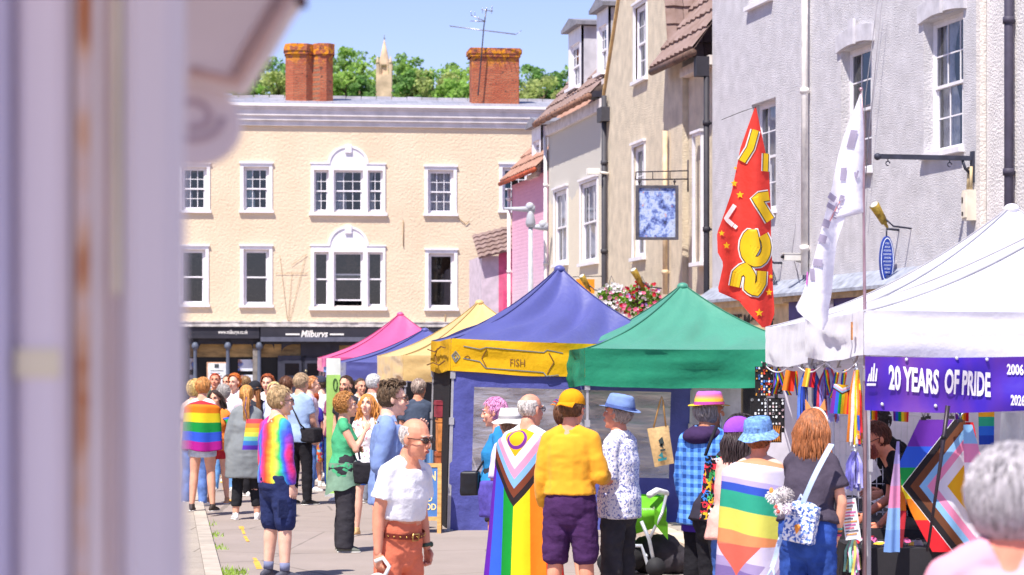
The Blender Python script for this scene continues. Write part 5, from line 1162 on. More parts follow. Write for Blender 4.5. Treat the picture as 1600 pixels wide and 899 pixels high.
def stroke(pts, w0, off, mt, name, par):     # thick lettering stroke following the folds
    m_ = MB(); P2 = []
    for i in range(len(pts)-1):
        for j in range(5): f = j/5; P2.append((pts[i][0]*(1-f)+pts[i+1][0]*f, pts[i][1]*(1-f)+pts[i+1][1]*f))
    P2.append(pts[-1]); L_ = []
    for i, p in enumerate(P2):
        a = P2[max(i-1, 0)]; b = P2[min(i+1, len(P2)-1)]; dx, dy = b[0]-a[0], b[1]-a[1]; l_ = sqrt(dx*dx+dy*dy) or 1; nx_, ny_ = -dy/l_*w0, dx/l_*w0
        L_.append([(p[0]+nx_*t, p[1]+ny_*t) for t in (-1, -.33, .33, 1)])
    for A_, B_ in zip(L_, L_[1:]):
        for i in range(3): fl_poly(m_, [A_[i], A_[i+1], B_[i+1], B_[i]], off)
    return m_.build(name, mt, par)
def arc(cx, cy, rx, ry, a0, a1, n=9): return [(cx+rx*cos(R(a0+(a1-a0)*i/n)), cy+ry*sin(R(a0+(a1-a0)*i/n))) for i in range(n+1)]
letters = [([(1180, 204), (1172, 232), (1160, 252)], 5), ([(1197, 240), (1196, 268)], 4), ([(1202, 306), (1181, 310), (1204, 344)], 7), (arc(1181, 386, 17, 24, -50, 250, 12)+[(1180, 386), (1170, 402)], 7.5), ([(1148, 448), (1152, 428), (1164, 418), (1172, 432), (1170, 450), (1180, 456), (1189, 442), (1190, 424)], 7.5)]
for pts, w0 in letters:
    stroke(pts, w0+3.2, -.012, OUT, 'letter_outline', o); stroke(pts, w0+1.2, -.018, DK, 'letter_outline', o); stroke(pts, w0, -.024, YL, 'lettering', o)
stroke([(1149, 320), (1134, 342), (1146, 352)], 3.5, -.014, OUT, 'lettering', o); stroke([(1152, 356), (1147, 352)], 3, -.015, OUT, 'lettering', o)
for (cx, cy, r_) in ((1148, 286, 6), (1157, 304, 6), (1127, 365, 5), (1135, 384, 6), (1202, 457, 6), (1185, 489, 7), (1205, 432, 4), (1150, 262, 3)):
    m = MB(); pts = [(cx+r_*(1 if i % 2 == 0 else .45)*sin(i*pi/5), cy-r_*(1 if i % 2 == 0 else .45)*cos(i*pi/5)) for i in range(10)]; n0 = len(m.v); m.v.append(at(cx, cy, -.016)); 
    for p in pts: m.v.append(at(*p, -.016))
    for i in range(10): m.face((n0, n0+1+i, n0+1+(i+1) % 10))
    m.build('star', YL, o)
m = MB(); m.tube([at(1208, 520, .02), at(1190, 300, .14), at(1183, 200, .1), at(1180, 168, .0), at(1160, 174), at(1127, 188)], [.014, .012, .009, .006, .004, .003], 7); q = at(1208, 520, .02); m.tube([q, V((q.x, q.y, -base.z))], .014, 8); m.build('pole', mat('3a3838', .4), o)
o, at, base = feather('feather_flag', 'white feather flag with faded purple letters on the steel-tipped pole', 238, [(148, 1342, 1345), (170, 1334, 1347), (200, 1323, 1348), (240, 1312, 1349), (290, 1301, 1350), (335, 1288, 1351), (338, 1287, 1322), (380, 1277, 1309), (420, 1267, 1304), (460, 1255, 1300), (482, 1243, 1295), (500, 1262, 1294), (516, 1279, 1285)], 'efecf6', 2)
FP = mat('a59cb2', .7, .1, trans=.2)
for pts, w0 in (([(1333, 205), (1327, 232)], 5), ([(1319, 262), (1317, 282)], 4), ([(1334, 270), (1336, 280), (1339, 268)], 1.6), ([(1294, 305), (1306, 312)], 5), ([(1291, 320), (1305, 326)], 4), ([(1284, 348), (1296, 352)], 6), ([(1278, 372), (1290, 376)], 6), ([(1270, 410), (1283, 412)], 5.5), ([(1268, 420), (1269, 438)], 3)): stroke(pts, w0, -.012, FP, 'lettering', o)
for tx, cx, cy in (('C', 1312, 322), ('E', 1306, 336), ('I', 1316, 310)):
    t = fit_text(tx, 8, 10, bold=.03); place_text(t, lambda a, b: at(cx+a*.8+b*.3, cy-b+a*.3, -.013)).build('lettering', FP, o)
stroke([(1317, 308), (1300, 340), (1293, 352)], 1, -.011, mat('e58f8a', .7), 'printed_line', o); stroke([(1262, 425), (1261, 445)], 1, -.011, mat('d070c0', .7), 'printed_line', o)
m = MB(); q = P(1350, 899, 243)-base; q.z = -base.z; m.tube([q, at(1350, 560, -.02), at(1350, 340, .01), at(1349, 200), at(1344, 143)], [.016, .013, .009, .006, .004], 8); m.ell(at(1344, 141), .014); m.build('pole', mat('a98a92', .35, metal=.5), o)
# pale banner among the crowd
kk = 108.0; o = thing('pull_up_banner', 'pale green and white upright banner with an oval emblem left of the gazebos', 'banner', G(521, kk)); PB = lambda px, py, dy=0: P(px, py, kk)-G(521, kk)+V((0, dy, 0))
m = MB(); m.box(V((-.12, -.1, 0)), V((.12, .1, .04))); m.build('foot', mat('b9bcc0', .5), o); m = MB(); m.box(PB(510, 586, -.01), PB(532, 560, .01)); m.build('upper_panel', mat('dfe3dc', .6, .08, 4), o); m = MB(); m.box(V((PB(510, 0).x, -.012, .04)), V((PB(532, 0).x, .008, PB(510, 586).z))); m.build('lower_panel', mat('9fc86a', .6, .1, 5), o)
m = MB(); m.tube([PB(524+3*cos(t), 601+9*sin(t), -.02) for t in [i*pi/8 for i in range(17)]], .009, 5); m.build('emblem', mat('4a6a3a', .6), o)
o = thing('hanging_garments', 'lilac, blue and pink garments hanging left of the pale green banner', 'garments', P(506, 566, 104))
for i, c in enumerate(('e67fae', '8fb0ea', 'b9a2e0', 'f0a6cc')): m = MB(); m.sheet(lambda a, b: (-.03+.05*i*.5+.09*a, .02*i+.01*sin(a*9), -.08*i-.13*b+.06), 8, 6); m.uv = {}; m.build('garment', mat(c, .8, trans=.3), o)
# ================================================================ A-board, windbreak, tote, pushchair
ka = 137.0; o = thing('sandwich_board', 'wooden sandwich board with yellow lettering on blue beside the fish stall leg', 'sandwich board', G(648, ka)); PAb = lambda px, py: ((px-648)/ka, CH-(py-HZ)/ka)
xL, zB = PAb(602, 826); xR, zT_ = PAb(690, 724); zB = .0; lean = .2
def ab(x, z, off=0): return V((x, lean*(z/zT_)-lean+off-.0, z))
def slab(m_, x0, x1, z0, z1, o0, o1):
    n0 = len(m_.v); m_.v += [ab(x0, z0, o0), ab(x1, z0, o0), ab(x1, z0, o1), ab(x0, z0, o1), ab(x0, z1, o0), ab(x1, z1, o0), ab(x1, z1, o1), ab(x0, z1, o1)]
    for f_ in ((0,3,2,1),(4,5,6,7),(0,1,5,4),(1,2,6,5),(2,3,7,6),(3,0,4,7)): m_.face([n0+i for i in f_])
WD = mat('c99a5c', .6, .2, 8, stretch=(1, 1, 4)); zb_ = PAb(0, 806)[1]; fw_ = .045
m = MB(); slab(m, xL, xL+fw_, zB, zT_, -.02, .02); slab(m, xR-fw_, xR, zB, zT_, -.02, .02); slab(m, xL+fw_, xR-fw_, zT_-fw_, zT_, -.019, .019); slab(m, xL+fw_, xR-fw_, zb_-fw_, zb_, -.019, .019); m.build('frame', WD, o)
m = MB(); 
for x in (xL, xR-fw_): m.tube([(x+.02, .06, zT_-.02), (x+.02, .45, 0)], .022, 6)
m.build('rear_leg', WD, o); m = MB(); slab(m, xL+fw_, xR-fw_, zb_, zT_-fw_, -.008, .006); m.build('panel', mat('4a74b0', .7, .12, 5), o)
YT = mat('ecd08a', .6, .0)
def abt(tx, x0, x1, y0, y1, mt=YT, **kk_):
    a0, b0_ = PAb(x0, y0); a1, b1 = PAb(x1, y1); t = fit_text(tx, a1-a0, b0_-b1, **kk_); place_text(t, lambda a, b: ab((a0+a1)/2+a, (b0_+b1)/2+b, -.013)).build('lettering', mt, o)
abt('FLYING FIN', 613, 681, 736, 751, bold=.02); abt('&', 640, 662, 757, 769, mat('eef0f4', .6), bold=.03); abt('SEAFOOD', 618, 676, 774, 783, bold=.02); abt('STREET FOOD', 612, 682, 786, 796, bold=.02)
o = thing('windbreak', 'blue striped canvas windbreak behind the sandwich board', 'windbreak', G(655, 128)); m = MB(); z1 = CH-(700-HZ)/128
m.sheet(lambda a, b: (-.02+.36*a, .03*sin(a*22), z1*b-.05*a*b), 36, 4); s = NT('striped_canvas'); u, v = uvxy(s); s.col(s.mix(s.math('GREATER_THAN', s.math('FRACT', s.math('MULTIPLY', u, 9)), .55), '4f7fae', '7fa2c4')); m.build('canvas', s.fin(.8), o)
for x in (0, .34): m = MB(); m.tube([(x, .0, 0), (x, 0, z1+.06)], .015, 7); m.build('pole', WD, o)
kt = 141.0; o = thing('tote_bag', 'jute tote bag with a dark printed motif hanging on the clear tent window', 'tote bag', P(1034, 620, kt)); PT = lambda px, py, dy=0: P(px, py, kt)-P(1034, 620, kt)+V((0, dy, 0))
m = MB(); q = [PT(1011, 670), PT(1044, 665), PT(1053, 724), PT(1023, 730)]
m.sheet(lambda a, b: (q[0].lerp(q[1], a)).lerp(q[3].lerp(q[2], a), b)+V((0, -.05*sin(pi*a)*sin(pi*b)-.03, 0)), 8, 8); m.sheet(lambda a, b: (q[0].lerp(q[1], a)).lerp(q[3].lerp(q[2], a), b)+V((0, .01, 0)), 8, 8); m.poly([q[0]+V((0, -.03, 0)), q[3]+V((0, -.03, 0)), q[3]+V((0, .01, 0)), q[0]+V((0, .01, 0))]); m.uv = {}; m.build('bag', mat('c9a877', .9, .1, 30, .3, 80), o)
m = MB(); m.tube([PT(1021, 668, -.03), PT(1031, 628, -.01), PT(1034, 620), PT(1036, 628, -.01), PT(1040, 666, -.03)], .01, 6); m.build('handle', mat('b98f58', .9), o)
m = MB(); dk = mat('3a4444', .8)
for pts in (((1028, 688), (1034, 682), (1037, 692), (1032, 698)), ((1029, 696), (1034, 692), (1036, 700)), ((1031, 702), (1039, 701), (1039, 704), (1031, 705))): m.poly([PT(*p_, -.085) for p_ in pts][::-1])
m.build('printed_motif', dk, o); m = MB()
for pts in (((1028, 712), (1034, 706), (1036, 716)), ((1027, 717), (1041, 714), (1041, 718), (1028, 721))): m.poly([PT(*p_, -.08) for p_ in pts][::-1])
m.build('printed_motif', mat('2f7f86', .8), o)
kc = 172.0; o = thing('pushchair', 'bright lime green pushchair with grey frame behind the man in the blue hat', 'pushchair', G(992, kc)); PC = lambda px, py, dy=0: P(px, py, kc)-G(992, kc)+V((0, dy, 0)); LG_ = mat('6fc02a', .7, .12, 6, .3, 15, trans=.15)
m = MB(); m.smooth = True
def hood(a, b): # rounded tub
    t = pi*(a-.0); x = PC(944+96*a, 0).x; top = PC(0, 770+8*a).z; bot = PC(0, 850-30*a).z
    return V((x, -.22*sin(pi*b)*(.6+.4*sin(t)), bot+(top-bot)*(b if 1 else 0)))
m.sheet(hood, 20, 12); m.sheet(lambda a, b: hood(a, b)*1+V((0, .35*(1-.0), 0)) if False else V((hood(a, b).x, .3+.1*sin(pi*b), hood(a, b).z)), 20, 12); m.sheet(lambda a, b: hood(0, a).lerp(V((hood(0, a).x, .3+.1*sin(pi*a), hood(0, a).z)), b), 8, 6); m.sheet(lambda a, b: hood(1, a).lerp(V((hood(1, a).x, .3+.1*sin(pi*a), hood(1, a).z)), b), 8, 6); m.sheet(lambda a, b: hood(a, 0).lerp(V((hood(a, 0).x, .3, hood(a, 0).z)), b), 8, 6); m.uv = {}; m.build('seat_tub', LG_, o)
m = MB(); m.tube([PC(1012, 772, -.22), PC(1025, 766, -.1), PC(1042, 772, .1), PC(1040, 778, .28)], .03, 8); m.build('rim', mat('e8eef0', .6, .2, 8), o)
m = MB(); m.sheet(lambda a, b: PC(1020+22*a, 790+26*a+26*b, -.24+.1*a), 6, 5); m.build('side_flap', LG_, o)
FRM = mat('c9ced4', .35, .1, metal=.5); m = MB(); m.tube([PC(948, 850, -.2), PC(1000, 850, -.22), PC(1010, 880, -.22), PC(1018, 915, -.22)], .018, 8); m.tube([PC(1000, 812, -.22), PC(1012, 840, -.22), PC(1026, 910, -.2)], .018, 8); m.tube([PC(948, 850, .3), PC(1000, 850, .3), PC(1018, 915, .3)], .018, 8); m.tube([PC(960, 850, -.2), PC(950, 910, -.2)], .018, 8); m.tube([PC(1008, 866, -.22), PC(1008, 866, .3)], .014, 8); m.tube([PC(1012, 840, -.22), PC(1032, 800, -.2), PC(1040, 775, -.05)], .014, 8); m.build('frame', FRM, o)
for px in (950, 1022):
    for y in (-.22, .3): m = MB(); q = PC(px, 0, y); m.tube([V((q.x, y-.02, .09)), V((q.x, y+.02, .09))], .09, 16); m.build('wheel', mat('2a2a2e', .7), o)
m = MB(); m.ell(PC(975, 872, .05), (.2, .2, .13)); wrinkle(m, .03, 6, 3); m.build('basket', mat('2c2a2e', .8, .2, 5, .5, 12), o)
t = fit_text('Greenwell', .14, .03, shear=.2); place_text(t, lambda a, b: PC(1008, 792, -.262)+V((a, a*a*1.5, b))) ; t.build('lettering', mat('e9f4e0', .6), o)
m = MB(); m.ell((0, 0, .16), (.26, .2, .17)); m.ell((.12, -.02, .1), (.2, .18, .12)); rm = remesh(m, .02, 2); wrinkle(rm, .05, 5, 9); wrinkle(rm, .015, 16, 2); o = rm.build('holdall', mat('38343a', .8, .25, 6, .5, 14)); o.location = G(1028, 170); tag(o, 'crumpled black holdall on the ground beside the pushchair', 'bag')
# ================================================================ the door post and bracket right beside the camera, out of focus
kq = 1640.0; q0 = G(140, kq); o = thing('door_post', 'pale lilac painted timber door post with a rusty hinge line, close at left', 'door post', q0); LP = mat('dcd2d6', .6, .06, 3, name='old_gloss_paint'); XP = lambda px: (px-800)/kq-q0.x
def colm(x0, x1, y0, y1, mt, name, bev=.004, z1=3.2):
    m_ = MB(); X0_, X1_ = XP(x0), XP(x1); b_ = bev
    for (za, zb2) in ((0, z1),):
        pts = [(X0_, y0+b_), (X0_+b_, y0), (X1_-b_, y0), (X1_, y0+b_), (X1_, y1), (X0_, y1)]; a_ = m_.ring([(p[0], p[1], za) for p in pts]); c_ = m_.ring([(p[0], p[1], zb2) for p in pts]); m_.bridge(a_, c_); m_.face(c_)
    return m_.build(name, mt, o)
m = MB(); m.box((-.9, -1.15, 2.78), (.28, .62, 2.9)); m.build('unseen_shade_slab', LP, o)  # added out-of-view slab that keeps the sun off post and bracket
colm(-900, 22, -.05, .03, mat('cfc8dc', .6, .05, 2), 'outer_board', .01); colm(25, 108, -.015, .03, mat('efe2e6', .6, .06, 2, stretch=(1, 1, .2)), 'flat_board', .01); colm(112, 168, -.0, .03, mat('eadcd8', .65, .06, 2), 'hinge_board', .006); colm(174, 192, -.012, .03, mat('dccac6', .65, .08, 2), 'bead', .005); colm(197, 283, -.028, .03, mat('e2d6d8', .6, .06, 2, stretch=(1, 1, .15)), 'edge_board', .012)
m = MB(); m.box((XP(168), .004, 0), (XP(174), .02, 3.2)); m.box((XP(192), .0, 0), (XP(197), .02, 3.2)); m.build('groove', mat('c09a84', .8, .15, 3), o)
s = NT('rust_streak'); x = s.xyz(); n = s.noise(9, 4, stretch=(2, 2, 1.3)); s.col(s.ramp(n, [(.4, 'dfc9c2'), (.52, 'dcae8a'), (.63, 'b8681f')])); RST = s.fin(.8)
m = MB(); rnd = random.Random(2)
m.sheet(lambda a, b: (XP(110 + 20*b + 17*a+3*noise.noise(V((b*12, 0, a)))), -.006, 3.2*b), 2, 60); m.uv = {}; m.build('rusty_hinge', RST, o)
for (x0, x1, y0, y1) in ((30, 100, 545, 590), (182, 192, 0, 460)): m = MB(); m.box((XP(x0), -.0175, CH-(y1-HZ)/kq), (XP(x1), -.0155 if x0 < 150 else -.0145, CH-(y0-HZ)/kq)); m.build('stain', mat('ece0c0', .8, .1, 3), o)
# shop awning scroll bracket above right
ke = 1290.0; q0 = P(300, 60, ke); o = thing('eaves_bracket', 'cream moulded eaves corner with a round scroll beneath, close at top left', 'bracket', q0); PE = lambda px, py, dy=0: P(px, py, ke)-q0+V((0, dy, 0))
m = MB(); pr = [(285, -60), (500, -60), (468, 0), (452, 22), (420, 78), (398, 112), (385, 132), (376, 144), (345, 141), (305, 128), (285, 128)]
a_ = m.ring([PE(x, y, 0) for x, y in pr]); b_ = m.ring([PE(x, y, .05) for x, y in pr]); m.bridge(a_[::-1], b_[::-1]); m.face(a_[::-1]); m.face(b_); m.build('cornice_corner', mat('ecdcd4', .6, .06, 3), o)
for i, (off, w_, c) in enumerate(((-16, .006, 'd8b4a4'), (-34, .004, 'c9a89c'))):
    m = MB(); m.tube([PE(470+off, -10, -.004), PE(420+off, 75, -.004), PE(384+off*.8, 128, -.004), PE(300, 118+off*.3, -.004)], w_, 8); m.build('moulding', mat(c, .6, .1), o)
m = MB(); n = 28; cx, cy, rx, ry = 296, 190, 74, 66
pts = [(cx+rx*cos(2*pi*i/n), cy+ry*sin(2*pi*i/n)) for i in range(n)]; a_ = m.ring([PE(x, y, .03) for x, y in pts]); b_ = m.ring([PE(x, y, .06) for x, y in pts]); m.bridge(a_[::-1], b_[::-1]); m.face(a_[::-1]); m.face(b_); m.build('scroll', mat('e8dad8', .6, .06, 3), o)
m = MB(); m.tube([PE(cx+(rx-26-i*1.2)*cos(i*.35), cy-10+(ry-26-i*1.1)*sin(i*.35), .028) for i in range(24)], .004, 6); m.build('scroll_line', mat('bfaab0', .6), o)
m = MB(); m.box(PE(462, 6, .0), PE(476, -6, .04)); m.build('bracket_tip', mat('5a3038', .7), o)
# ================================================================ people
def rz3(a): return Matrix.Rotation(a, 3, 'Z')
_heads = {}
def head_mb(kind):
    if kind in _heads: return _heads[kind]
    m = MB(); f = kind == 'f'
    m.ell((0, -.012, .03), (.076 if not f else .073, .095, .09)); m.ell((0, .022, -.03), (.061 if not f else .057, .066, .084)); m.ell((0, .03, -.075), (.047 if not f else .039, .05, .04)); m.ell((0, .064, -.1), (.021 if not f else .016, .018, .016))
    for s_ in (-1, 1):
        m.ell((s_*.034, .06, -.026), (.023, .022, .025)); m.ell((s_*.079, -.008, -.002), (.009, .019, .032), Matrix.Rotation(s_*.35, 3, 'Z')); m.ell((s_*.011, .098, -.029), .009)
    m.ell((0, .074, .027), (.05, .017, .012)); m.tube([(0, .082, .02), (0, .098, -.004), (0, .106, -.024)], [.008, .009, .0115], 8); m.ell((0, .106, -.025), (.012, .010, .010))
    m.ell((0, .088, -.056), (.022, .01, .007)); m.ell((0, .086, -.066), (.019, .01, .008))
    m.loft([((0, -.02, -.06), (.048, 0, 0), (0, .052, 0)), ((0, -.03, -.12), (.052 if not f else .045, 0, 0), (0, .055, 0)), ((0, -.04, -.2), (.06, 0, 0), (0, .06, 0))])
    r = remesh(m, .0055, 2, .5)
    e = MB()
    for s_ in (-1, 1):
        e.m = 1; e.ell((s_*.03, .0722, .009), (.0125, .0122, .0062), nu=10, nv=7); e.m = 2; e.ell((s_*.03, .0822, .009), (.0058, .0032, .0055), nu=8, nv=6); e.m = 2; e.tube([(s_*.017, .083, .0165), (s_*.03, .087, .0185), (s_*.043, .081, .0145)], .0018, 5)
        e.m = 4; e.tube([(s_*.014, .09, .029), (s_*.03, .0925, .034), (s_*.048, .081, .028)], [.0035, .0042, .002], 5)
    e.m = 3; e.ell((0, .0945, -.0555), (.021, .0065, .0042), nu=10, nv=6); e.ell((0, .0935, -.0645), (.018, .0065, .0055), nu=10, nv=6); e.m = 2; e.ell((0, .0985, -.0598), (.017, .003, .0011), nu=8, nv=4)
    r.append(e); _heads[kind] = r; return r
_hands = {}
def hand_mb(kind):      # right hand, wrist at origin, fingers toward -z, palm facing -x (body side), thumb forward (+y)
    if kind in _hands: return _hands[kind]
    m = MB(); m.loft([((0, 0, .01), (0, .027, 0), (.018, 0, 0)), ((0, .0, -.03), (0, .036, 0), (.017, 0, 0)), ((-.002, .0, -.07), (0, .042, 0), (.014, 0, 0)), ((-.004, 0, -.088), (0, .04, 0), (.012, 0, 0))])
    r = remesh(m, .006, 2)
    cu = {'relaxed': .35, 'curled': .95, 'open': .08}[kind]
    for i, (y, ln) in enumerate(((.031, .07), (.0105, .078), (-.0105, .073), (-.03, .057))):
        p = V((-.004, y, -.078)); a = .1; pts = [p]
        for j, fr_ in enumerate((.4, .33, .27)):
            a += cu*(.55 if j == 0 else .8); a0 = a; p = p+V((-sin(a0), 0, -cos(a0)))*ln*fr_*1.12; pts.append(p)
        g = MB(); g.smooth = True; g.tube(pts, [.0098, .009, .0082, .0065], 8); g.ell(pts[-1], .0066, nu=8, nv=5); g.ell(pts[1], .0094, nu=8, nv=5); r.append(g)
    p = V((-.004, .026, -.018)); d1 = V((-.25, .75, -.75)).normalized(); d2 = V((-.55-cu*.3, .35, -.85)).normalized(); g = MB(); g.smooth = True
    g.tube([p, p+d1*.036, p+d1*.036+d2*.032, p+d1*.036+d2*.056], [.016, .0125, .0105, .008], 8); g.ell(p+d1*.036+d2*.056, .0082, nu=8, nv=5); r.append(g)
    _hands[kind] = r; return r
SKINM = {}
def skin(tone):
    if tone not in SKINM:
        s = NT('skin'); n = s.noise(14, 4); c = s.ramp(n, [(.3, shade(tone, .93)), (.7, shade(tone, 1.05))]); c = s.mix(s.math('MULTIPLY', s.noise(5, 2), .35), c, 'd98070'); s.col(c)
        s.b.inputs['Subsurface Weight'].default_value = .06; s.b.inputs['Subsurface Radius'].default_value = (.02, .008, .004); s.b.inputs['Subsurface Scale'].default_value = 1; s.bump(s.noise(220, 2), .12, .002)
        SKINM[tone] = s.fin(.55, spec=.35)
    return SKINM[tone]
def hairmat(c):
    key = ('hair', c)
    if key not in _mc:
        s = NT('hair'); n = s.noise(22, 4, stretch=(3, 3, .6)); s.col(s.ramp(n, [(.3, shade(c, .72)), (.7, shade(c, 1.25))])); s.bump(s.noise(90, 3, stretch=(2, 2, .25)), .6, .004); _mc[key] = s.fin(.5, spec=.45)
    return _mc[key]
def hair_mb(kind, seed=0, n=260, length=.3, hat=False):
    rnd = random.Random(seed); m = MB(); c = V((0, -.012, .03)); R0 = V((.082, .102, .097))
    if kind in ('curly', 'bob'): R0 = V((.095, .113, .108))
    if kind == 'bald': R0 = V((.0785, .099, .092))
    def keep(d):
        if hat and d.z > .12: return False
        if kind == 'bald': return -.75 < d.z < .42 and d.y < .12-.25*abs(d.z)
        front = .12+.55*max(0, d.z)
        low = {'short': -.72, 'curly': -.8, 'bob': -1, 'long': -.9, 'pony': -.72, 'short_f': -.85}[kind]
        if d.z > .72: return d.y < .86
        return d.y < front and d.z > low
    def pt(d, o=0): return c+V((d.x*(R0.x+o), d.y*(R0.y+o), d.z*(R0.z+o)))
    nu, nv = 40, 26; grid = {}
    m.smooth = True
    for j in range(nv+1):
        for i in range(nu):
            t = pi*j/nv; a = 2*pi*i/nu; d = V((sin(t)*cos(a), sin(t)*sin(a), cos(t))); grid[i, j] = (d, len(m.v)); lump = noise.noise(d*3.5+V((seed, 0, 0)))*(.007 if kind != 'curly' else .013)+noise.noise(d*9+V((seed, 3, 0)))*.004
            if kind == 'bald': lump *= .2
            m.v.append(pt(d, lump))
    for j in range(nv):
        for i in range(nu):
            q = [grid[i, j], grid[(i+1) % nu, j], grid[(i+1) % nu, j+1], grid[i, j+1]]; dc = (q[0][0]+q[1][0]+q[2][0]+q[3][0]).normalized()
            if keep(dc): m.face([x[1] for x in q][::-1])
    def surf(p, hug=0):   # push outside the head shell
        q = p-c; e = sqrt((q.x/R0.x)**2+(q.y/R0.y)**2+(q.z/R0.z)**2)
        if hug: return c+q*(min(max(e, 1.02), hug)/e)
        return c+q*(1.03/e) if e < 1.03 else p
    cnt = 0
    n = int(n*1.9)
    while cnt < n:
        d = V((rnd.gauss(0, 1), rnd.gauss(0, 1), rnd.gauss(0, 1))).normalized()
        if not keep(d): continue
        cnt += 1
        if kind == 'bald' and cnt > n*.5: break
        p = pt(d, .002); pts = [p]
        if kind in ('long', 'pony'):
            L_ = length*rnd.uniform(.75, 1.05) if kind == 'long' else .13; steps = 10; ph = rnd.uniform(0, 6)
            tgt = V((0, -.115, .03))
            for k_ in range(steps):
                if kind == 'pony': dr = (tgt-p).normalized()
                else:
                    dr = V((0, 0, -1)) + (V((d.x*.5, -.35, 0)) if p.z > .0 else V((d.x*.12, -.05, 0))); dr += V((sin(ph+k_*1.1), cos(ph+k_*1.3), 0))*.28
                p = surf(p+dr.normalized()*L_/steps)
                if p.y > .045 and kind == 'long': p.y = .045+(p.y-.045)*.6
                pts.append(p)
            r0 = .0052 if kind == 'long' else .0045; m.tube(pts, [r0*(1-.75*(i/steps)**2) for i in range(steps+1)], 5)
        else:
            steps = 5; L_ = {'short': .035, 'short_f': .055, 'curly': .05, 'bob': .12, 'bald': .014}[kind]*rnd.uniform(.7, 1.3); rr = {'short': .0036, 'short_f': .0042, 'curly': .0058, 'bob': .0048, 'bald': .0022}[kind]
            jit = V((rnd.gauss(0, 1), rnd.gauss(0, 1), rnd.gauss(0, 1)))*{'short': .45, 'short_f': .5, 'curly': 1.1, 'bob': .2, 'bald': .3}[kind]; dr = (V((d.x*.3, d.y*.3, -1 if d.z < .75 else -.1))+jit+(V((0, .5, 0)) if d.z > .7 and kind == 'short' else V((0, 0, 0)))); 
            for k_ in range(steps):
                if kind == 'curly': dr = Matrix.Rotation(.7, 3, d) @ dr
                dl = (p-c).normalized(); t = dr-dl*dr.dot(dl); t = t.normalized(); p = surf(p+(t+dl*.15).normalized()*L_/steps, {'curly': 1.16, 'short': 1.09, 'short_f': 1.12, 'bob': 1.14, 'bald': 1.03}[kind]); pts.append(p)
                if hat and p.z > .04: p.z = .04
            m.tube(pts, [rr*(1-.8*(i/steps)**1.5) for i in range(steps+1)], 5)
    if kind == 'pony':
        b = V((0, -.125, .03)); m.ell(b, .022)
        for _ in range(110):
            p = b+V((rnd.gauss(0, .01), rnd.gauss(0, .008), rnd.gauss(0, .008))); pts = [p]; ph = rnd.uniform(0, 6)
            for k_ in range(8): p = p+V((rnd.gauss(0, .004)+sin(ph+k_)*.004, -.012+k_*.0025, -.012-.01*k_))*(length/.3); pts.append(p)
            m.tube(pts, [.005*(1-.7*(i/8)**2) for i in range(9)], 4)
    return m
ARMS = {'hang': ((.13, 0, -1), (.04, .16, -1)), 'front': ((.18, .12, -1), (-.3, .92, .12)), 'mouth': ((.12, .45, -.85), (-.42, .5, .95)), 'hip': ((.5, -.25, -.85), (-.65, .55, -.5)), 'reach': ((.12, .75, -.6), (-.1, 1, -.12)), 'cross': ((.16, .2, -1), (-.9, .5, .1)), 'down_front': ((.1, .25, -1), (-.2, .55, -.85)), 'back': ((.12, -.3, -1), (.0, .1, -1)), 'up': ((.4, .5, -.1), (-.3, .35, .9))}
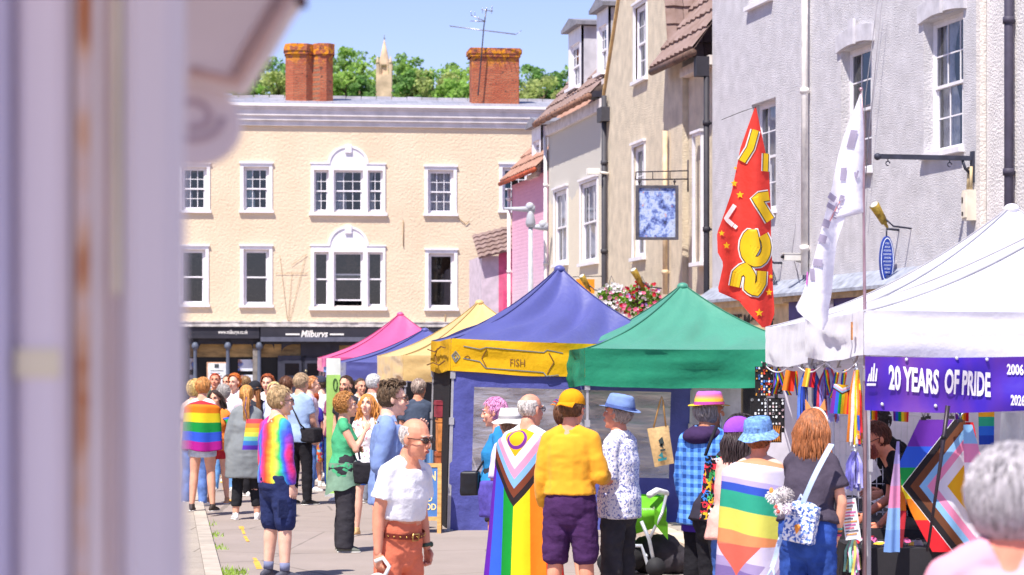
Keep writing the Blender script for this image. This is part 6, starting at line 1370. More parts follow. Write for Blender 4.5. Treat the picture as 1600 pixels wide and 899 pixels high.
def person(label, px, k, h, yaw, sex='m', tone='e8ab8c', hair=('short', '5a3d28'), top=None, bottom=None, shoes='e8e6e4', socks=None, armL='hang', armR='hang', lean=0, hyaw=0, hpitch=0, hroll=0, fat=1.0, stance=.1, stride=0, hand='relaxed', glasses=None, hat=None, seed=0, name='person', px_off=None, z0=0, twist=0, sleeve=None, group=None, legs=True, lip='c26a62', hairlen=.3, beard=None, hn=260, handL=None, build_hands=True, drop=0):
    s = h/1.75; g = G(px, k); rt = thing(name, label, 'person', (g.x, g.y, z0), R(yaw), group)
    vox = max(.0105, 2.0/k) if k < 300 else .009
    Rl = Matrix.Rotation(R(-lean), 3, 'X') @ Matrix.Rotation(R(twist), 3, 'Z'); hip = V((0, 0, .93*s)); W = (1.0 if sex == 'm' else .9)
    T = lambda x, y, z: hip+Rl @ (V((x, y, z))*s)
    ax = Rl @ V((1, 0, 0)); ay = Rl @ V((0, 1, 0)); az_ = Rl @ V((0, 0, 1))
    if sex == 'm': prof = [(-.06, .16*fat, .115*fat), (.04, .158*fat, .118*fat), (.15, .152*fat, .112*fat), (.3, .172, .12*(1+(fat-1)*.6)), (.42, .17, .106), (.485, .13, .082), (.53, .085, .066)]
    else: prof = [(-.06, .172*fat, .125*fat), (.04, .165*fat, .12*fat), (.16, .13*fat, .1*fat), (.31, .15*(1+(fat-1)*.6), .128*(1+(fat-1)*.5)), (.42, .148, .096), (.485, .112, .074), (.53, .07, .058)]
    def torso(m, inf=0, zlo=-.06, zhi=.53, hemx=0, tuck=0):
        rr = [(z, rx, ry) for z, rx, ry in prof if zlo-1e-6 <= z <= zhi+1e-6]
        if zlo < -.06: rr = [(zlo, prof[0][1]*1.0+.0+hemx, prof[0][2]*1.04+hemx)]+rr
        ex = lambda z: (inf+(.016 if (z < .12 and not tuck) else 0)) if inf else 0
        m.loft([(T(0, (.012 if (sex == 'f' and abs(z-.31) < .01) else 0), z), ax*(rx+ex(z))*s, ay*(ry+ex(z))*s) for z, rx, ry in rr], round_=not inf)
    sw = .145 if sex == 'f' else .166
    joints = {}
    for sd, arm in ((-1, armL), (1, armR)):
        U, Fo = ARMS[arm] if isinstance(arm, str) else arm
        S = T(sd*sw, -.01, .455); u = (Rl @ V((U[0]*sd, U[1], U[2]))).normalized(); f = (Rl @ V((Fo[0]*sd, Fo[1], Fo[2]))).normalized()
        E = S+u*.285*s; Wt = E+f*.25*s; joints[sd] = (S, E, Wt, u, f)
    lj = {}
    for sd in (-1, 1):
        Hj = hip+V((sd*.09*s*W, 0, -.02*s)); fy = stride*.5*sd*s; A = V((sd*(.09+stance*.5)*s, fy, .085*s)); K = (Hj+A)/2+V((0, .02*s, .02*s)); lj[sd] = (Hj, K, A)
    ar = (.05, .041, .038, .027) if sex == 'm' else (.044, .036, .034, .024); ar = [a*(1+(fat-1)*.7) for a in ar]
    lr = [x*(1+(fat-1)*.8) for x in ((.088, .06, .058, .038) if sex == 'm' else (.092, .06, .058, .036))]
    def limb(m, pts, rs):
        m.smooth = True; m.tube(pts, rs, 12)
        for p, r_ in zip(pts, rs): m.ell(p, r_, nu=12, nv=8)
        m.smooth = False
    b = MB(); torso(b)
    b.loft([(T(0, -.01, .5), ax*.062*s, ay*.06*s), (T(0, .0, .6), ax*.056*s, ay*.056*s)])
    for sd in (-1, 1):
        S, E, Wt, u, f = joints[sd]; limb(b, [S, (S+E)/2, E, E.lerp(Wt, .4), Wt], [ar[0]*s, (ar[0]*.95)*s, ar[1]*s, (ar[2]*1.02)*s, ar[3]*s])
        if legs: Hj, K, A = lj[sd]; limb(b, [Hj, Hj.lerp(K, .5), K, K.lerp(A, .35), A], [lr[0]*s, lr[0]*.86*s, lr[1]*s, lr[2]*1.02*s, lr[3]*s])
    for sd in (-1, 1):
        S = joints[sd][0]; b.smooth = True; b.tube([T(sd*.03, -.01, .525), T(sd*.09, -.01, .488), S], [.052*s, .052*s, .05*s], 10); b.smooth = False
    body = remesh(b, vox, 3)
    # head
    Rh = Rl @ Matrix.Rotation(R(-lean*-.35), 3, 'X') @ rz3(R(hyaw)) @ Matrix.Rotation(R(-hpitch), 3, 'X') @ Matrix.Rotation(R(hroll), 3, 'Y')
    hs = s**.5*1.08; Hc = T(0, .005, .535-drop)+Rh @ V((0, .035, .136))*hs*1.0; MH = Matrix.Translation(Hc) @ Rh.to_4x4() @ Matrix.Scale(hs, 4)
    body.append(head_mb(sex), MH)
    if build_hands:
        for sd in (-1, 1):
            S, E, Wt, u, f = joints[sd]; fx = (Rl @ V((-sd, 0, 0))); z_ = -f; x_ = (Rl @ V((1, 0, 0))*1.0); x_ = (x_-z_*x_.dot(z_)); x_ = x_.normalized() if x_.length > .1 else (Rl @ V((0, 0, 1))).normalized(); y_ = z_.cross(x_)
            Mh = Matrix((x_, y_, z_)).transposed().to_4x4(); Mm = Matrix.Translation(Wt+f*.005*s) @ Mh @ (Matrix.Scale(-1, 4, V((1, 0, 0))) if sd == -1 else Matrix.Identity(4)) @ Matrix.Scale(s*(.98 if sex == 'm' else .9), 4)
            body.append(hand_mb((handL if (sd == -1 and handL) else hand)), Mm)
    hc = hair[1] if hair else '6a5040'
    bo = body.build('body', [skin(tone), mat('e9e4e0', .3, 0), mat('2a1d18', .3, 0), mat(lip, .5, 0), hairmat(hc)], rt)
    if hair:
        hm = hair_mb(hair[0], seed, hn, hairlen, bool(hat) and hat[0] != 'headband'); hm2 = MB(); hm2.append(hm, MH); hm2.build('hair', hairmat(hc), rt)
    if beard:
        m = MB(); rnd = random.Random(seed)
        for _ in range(260):
            a = rnd.uniform(-1.25, 1.25); z = rnd.uniform(-.1, -.045) if abs(a) < .5 else rnd.uniform(-.09, -.01); p = V((.064*sin(a), .025+.062*cos(a), z))
            if abs(p.x) < .022 and z > -.07: continue
            L_ = .02 if beard != 'grey_long' else .05; m.tube([p, p+V((p.x*.15, .006, -L_))], [.005, .001], 4)
        m2 = MB(); m2.append(m, MH); m2.build('beard', hairmat(beard if beard != 'grey_long' else 'c9c4c0'), rt)
    rtd = dict(root=rt, s=s, T=T, ax=ax, ay=ay, az=az_, MH=MH, Rh=Rh, J=joints, L=lj, hip=hip, prof=prof, Rl=Rl, k=k)
    # trousers / shorts / leggings / skirt
    if bottom and legs:
        kind, mt, opt = bottom; loose = opt.get('loose', .014); m = MB(); ln = opt.get('len', 1.0)
        if kind == 'skirt':
            z1 = opt.get('z', .5)*s; wd = opt.get('flare', 1.25); m.smooth = True
            m.loft([(V((0, 0, z1)), V((prof[0][1]*wd*s, 0, 0)), V((0, prof[0][2]*wd*s, 0))), (hip+V((0, 0, -.12*s)), V(((prof[0][1]*1.08+loose)*s, 0, 0)), V((0, (prof[0][2]*1.08+loose)*s, 0))), (T(0, 0, .08), ax*(prof[1][1]+.01)*s, ay*(prof[1][2]+.01)*s)], round_=False)
        else:
            m.loft([(hip+V((0, 0, -.1*s)), V(((prof[0][1]*.98+loose)*s, 0, 0)), V((0, (prof[0][2]*.96+loose)*s, 0))), (hip+V((0, -.004, 0)), V(((prof[0][1]+loose)*s, 0, 0)), V((0, (prof[0][2]+loose*.8)*s, 0))), (T(0, 0, .09), ax*(prof[1][1]+.008)*s, ay*(prof[1][2]+.008)*s)], round_=True)
            for sd in (-1, 1):
                Hj, K, A = lj[sd]; A = A+V((0, 0, -.045*s)); lo = loose*s; flare = opt.get('flare', 0)*s
                if ln >= .98: pts = [Hj, Hj.lerp(K, .5), K, K.lerp(A, .5), A]; rs = [lr[0]*s+lo*.6, lr[0]*.86*s+lo, lr[1]*s+lo*1.1, lr[2]*.9*s+lo*1.3+flare*.5, lr[3]*1.1*s+lo*1.2+flare]
                elif ln > .5: q = K.lerp(A, (ln-.5)*2); pts = [Hj, Hj.lerp(K, .5), K, q]; rs = [lr[0]*s+lo*.6, lr[0]*.86*s+lo, lr[1]*s+lo*1.1, lr[2]*s*.95+lo+flare]
                else: q = Hj.lerp(K, ln*2); pts = [Hj, Hj.lerp(q, .5), q]; rs = [lr[0]*s+lo*.7, lr[0]*.9*s+lo, (lr[0]+(lr[1]-lr[0])*ln*2)*s+lo*1.3+flare]
                m.smooth = True; m.tube(pts, rs, 14); m.smooth = False
                for p, r_ in list(zip(pts, rs))[:-1]: m.ell(p, r_, nu=12, nv=8)
        r = remesh(m, vox, 2); wrinkle(r, .010*opt.get('wr', 1), 9, seed+1, (1, 1, 1.6)); r.build({'skirt': 'skirt', 'shorts': 'shorts', 'leggings': 'leggings'}.get(kind, 'trousers'), mt, rt)
    if top:
        kind, mt, opt = top; loose = opt.get('loose', .016); hem = opt.get('hem', -.1); m = MB(); torso(m, loose, hem, .5, opt.get('hemx', .0), opt.get('tuck', 0))
        if opt.get('collar', 1): m.loft([(T(0, -.008, .49), ax*(.075)*s, ay*(.07)*s), (T(0, -.004, .535), ax*.062*s, ay*.06*s)], round_=False)
        if 'dress' in opt:
            z1 = opt['dress']*s; m.loft([(V((0, 0, z1)), V((prof[0][1]*1.35*s, 0, 0)), V((0, prof[0][2]*1.35*s, 0))), (hip, V(((prof[0][1]*1.1+loose)*s, 0, 0)), V((0, (prof[0][2]*1.1+loose)*s, 0))), (T(0, 0, .2), ax*(prof[2][1]+loose)*s, ay*(prof[2][2]+loose)*s)], round_=False)
        slv = {'tee': .62, 'long': 2, 'half': 1.0, 'vest': .12, 'roll': 1.25}[kind]; ao = [a*s for a in ar]; lo = loose*s
        for sd in (-1, 1):
            S, E, Wt, u, f = joints[sd]; S2 = S-u*.0*s; m.smooth = True; m.tube([T(sd*.03, -.01, .52), T(sd*.09, -.01, .486), S], [.05*s+lo*.4, .052*s+lo*.5, .05*s+lo*.5], 12); m.smooth = False
            if slv <= 1: q = S.lerp(E, slv); pts = [S2, S.lerp(q, .5), q]; rs = [ao[0]+lo*.45, ao[0]+lo*.6, ao[0]*(1 if slv < .8 else .9)+lo*1.1]
            else: q = E.lerp(Wt, min(1, slv-1)*.97); pts = [S2, S.lerp(E, .5), E, E.lerp(q, .5), q]; rs = [ao[0]+lo*.45, ao[0]+lo*.7, ao[1]+lo*1.0, ao[2]+lo*1.1, (ao[3] if slv > 1.5 else ao[2])+lo*.8]
            m.smooth = True; m.tube(pts, rs, 14); m.smooth = False
            for p, r_ in list(zip(pts, rs))[:-1]: m.ell(p, r_*.99, nu=12, nv=8)
        r = remesh(m, vox, 2); wrinkle(r, .011*opt.get('wr', 1), 7, seed, (1, 1, 1.3)); r.build(opt.get('name', {'long': 'sweater', 'vest': 'vest_top'}.get(kind, 'shirt')), mt, rt)
        if opt.get('pcollar'):
            m = MB(); m.sheet(lambda a, b_: T((.068+.02*b_)*cos(-.9+a*(pi+1.8)+0)*-1, (.065+.022*b_)*sin(-.9+a*(pi+1.8))*-1, .56-.045*b_), 20, 3); m.uv = {}; m.build('collar', opt['pcollar'], rt)
    for sd in ((-1, 1) if legs else ()):
        Hj, K, A = lj[sd]; m = MB(); c = V((A.x, A.y, 0)); q = V((sin(sd*.18), cos(sd*.18), 0)); p_ = V((q.y, -q.x, 0)); L_ = .27*s*(1 if sex == 'm' else .92)
        m.loft([(c-q*L_*.26+V((0, 0, .035*s)), p_*.028*s, V((0, 0, .034*s))), (c-q*L_*.1+V((0, 0, .045*s)), p_*.034*s, V((0, 0, .045*s))), (c+q*L_*.18+V((0, 0, .038*s)), p_*.04*s, V((0, 0, .038*s))), (c+q*L_*.45+V((0, 0, .028*s)), p_*.045*s, V((0, 0, .027*s))), (c+q*L_*.66+V((0, 0, .02*s)), p_*.034*s, V((0, 0, .018*s)))])
        m.tube([c+V((0, 0, .05*s)), c+V((0, 0, .105*s))], [.042*s, .042*s], 12)
        for v in m.v: v.z = max(v.z, .004)
        r = remesh(m, max(.009, vox*.8), 2); sh = r.build('shoe', mat(shoes, .6, .12, 12), rt)
        m = MB(); m.loft([(c-q*L_*.3+V((0, 0, .008)), p_*.032*s, V((0, 0, .007))), (c-q*L_*.05+V((0, 0, .008)), p_*.038*s, V((0, 0, .008))), (c+q*L_*.45+V((0, 0, .008)), p_*.048*s, V((0, 0, .008))), (c+q*L_*.7+V((0, 0, .008)), p_*.034*s, V((0, 0, .007)))]); m.build('sole', mat('efece6', .7, .05), sh)
        if socks: m = MB(); m.tube([A+V((0, 0, -.0)), A.lerp(K, .16)], [(lr[3]+.006)*s, (lr[3]+.007)*s], 12); m.build('sock', mat(socks, .9, .1), rt)
    if glasses:
        fm, lens = glasses; m = MB()
        for s_ in (-1, 1):
            m.tube([(s_*.031+.021*cos(t), .102-.008*abs(cos(t))*(1 if s_*cos(t) > 0 else 0), .007+.0165*sin(t)) for t in [i*pi/8 for i in range(17)]], .0026, 5); m.tube([(s_*.052, .093, .012), (s_*.077, .06, .012), (s_*.083, -.005, .01)], .0026, 5)
        m.tube([(-.011, .104, .01), (0, .107, .012), (.011, .104, .01)], .0022, 5); m2 = MB(); m2.append(m, MH); go = m2.build('glasses', mat(fm, .3, 0), rt)
        m = MB()
        for s_ in (-1, 1): m.ell((s_*.031, .1, .007), (.0205, .0035, .016), nu=12, nv=6)
        m2 = MB(); m2.append(m, MH); m2.build('lens', mat(lens, .08, 0, spec=.8) if lens else glass_mat(), go)
    if hat: make_hat(rtd, hat)
    return rtd
def make_hat(P_, hat):
    kind, mt = hat[0], hat[1]; m = MB(); rt = P_['root']; MH = P_['MH']; o2 = hat[2] if len(hat) > 2 else {}
    def put(m_, nm, mt_, par): r = MB(); r.append(m_, MH); return r.build(nm, mt_, par)
    n = 36
    if kind == 'cap':
        m.sheet(lambda a, b: (.089*cos(2*pi*a)*sin(pi*.5*min(1, b*1.05)), -.012+.11*sin(2*pi*a)*sin(pi*.5*min(1, b*1.05)), .035+.108*cos(pi*.5*b)-.012*sin(2*pi*a)*b), n, 10); m.uv = {}
        co = put(m, 'cap', mt, rt); sg = -1 if o2.get('back') else 1; m = MB()
        m.sheet(lambda a, b: ((.075+.0*b)*sin((a-.5)*2.2), sg*(.06+.04*cos((a-.5)*2.2)+.075*b*cos((a-.5)*1.6)), (.046-.012*sg*.8)-.02*b-.02*abs(a-.5)*b*2), 14, 5)
        m.sheet(lambda a, b: ((.075+.0*b)*sin((a-.5)*2.2), sg*(.06+.04*cos((a-.5)*2.2)+.075*b*cos((a-.5)*1.6)), (.042-.012*sg*.8)-.02*b-.02*abs(a-.5)*b*2), 14, 5); m.uv = {}; put(m, 'peak', o2.get('peak', mt), co)
        m = MB(); m.ell((0, -.012, .136), .008, nu=8, nv=5); put(m, 'button', mt, co)
    if kind in ('bucket', 'fedora', 'sunhat'):
        H_ = {'bucket': .085, 'fedora': .1, 'sunhat': .09}[kind]; br = {'bucket': .04, 'fedora': .045, 'sunhat': .06}[kind]; drop = {'bucket': -.045, 'fedora': -.006, 'sunhat': -.035}[kind]; z0 = .045
        top_s = {'bucket': .82, 'fedora': .78, 'sunhat': .8}[kind]
        pr = [(1.0, z0), (.97, z0+H_*.4), (top_s+.04, z0+H_*.92), (top_s-.08, z0+H_), (.4, z0+H_*(.98 if kind != 'fedora' else .86)), (.01, z0+H_*(1.0 if kind != 'fedora' else .8))]
        def fn(a, b):
            f = b*(len(pr)-1); i = min(int(f), len(pr)-2); t = f-i; r_ = pr[i][0]*(1-t)+pr[i+1][0]*t; z = pr[i][1]*(1-t)+pr[i+1][1]*t
            return (r_*.092*cos(2*pi*a), -.012+r_*.112*sin(2*pi*a), z+.003*noise.noise(V((cos(2*pi*a)*2, sin(2*pi*a)*2, b*3))))
        m.sheet(fn, n, 20); co = put(m, 'hat', mt, rt); m = MB()
        for t_ in (0, .003): m.sheet(lambda a, b: ((.091+br*b)*cos(2*pi*a), -.012+(.111+br*b)*sin(2*pi*a), z0+.002-t_+drop*b+(.012*abs(cos(2*pi*a))**2*b if kind == 'fedora' else 0)+(.006*sin(a*2*pi*5)*b if kind != 'fedora' else 0)), n, 5)
        put(m, 'brim', o2.get('brim', mt), co)
        if 'band' in o2: m = MB(); m.sheet(lambda a, b: (.0945*cos(2*pi*a), -.012+.1145*sin(2*pi*a), z0+.003+.022*b), n, 2); m.uv = {}; put(m, 'hat_band', o2['band'], co)
    if kind == 'headband':
        m.tube([(.088*cos(t), .02, .03+.1*sin(t)) for t in [pi*i/14-.0 for i in range(15)]], .007, 6); co = put(m, 'headband', mt, rt)
        if 'ears' in o2:
            for s_ in (-1, 1):
                m = MB(); b = V((s_*.05, .02, .125)); q = [b+V((-.024, 0, -.005)), b+V((.026, 0, -.012)), b+V((s_*.022, 0, .06))]; m.poly(q); m.poly([x+V((0, .008, 0)) for x in q][::-1]); 
                for i in range(3): m.poly([q[i], q[i]+V((0, .008, 0)), q[(i+1) % 3]+V((0, .008, 0)), q[(i+1) % 3]])
                put(m, 'ear', o2['ears'], co)
        if 'feathers' in o2:
            rnd = random.Random(3)
            for i in range(14):
                t = .3+i*.18; b = V((.088*cos(t), .02, .03+.1*sin(t))); d = V((cos(t), rnd.uniform(-.6, .2), sin(t)+.2)).normalized(); m = MB(); m.tube([b, b+d*.03, b+d*.06+V((0, 0, -.01)), b+d*.075+V((cos(t)*.01, 0, -.025))], [.007, .006, .005, .002], 6); put(m, 'loop', mat(RB[i % 6], .7), co)
def cape(P_, mt, z_top, z_bot, rx, ry, half=105, grow=1.15, folds=7, amp=.02, label=None, thick=.004, hemwave=.015, yoff=0, name='flag_cape', bot_rx=None):
    s = P_['s']; rt = P_['root']; top = [(z_top+.02, .085, .075), (z_top, rx*.72, ry*.8), (z_top-.05, rx, ry), (z_top-.25, rx*1.04, ry*1.06), (z_bot, rx*grow, ry*grow)]
    ls = [0]
    for a, b in zip(top, top[1:]): ls.append(ls[-1]+sqrt((a[0]-b[0])**2+(a[1]-b[1])**2))
    def fn(u, v):
        d = v*ls[-1]; i = max(j for j in range(len(ls)-1) if ls[j] <= d+1e-9); t = (d-ls[i])/(ls[i+1]-ls[i]); z, x_, y_ = [top[i][j]*(1-t)+top[i+1][j]*t for j in range(3)]
        th = R(half)*(2*u-1); f = 1+amp*v*sin(folds*th+1.3)/x_*.9+.02*noise.noise(V((u*5, v*3, folds)))
        q = V((x_*f*sin(th), yoff-y_*f*cos(th)+.01, z-hemwave*v*sin(folds*.5*th+.6)-(.05*abs(2*u-1)**2*(1-v)))); 
        return q*s if False else V((q.x*s, q.y*s, q.z*s))
    m = MB(); m.sheet(fn, 56, 50); o = m.build(name, mt, rt)
    sd = o.modifiers.new('s', 'SOLIDIFY'); sd.thickness = thick
    me = evalmesh_upd(o); o.modifiers.clear(); o.data = me
    if label: o['label'] = label
    return o
def evalmesh_upd(o): bpy.context.view_layer.update(); return evalmesh(o)
def strap(P_, pts, w_, mt, name='strap'):
    m = MB(); m.tube([P_['T'](*p) if len(p) == 3 else V(p) for p in pts], w_, 6); return m.build(name, mt, P_['root'])
H_of = lambda yt, k, ex=0: CH-(yt-HZ)/k-ex
def denim(c='2f4a86'): return mat(c, .9, .25, 7, .4, 40, spec=.1, name='denim', dist=.01)
def tiedye():
    s = NT('tie_dye'); x = s.xyz(); n = s.noise(2.2, 3); r_ = s.math('SQRT', s.math('ADD', s.math('POWER', s.math('ADD', x[0], .1), 2), s.math('POWER', s.math('MULTIPLY', s.math('SUBTRACT', x[2], 1.0), .22), 2)))
    f = s.math('FRACT', s.math('ADD', s.math('MULTIPLY', r_, 3.6), s.math('MULTIPLY', n, .9)))
    c = s.ramp(f, [(0, 'f0452a'), (.14, 'f2912c'), (.28, 'f4dc3c'), (.42, '3cc06a'), (.56, '2f8ad8'), (.7, '4a48d0'), (.84, 'e0307a'), (1, 'f0452a')]); s.col(c); s.bump(s.noise(25, 4), .35, .02); return s.fin(.7, sheen=.1)
def plaid(a, b, c, f=16):
    s = NT('plaid'); x = s.xyz(); xy = s.math('ADD', x[0], s.math('MULTIPLY', x[1], .7)); w1 = s.math('ABSOLUTE', s.math('SUBTRACT', s.math('FRACT', s.math('MULTIPLY', xy, f)), .5)); w2 = s.math('ABSOLUTE', s.math('SUBTRACT', s.math('FRACT', s.math('MULTIPLY', x[2], f)), .5))
    m1 = s.math('GREATER_THAN', w1, .27); m2 = s.math('GREATER_THAN', w2, .27); cc = s.mix(s.math('MULTIPLY', m1, .75), a, b); cc = s.mix(s.math('MULTIPLY', s.math('MULTIPLY', m1, m2), 1.0), s.mix(s.math('MULTIPLY', m2, .75), cc, b), c); s.col(cc); s.bump(s.noise(22, 4), .4, .02); return s.fin(.9)
def speckle(base, cols, sc=45, th=.6):
    s = NT('printed_cloth'); v = s.n('TexVoronoi'); v.inputs['Scale'].default_value = sc; s.l(s.co(), v.inputs['Vector']); n = s.noise(sc*.8, 2); c = s.mix(s.math('GREATER_THAN', n, th), base, s.ramp(v.outputs['Color'], [(i/len(cols), q) for i, q in enumerate(cols)], const=True)); s.col(c); s.bump(s.noise(22, 4), .4, .02); return s.fin(.9)
SK = 'eab597'; SK2 = 'd99a7a'; SK3 = 'f0c3aa'
def bag(P_, pos, size, mt, name='bag', seed=0, wr=.02, voxel=.014):
    m = MB(); m.ell((0, 0, 0), tuple(x*.9 for x in size)); m.box(tuple(-x*.86 for x in size), tuple(x*.86 for x in size)); r = remesh(m, voxel, 3); wrinkle(r, wr, 7, seed); r.v = [v+P_['T'](*pos) for v in r.v]; return r.build(name, mt, P_['root'])
BLK = cloth('2b292e'); JB = cloth('232227')
# far group on the left
person('person with red hair looking down in front of the menu board', 336, 92, H_of(584, 92), 180, 'm', SK2, ('short', 'b8481c'), ('tee', cloth('44604c'), {}), ('trousers', cloth('3a3f55'), {}), hpitch=-12, seed=1, hn=120)
person('person with curly ginger hair in a pale pink shirt', 368, 96, H_of(584, 96, .01), 155, 'f', SK3, ('curly', 'd8702c'), ('tee', cloth('efdde4'), {}), ('shorts', denim('7a90c0'), {'len': .5}), seed=2, hn=140)
person('person with grey curly hair in white seen from behind', 349, 104, H_of(603, 104), 5, 'f', SK, ('curly', 'a8a29e'), ('tee', cloth('eceaf0'), {}), ('trousers', denim('6fa0d8'), {}), seed=3, hn=140)
person('person in a black cap and dark shirt behind the grey dress', 399, 108, H_of(596, 108, .01), 25, 'm', SK, ('pony', '8a5a34'), ('tee', cloth('3a3b44'), {}), ('trousers', JB, {}), hat=('cap', cloth('2a2a30'), {'back': 1}), seed=4, hn=120)
person('person with big curly chestnut hair and white top facing us', 419, 101, H_of(585, 101, .01), 170, 'f', SK3, ('curly', 'a8552c'), ('tee', cloth('f0eef2'), {}), ('trousers', denim(), {}), seed=5, hn=160)
person('smiling person with pale blonde hair in a light blue top', 428, 108, H_of(598, 108), 188, 'f', SK3, ('short_f', 'd9c08a'), ('vest', cloth('cfe0f4'), {}), ('trousers', denim(), {}), armL='cross', seed=6, hn=140)
p = person('person in pale blue shirt with a black shoulder bag and black trousers, seen from behind', 468, 115, H_of(583, 115), -38, 'm', SK, ('short_f', 'b49a7c'), ('tee', cloth('a3bbe0'), {}), ('trousers', JB, {}), shoes='2a2a2c', armR='down_front', seed=7, hn=220)
bag(p, (.22, -.02, -.0), (.16, .1, .11), BLK, seed=3, name='shoulder_bag'); strap(p, [(-.17, .0, .47), (-.03, -.13, .4), (.14, -.14, .15), (.2, -.08, .06)], .011, BLK)
person('person with sandy orange hair in profile behind the pale blue shirt', 484, 104, H_of(588, 104), -80, 'm', SK3, ('short', 'c98a58'), ('tee', cloth('c9b9d4'), {}), ('trousers', denim('5a78b8'), {}), seed=8, hn=120)
person('person with red hair in a purple top and multicoloured skirt', 488, 100, H_of(613, 100), 10, 'f', SK, ('bob', 'b8502c'), ('tee', cloth('4a3fb0'), {}), ('skirt', speckle('d8487a', ['f2a23c', '4a68d8', '8ad0e8', 'f06a3c'], 18, .45), {'z': .45}), shoes='dfe6e0', seed=9, hn=120)
person('person in a dark cap and white shirt seen from behind', 503, 96, H_of(587, 96, .02), 50, 'm', SK3, ('short', '5a4636'), ('tee', cloth('eef0f4'), {}), ('trousers', denim('3a5aa8'), {}), hat=('cap', cloth('3a3c4c'), {}), seed=10, hn=80)
p = person('bearded person with short dark hair in a black shirt', 543, 112, H_of(587, 112), 150, 'm', SK, ('short', '4a3426'), ('tee', cloth('34333a'), {}), ('trousers', denim(), {}), beard='5a4030', seed=11, hn=160)
person('white-haired person in a pale plaid shirt seen from behind', 581, 114, H_of(584, 114), -42, 'm', 'eba08a', ('short', 'ece8e6'), ('half', plaid('dfe0e4', 'b9bcc8', 'a9a48c', 20), {'pcollar': cloth('dfe0e4')}), ('trousers', cloth('8a8f9c'), {}), seed=12, hn=200, fat=1.1)
person('grey-haired person in a navy shirt beside the yellow valance', 653, 122, H_of(592, 122), 12, 'm', SK2, ('short', 'a8968c'), ('tee', cloth('4a5468'), {}), ('trousers', denim(), {}), armL='front', armR='front', hyaw=-35, seed=13, hn=160)
# flag-caped pair on the left pavement
p = person('person wrapped in a bright rainbow flag seen from behind on the left pavement', 316, 124, H_of(598, 124), -8, 'f', SK, ('short_f', 'c98f52'), ('vest', cloth('e8e4ea'), {}), ('shorts', denim('b9c4dc'), {'len': .25}), shoes='3a302c', armL='down_front', armR='down_front', z0=.058, seed=14)
cape(p, stripes(['ee3440', 'f58a1f', 'f6e02a', '17a04a', '3a62e0', 'c0209c']), 1.43, .80, .235, .165, 112, 1.08, 5, .03)
p = person('smiling dark-haired person with a rainbow flag over the shoulders facing us', 341, 114, H_of(611, 114), 170, 'f', SK, ('long', '3a2a24'), ('vest', cloth('f08a3c'), {}), ('shorts', cloth('b8303a'), {'len': .28}), shoes='d9a070', hroll=14, seed=15, hairlen=.22)
cape(p, stripes(['3a62e0', '17a04a', 'f6e02a', 'f58a1f', 'ee3440']), 1.36, .86, .26, .17, 140, 1.05, 5, .03)
p = person('person in a loose grey dress and black leggings with a ponytail seen from behind', 385, 127, H_of(603, 127), 6, 'f', SK, ('pony', 'c08a4a'), ('long', mat('8c9296', .9, .1, 4, .35, 18, trans=.15), {'dress': .55, 'loose': .035, 'name': 'dress'}), ('leggings', cloth('2a2a2e'), {'loose': .004, 'len': .86}), shoes='f2f0f2', armL=((.22, .05, -1), (.1, .25, -1)), armR=((.1, .15, -1), (-.1, .7, -.4)), seed=16, fat=1.22)
o = thing('drawstring_bag', 'small rainbow drawstring bag on the back of the grey dress', 'bag', G(398, 131)); m = MB(); z0 = CH-(703-HZ)/131; z1 = CH-(655-HZ)/131
m.sheet(lambda a, b: ((-.15+.3*a)*(1-.35*b), -.06*sin(pi*a)*sin(pi*b*.9+.2), z0+(z1-z0)*b), 14, 14); m.sheet(lambda a, b: ((-.15+.3*a)*(1-.35*b), .03*sin(pi*a), z0+(z1-z0)*b), 14, 4); m.build('sack', stripes(['6a3ac8', '4a8ae0', '7ad0c0', 'd8e85a', 'f6c03c', 'f08a3c', 'ee4a5a'], 1), o)
for s_ in (-1, 1): m = MB(); m.tube([(s_*.09, -.01, z1), (s_*.12, .02, z1+.13), (s_*.11, .1, z1+.26)], .005, 5); m.build('cord', mat('5a4a8a', .8), o)
person('blonde person close behind the rainbow-flag wearer at the left edge', 303, 116, H_of(595, 116), -20, 'f', SK3, ('bob', 'd8b474'), ('tee', cloth('e8c8b8'), {}), ('trousers', denim('6a88c8'), {}), seed=40, hn=120)
person('red-faced person with auburn hair behind the white-haired person', 603, 110, H_of(596, 110), 120, 'f', SK2, ('short_f', '9a5030'), ('tee', cloth('f2d8a0'), {}), ('trousers', denim('6a88c8'), {}), seed=41, hn=100)
person('person in a pink sunhat and lilac top left of the pale green banner', 497, 92, H_of(606, 92, .03), 40, 'f', SK3, ('bob', '8a5a3c'), ('tee', cloth('c8a8e0'), {}), ('skirt', cloth('4a68c8'), {'z': .5}), hat=('sunhat', cloth('e88ab0')), seed=42, hn=80)
person('person in a navy top and dark glasses near the shop door', 452, 90, H_of(590, 90), 175, 'm', SK, ('short', '3a2c24'), ('tee', cloth('2f3a5a'), {}), ('trousers', cloth('8a8478'), {}), glasses=('1a1a1e', '1a1a1e'), seed=43, hn=80)
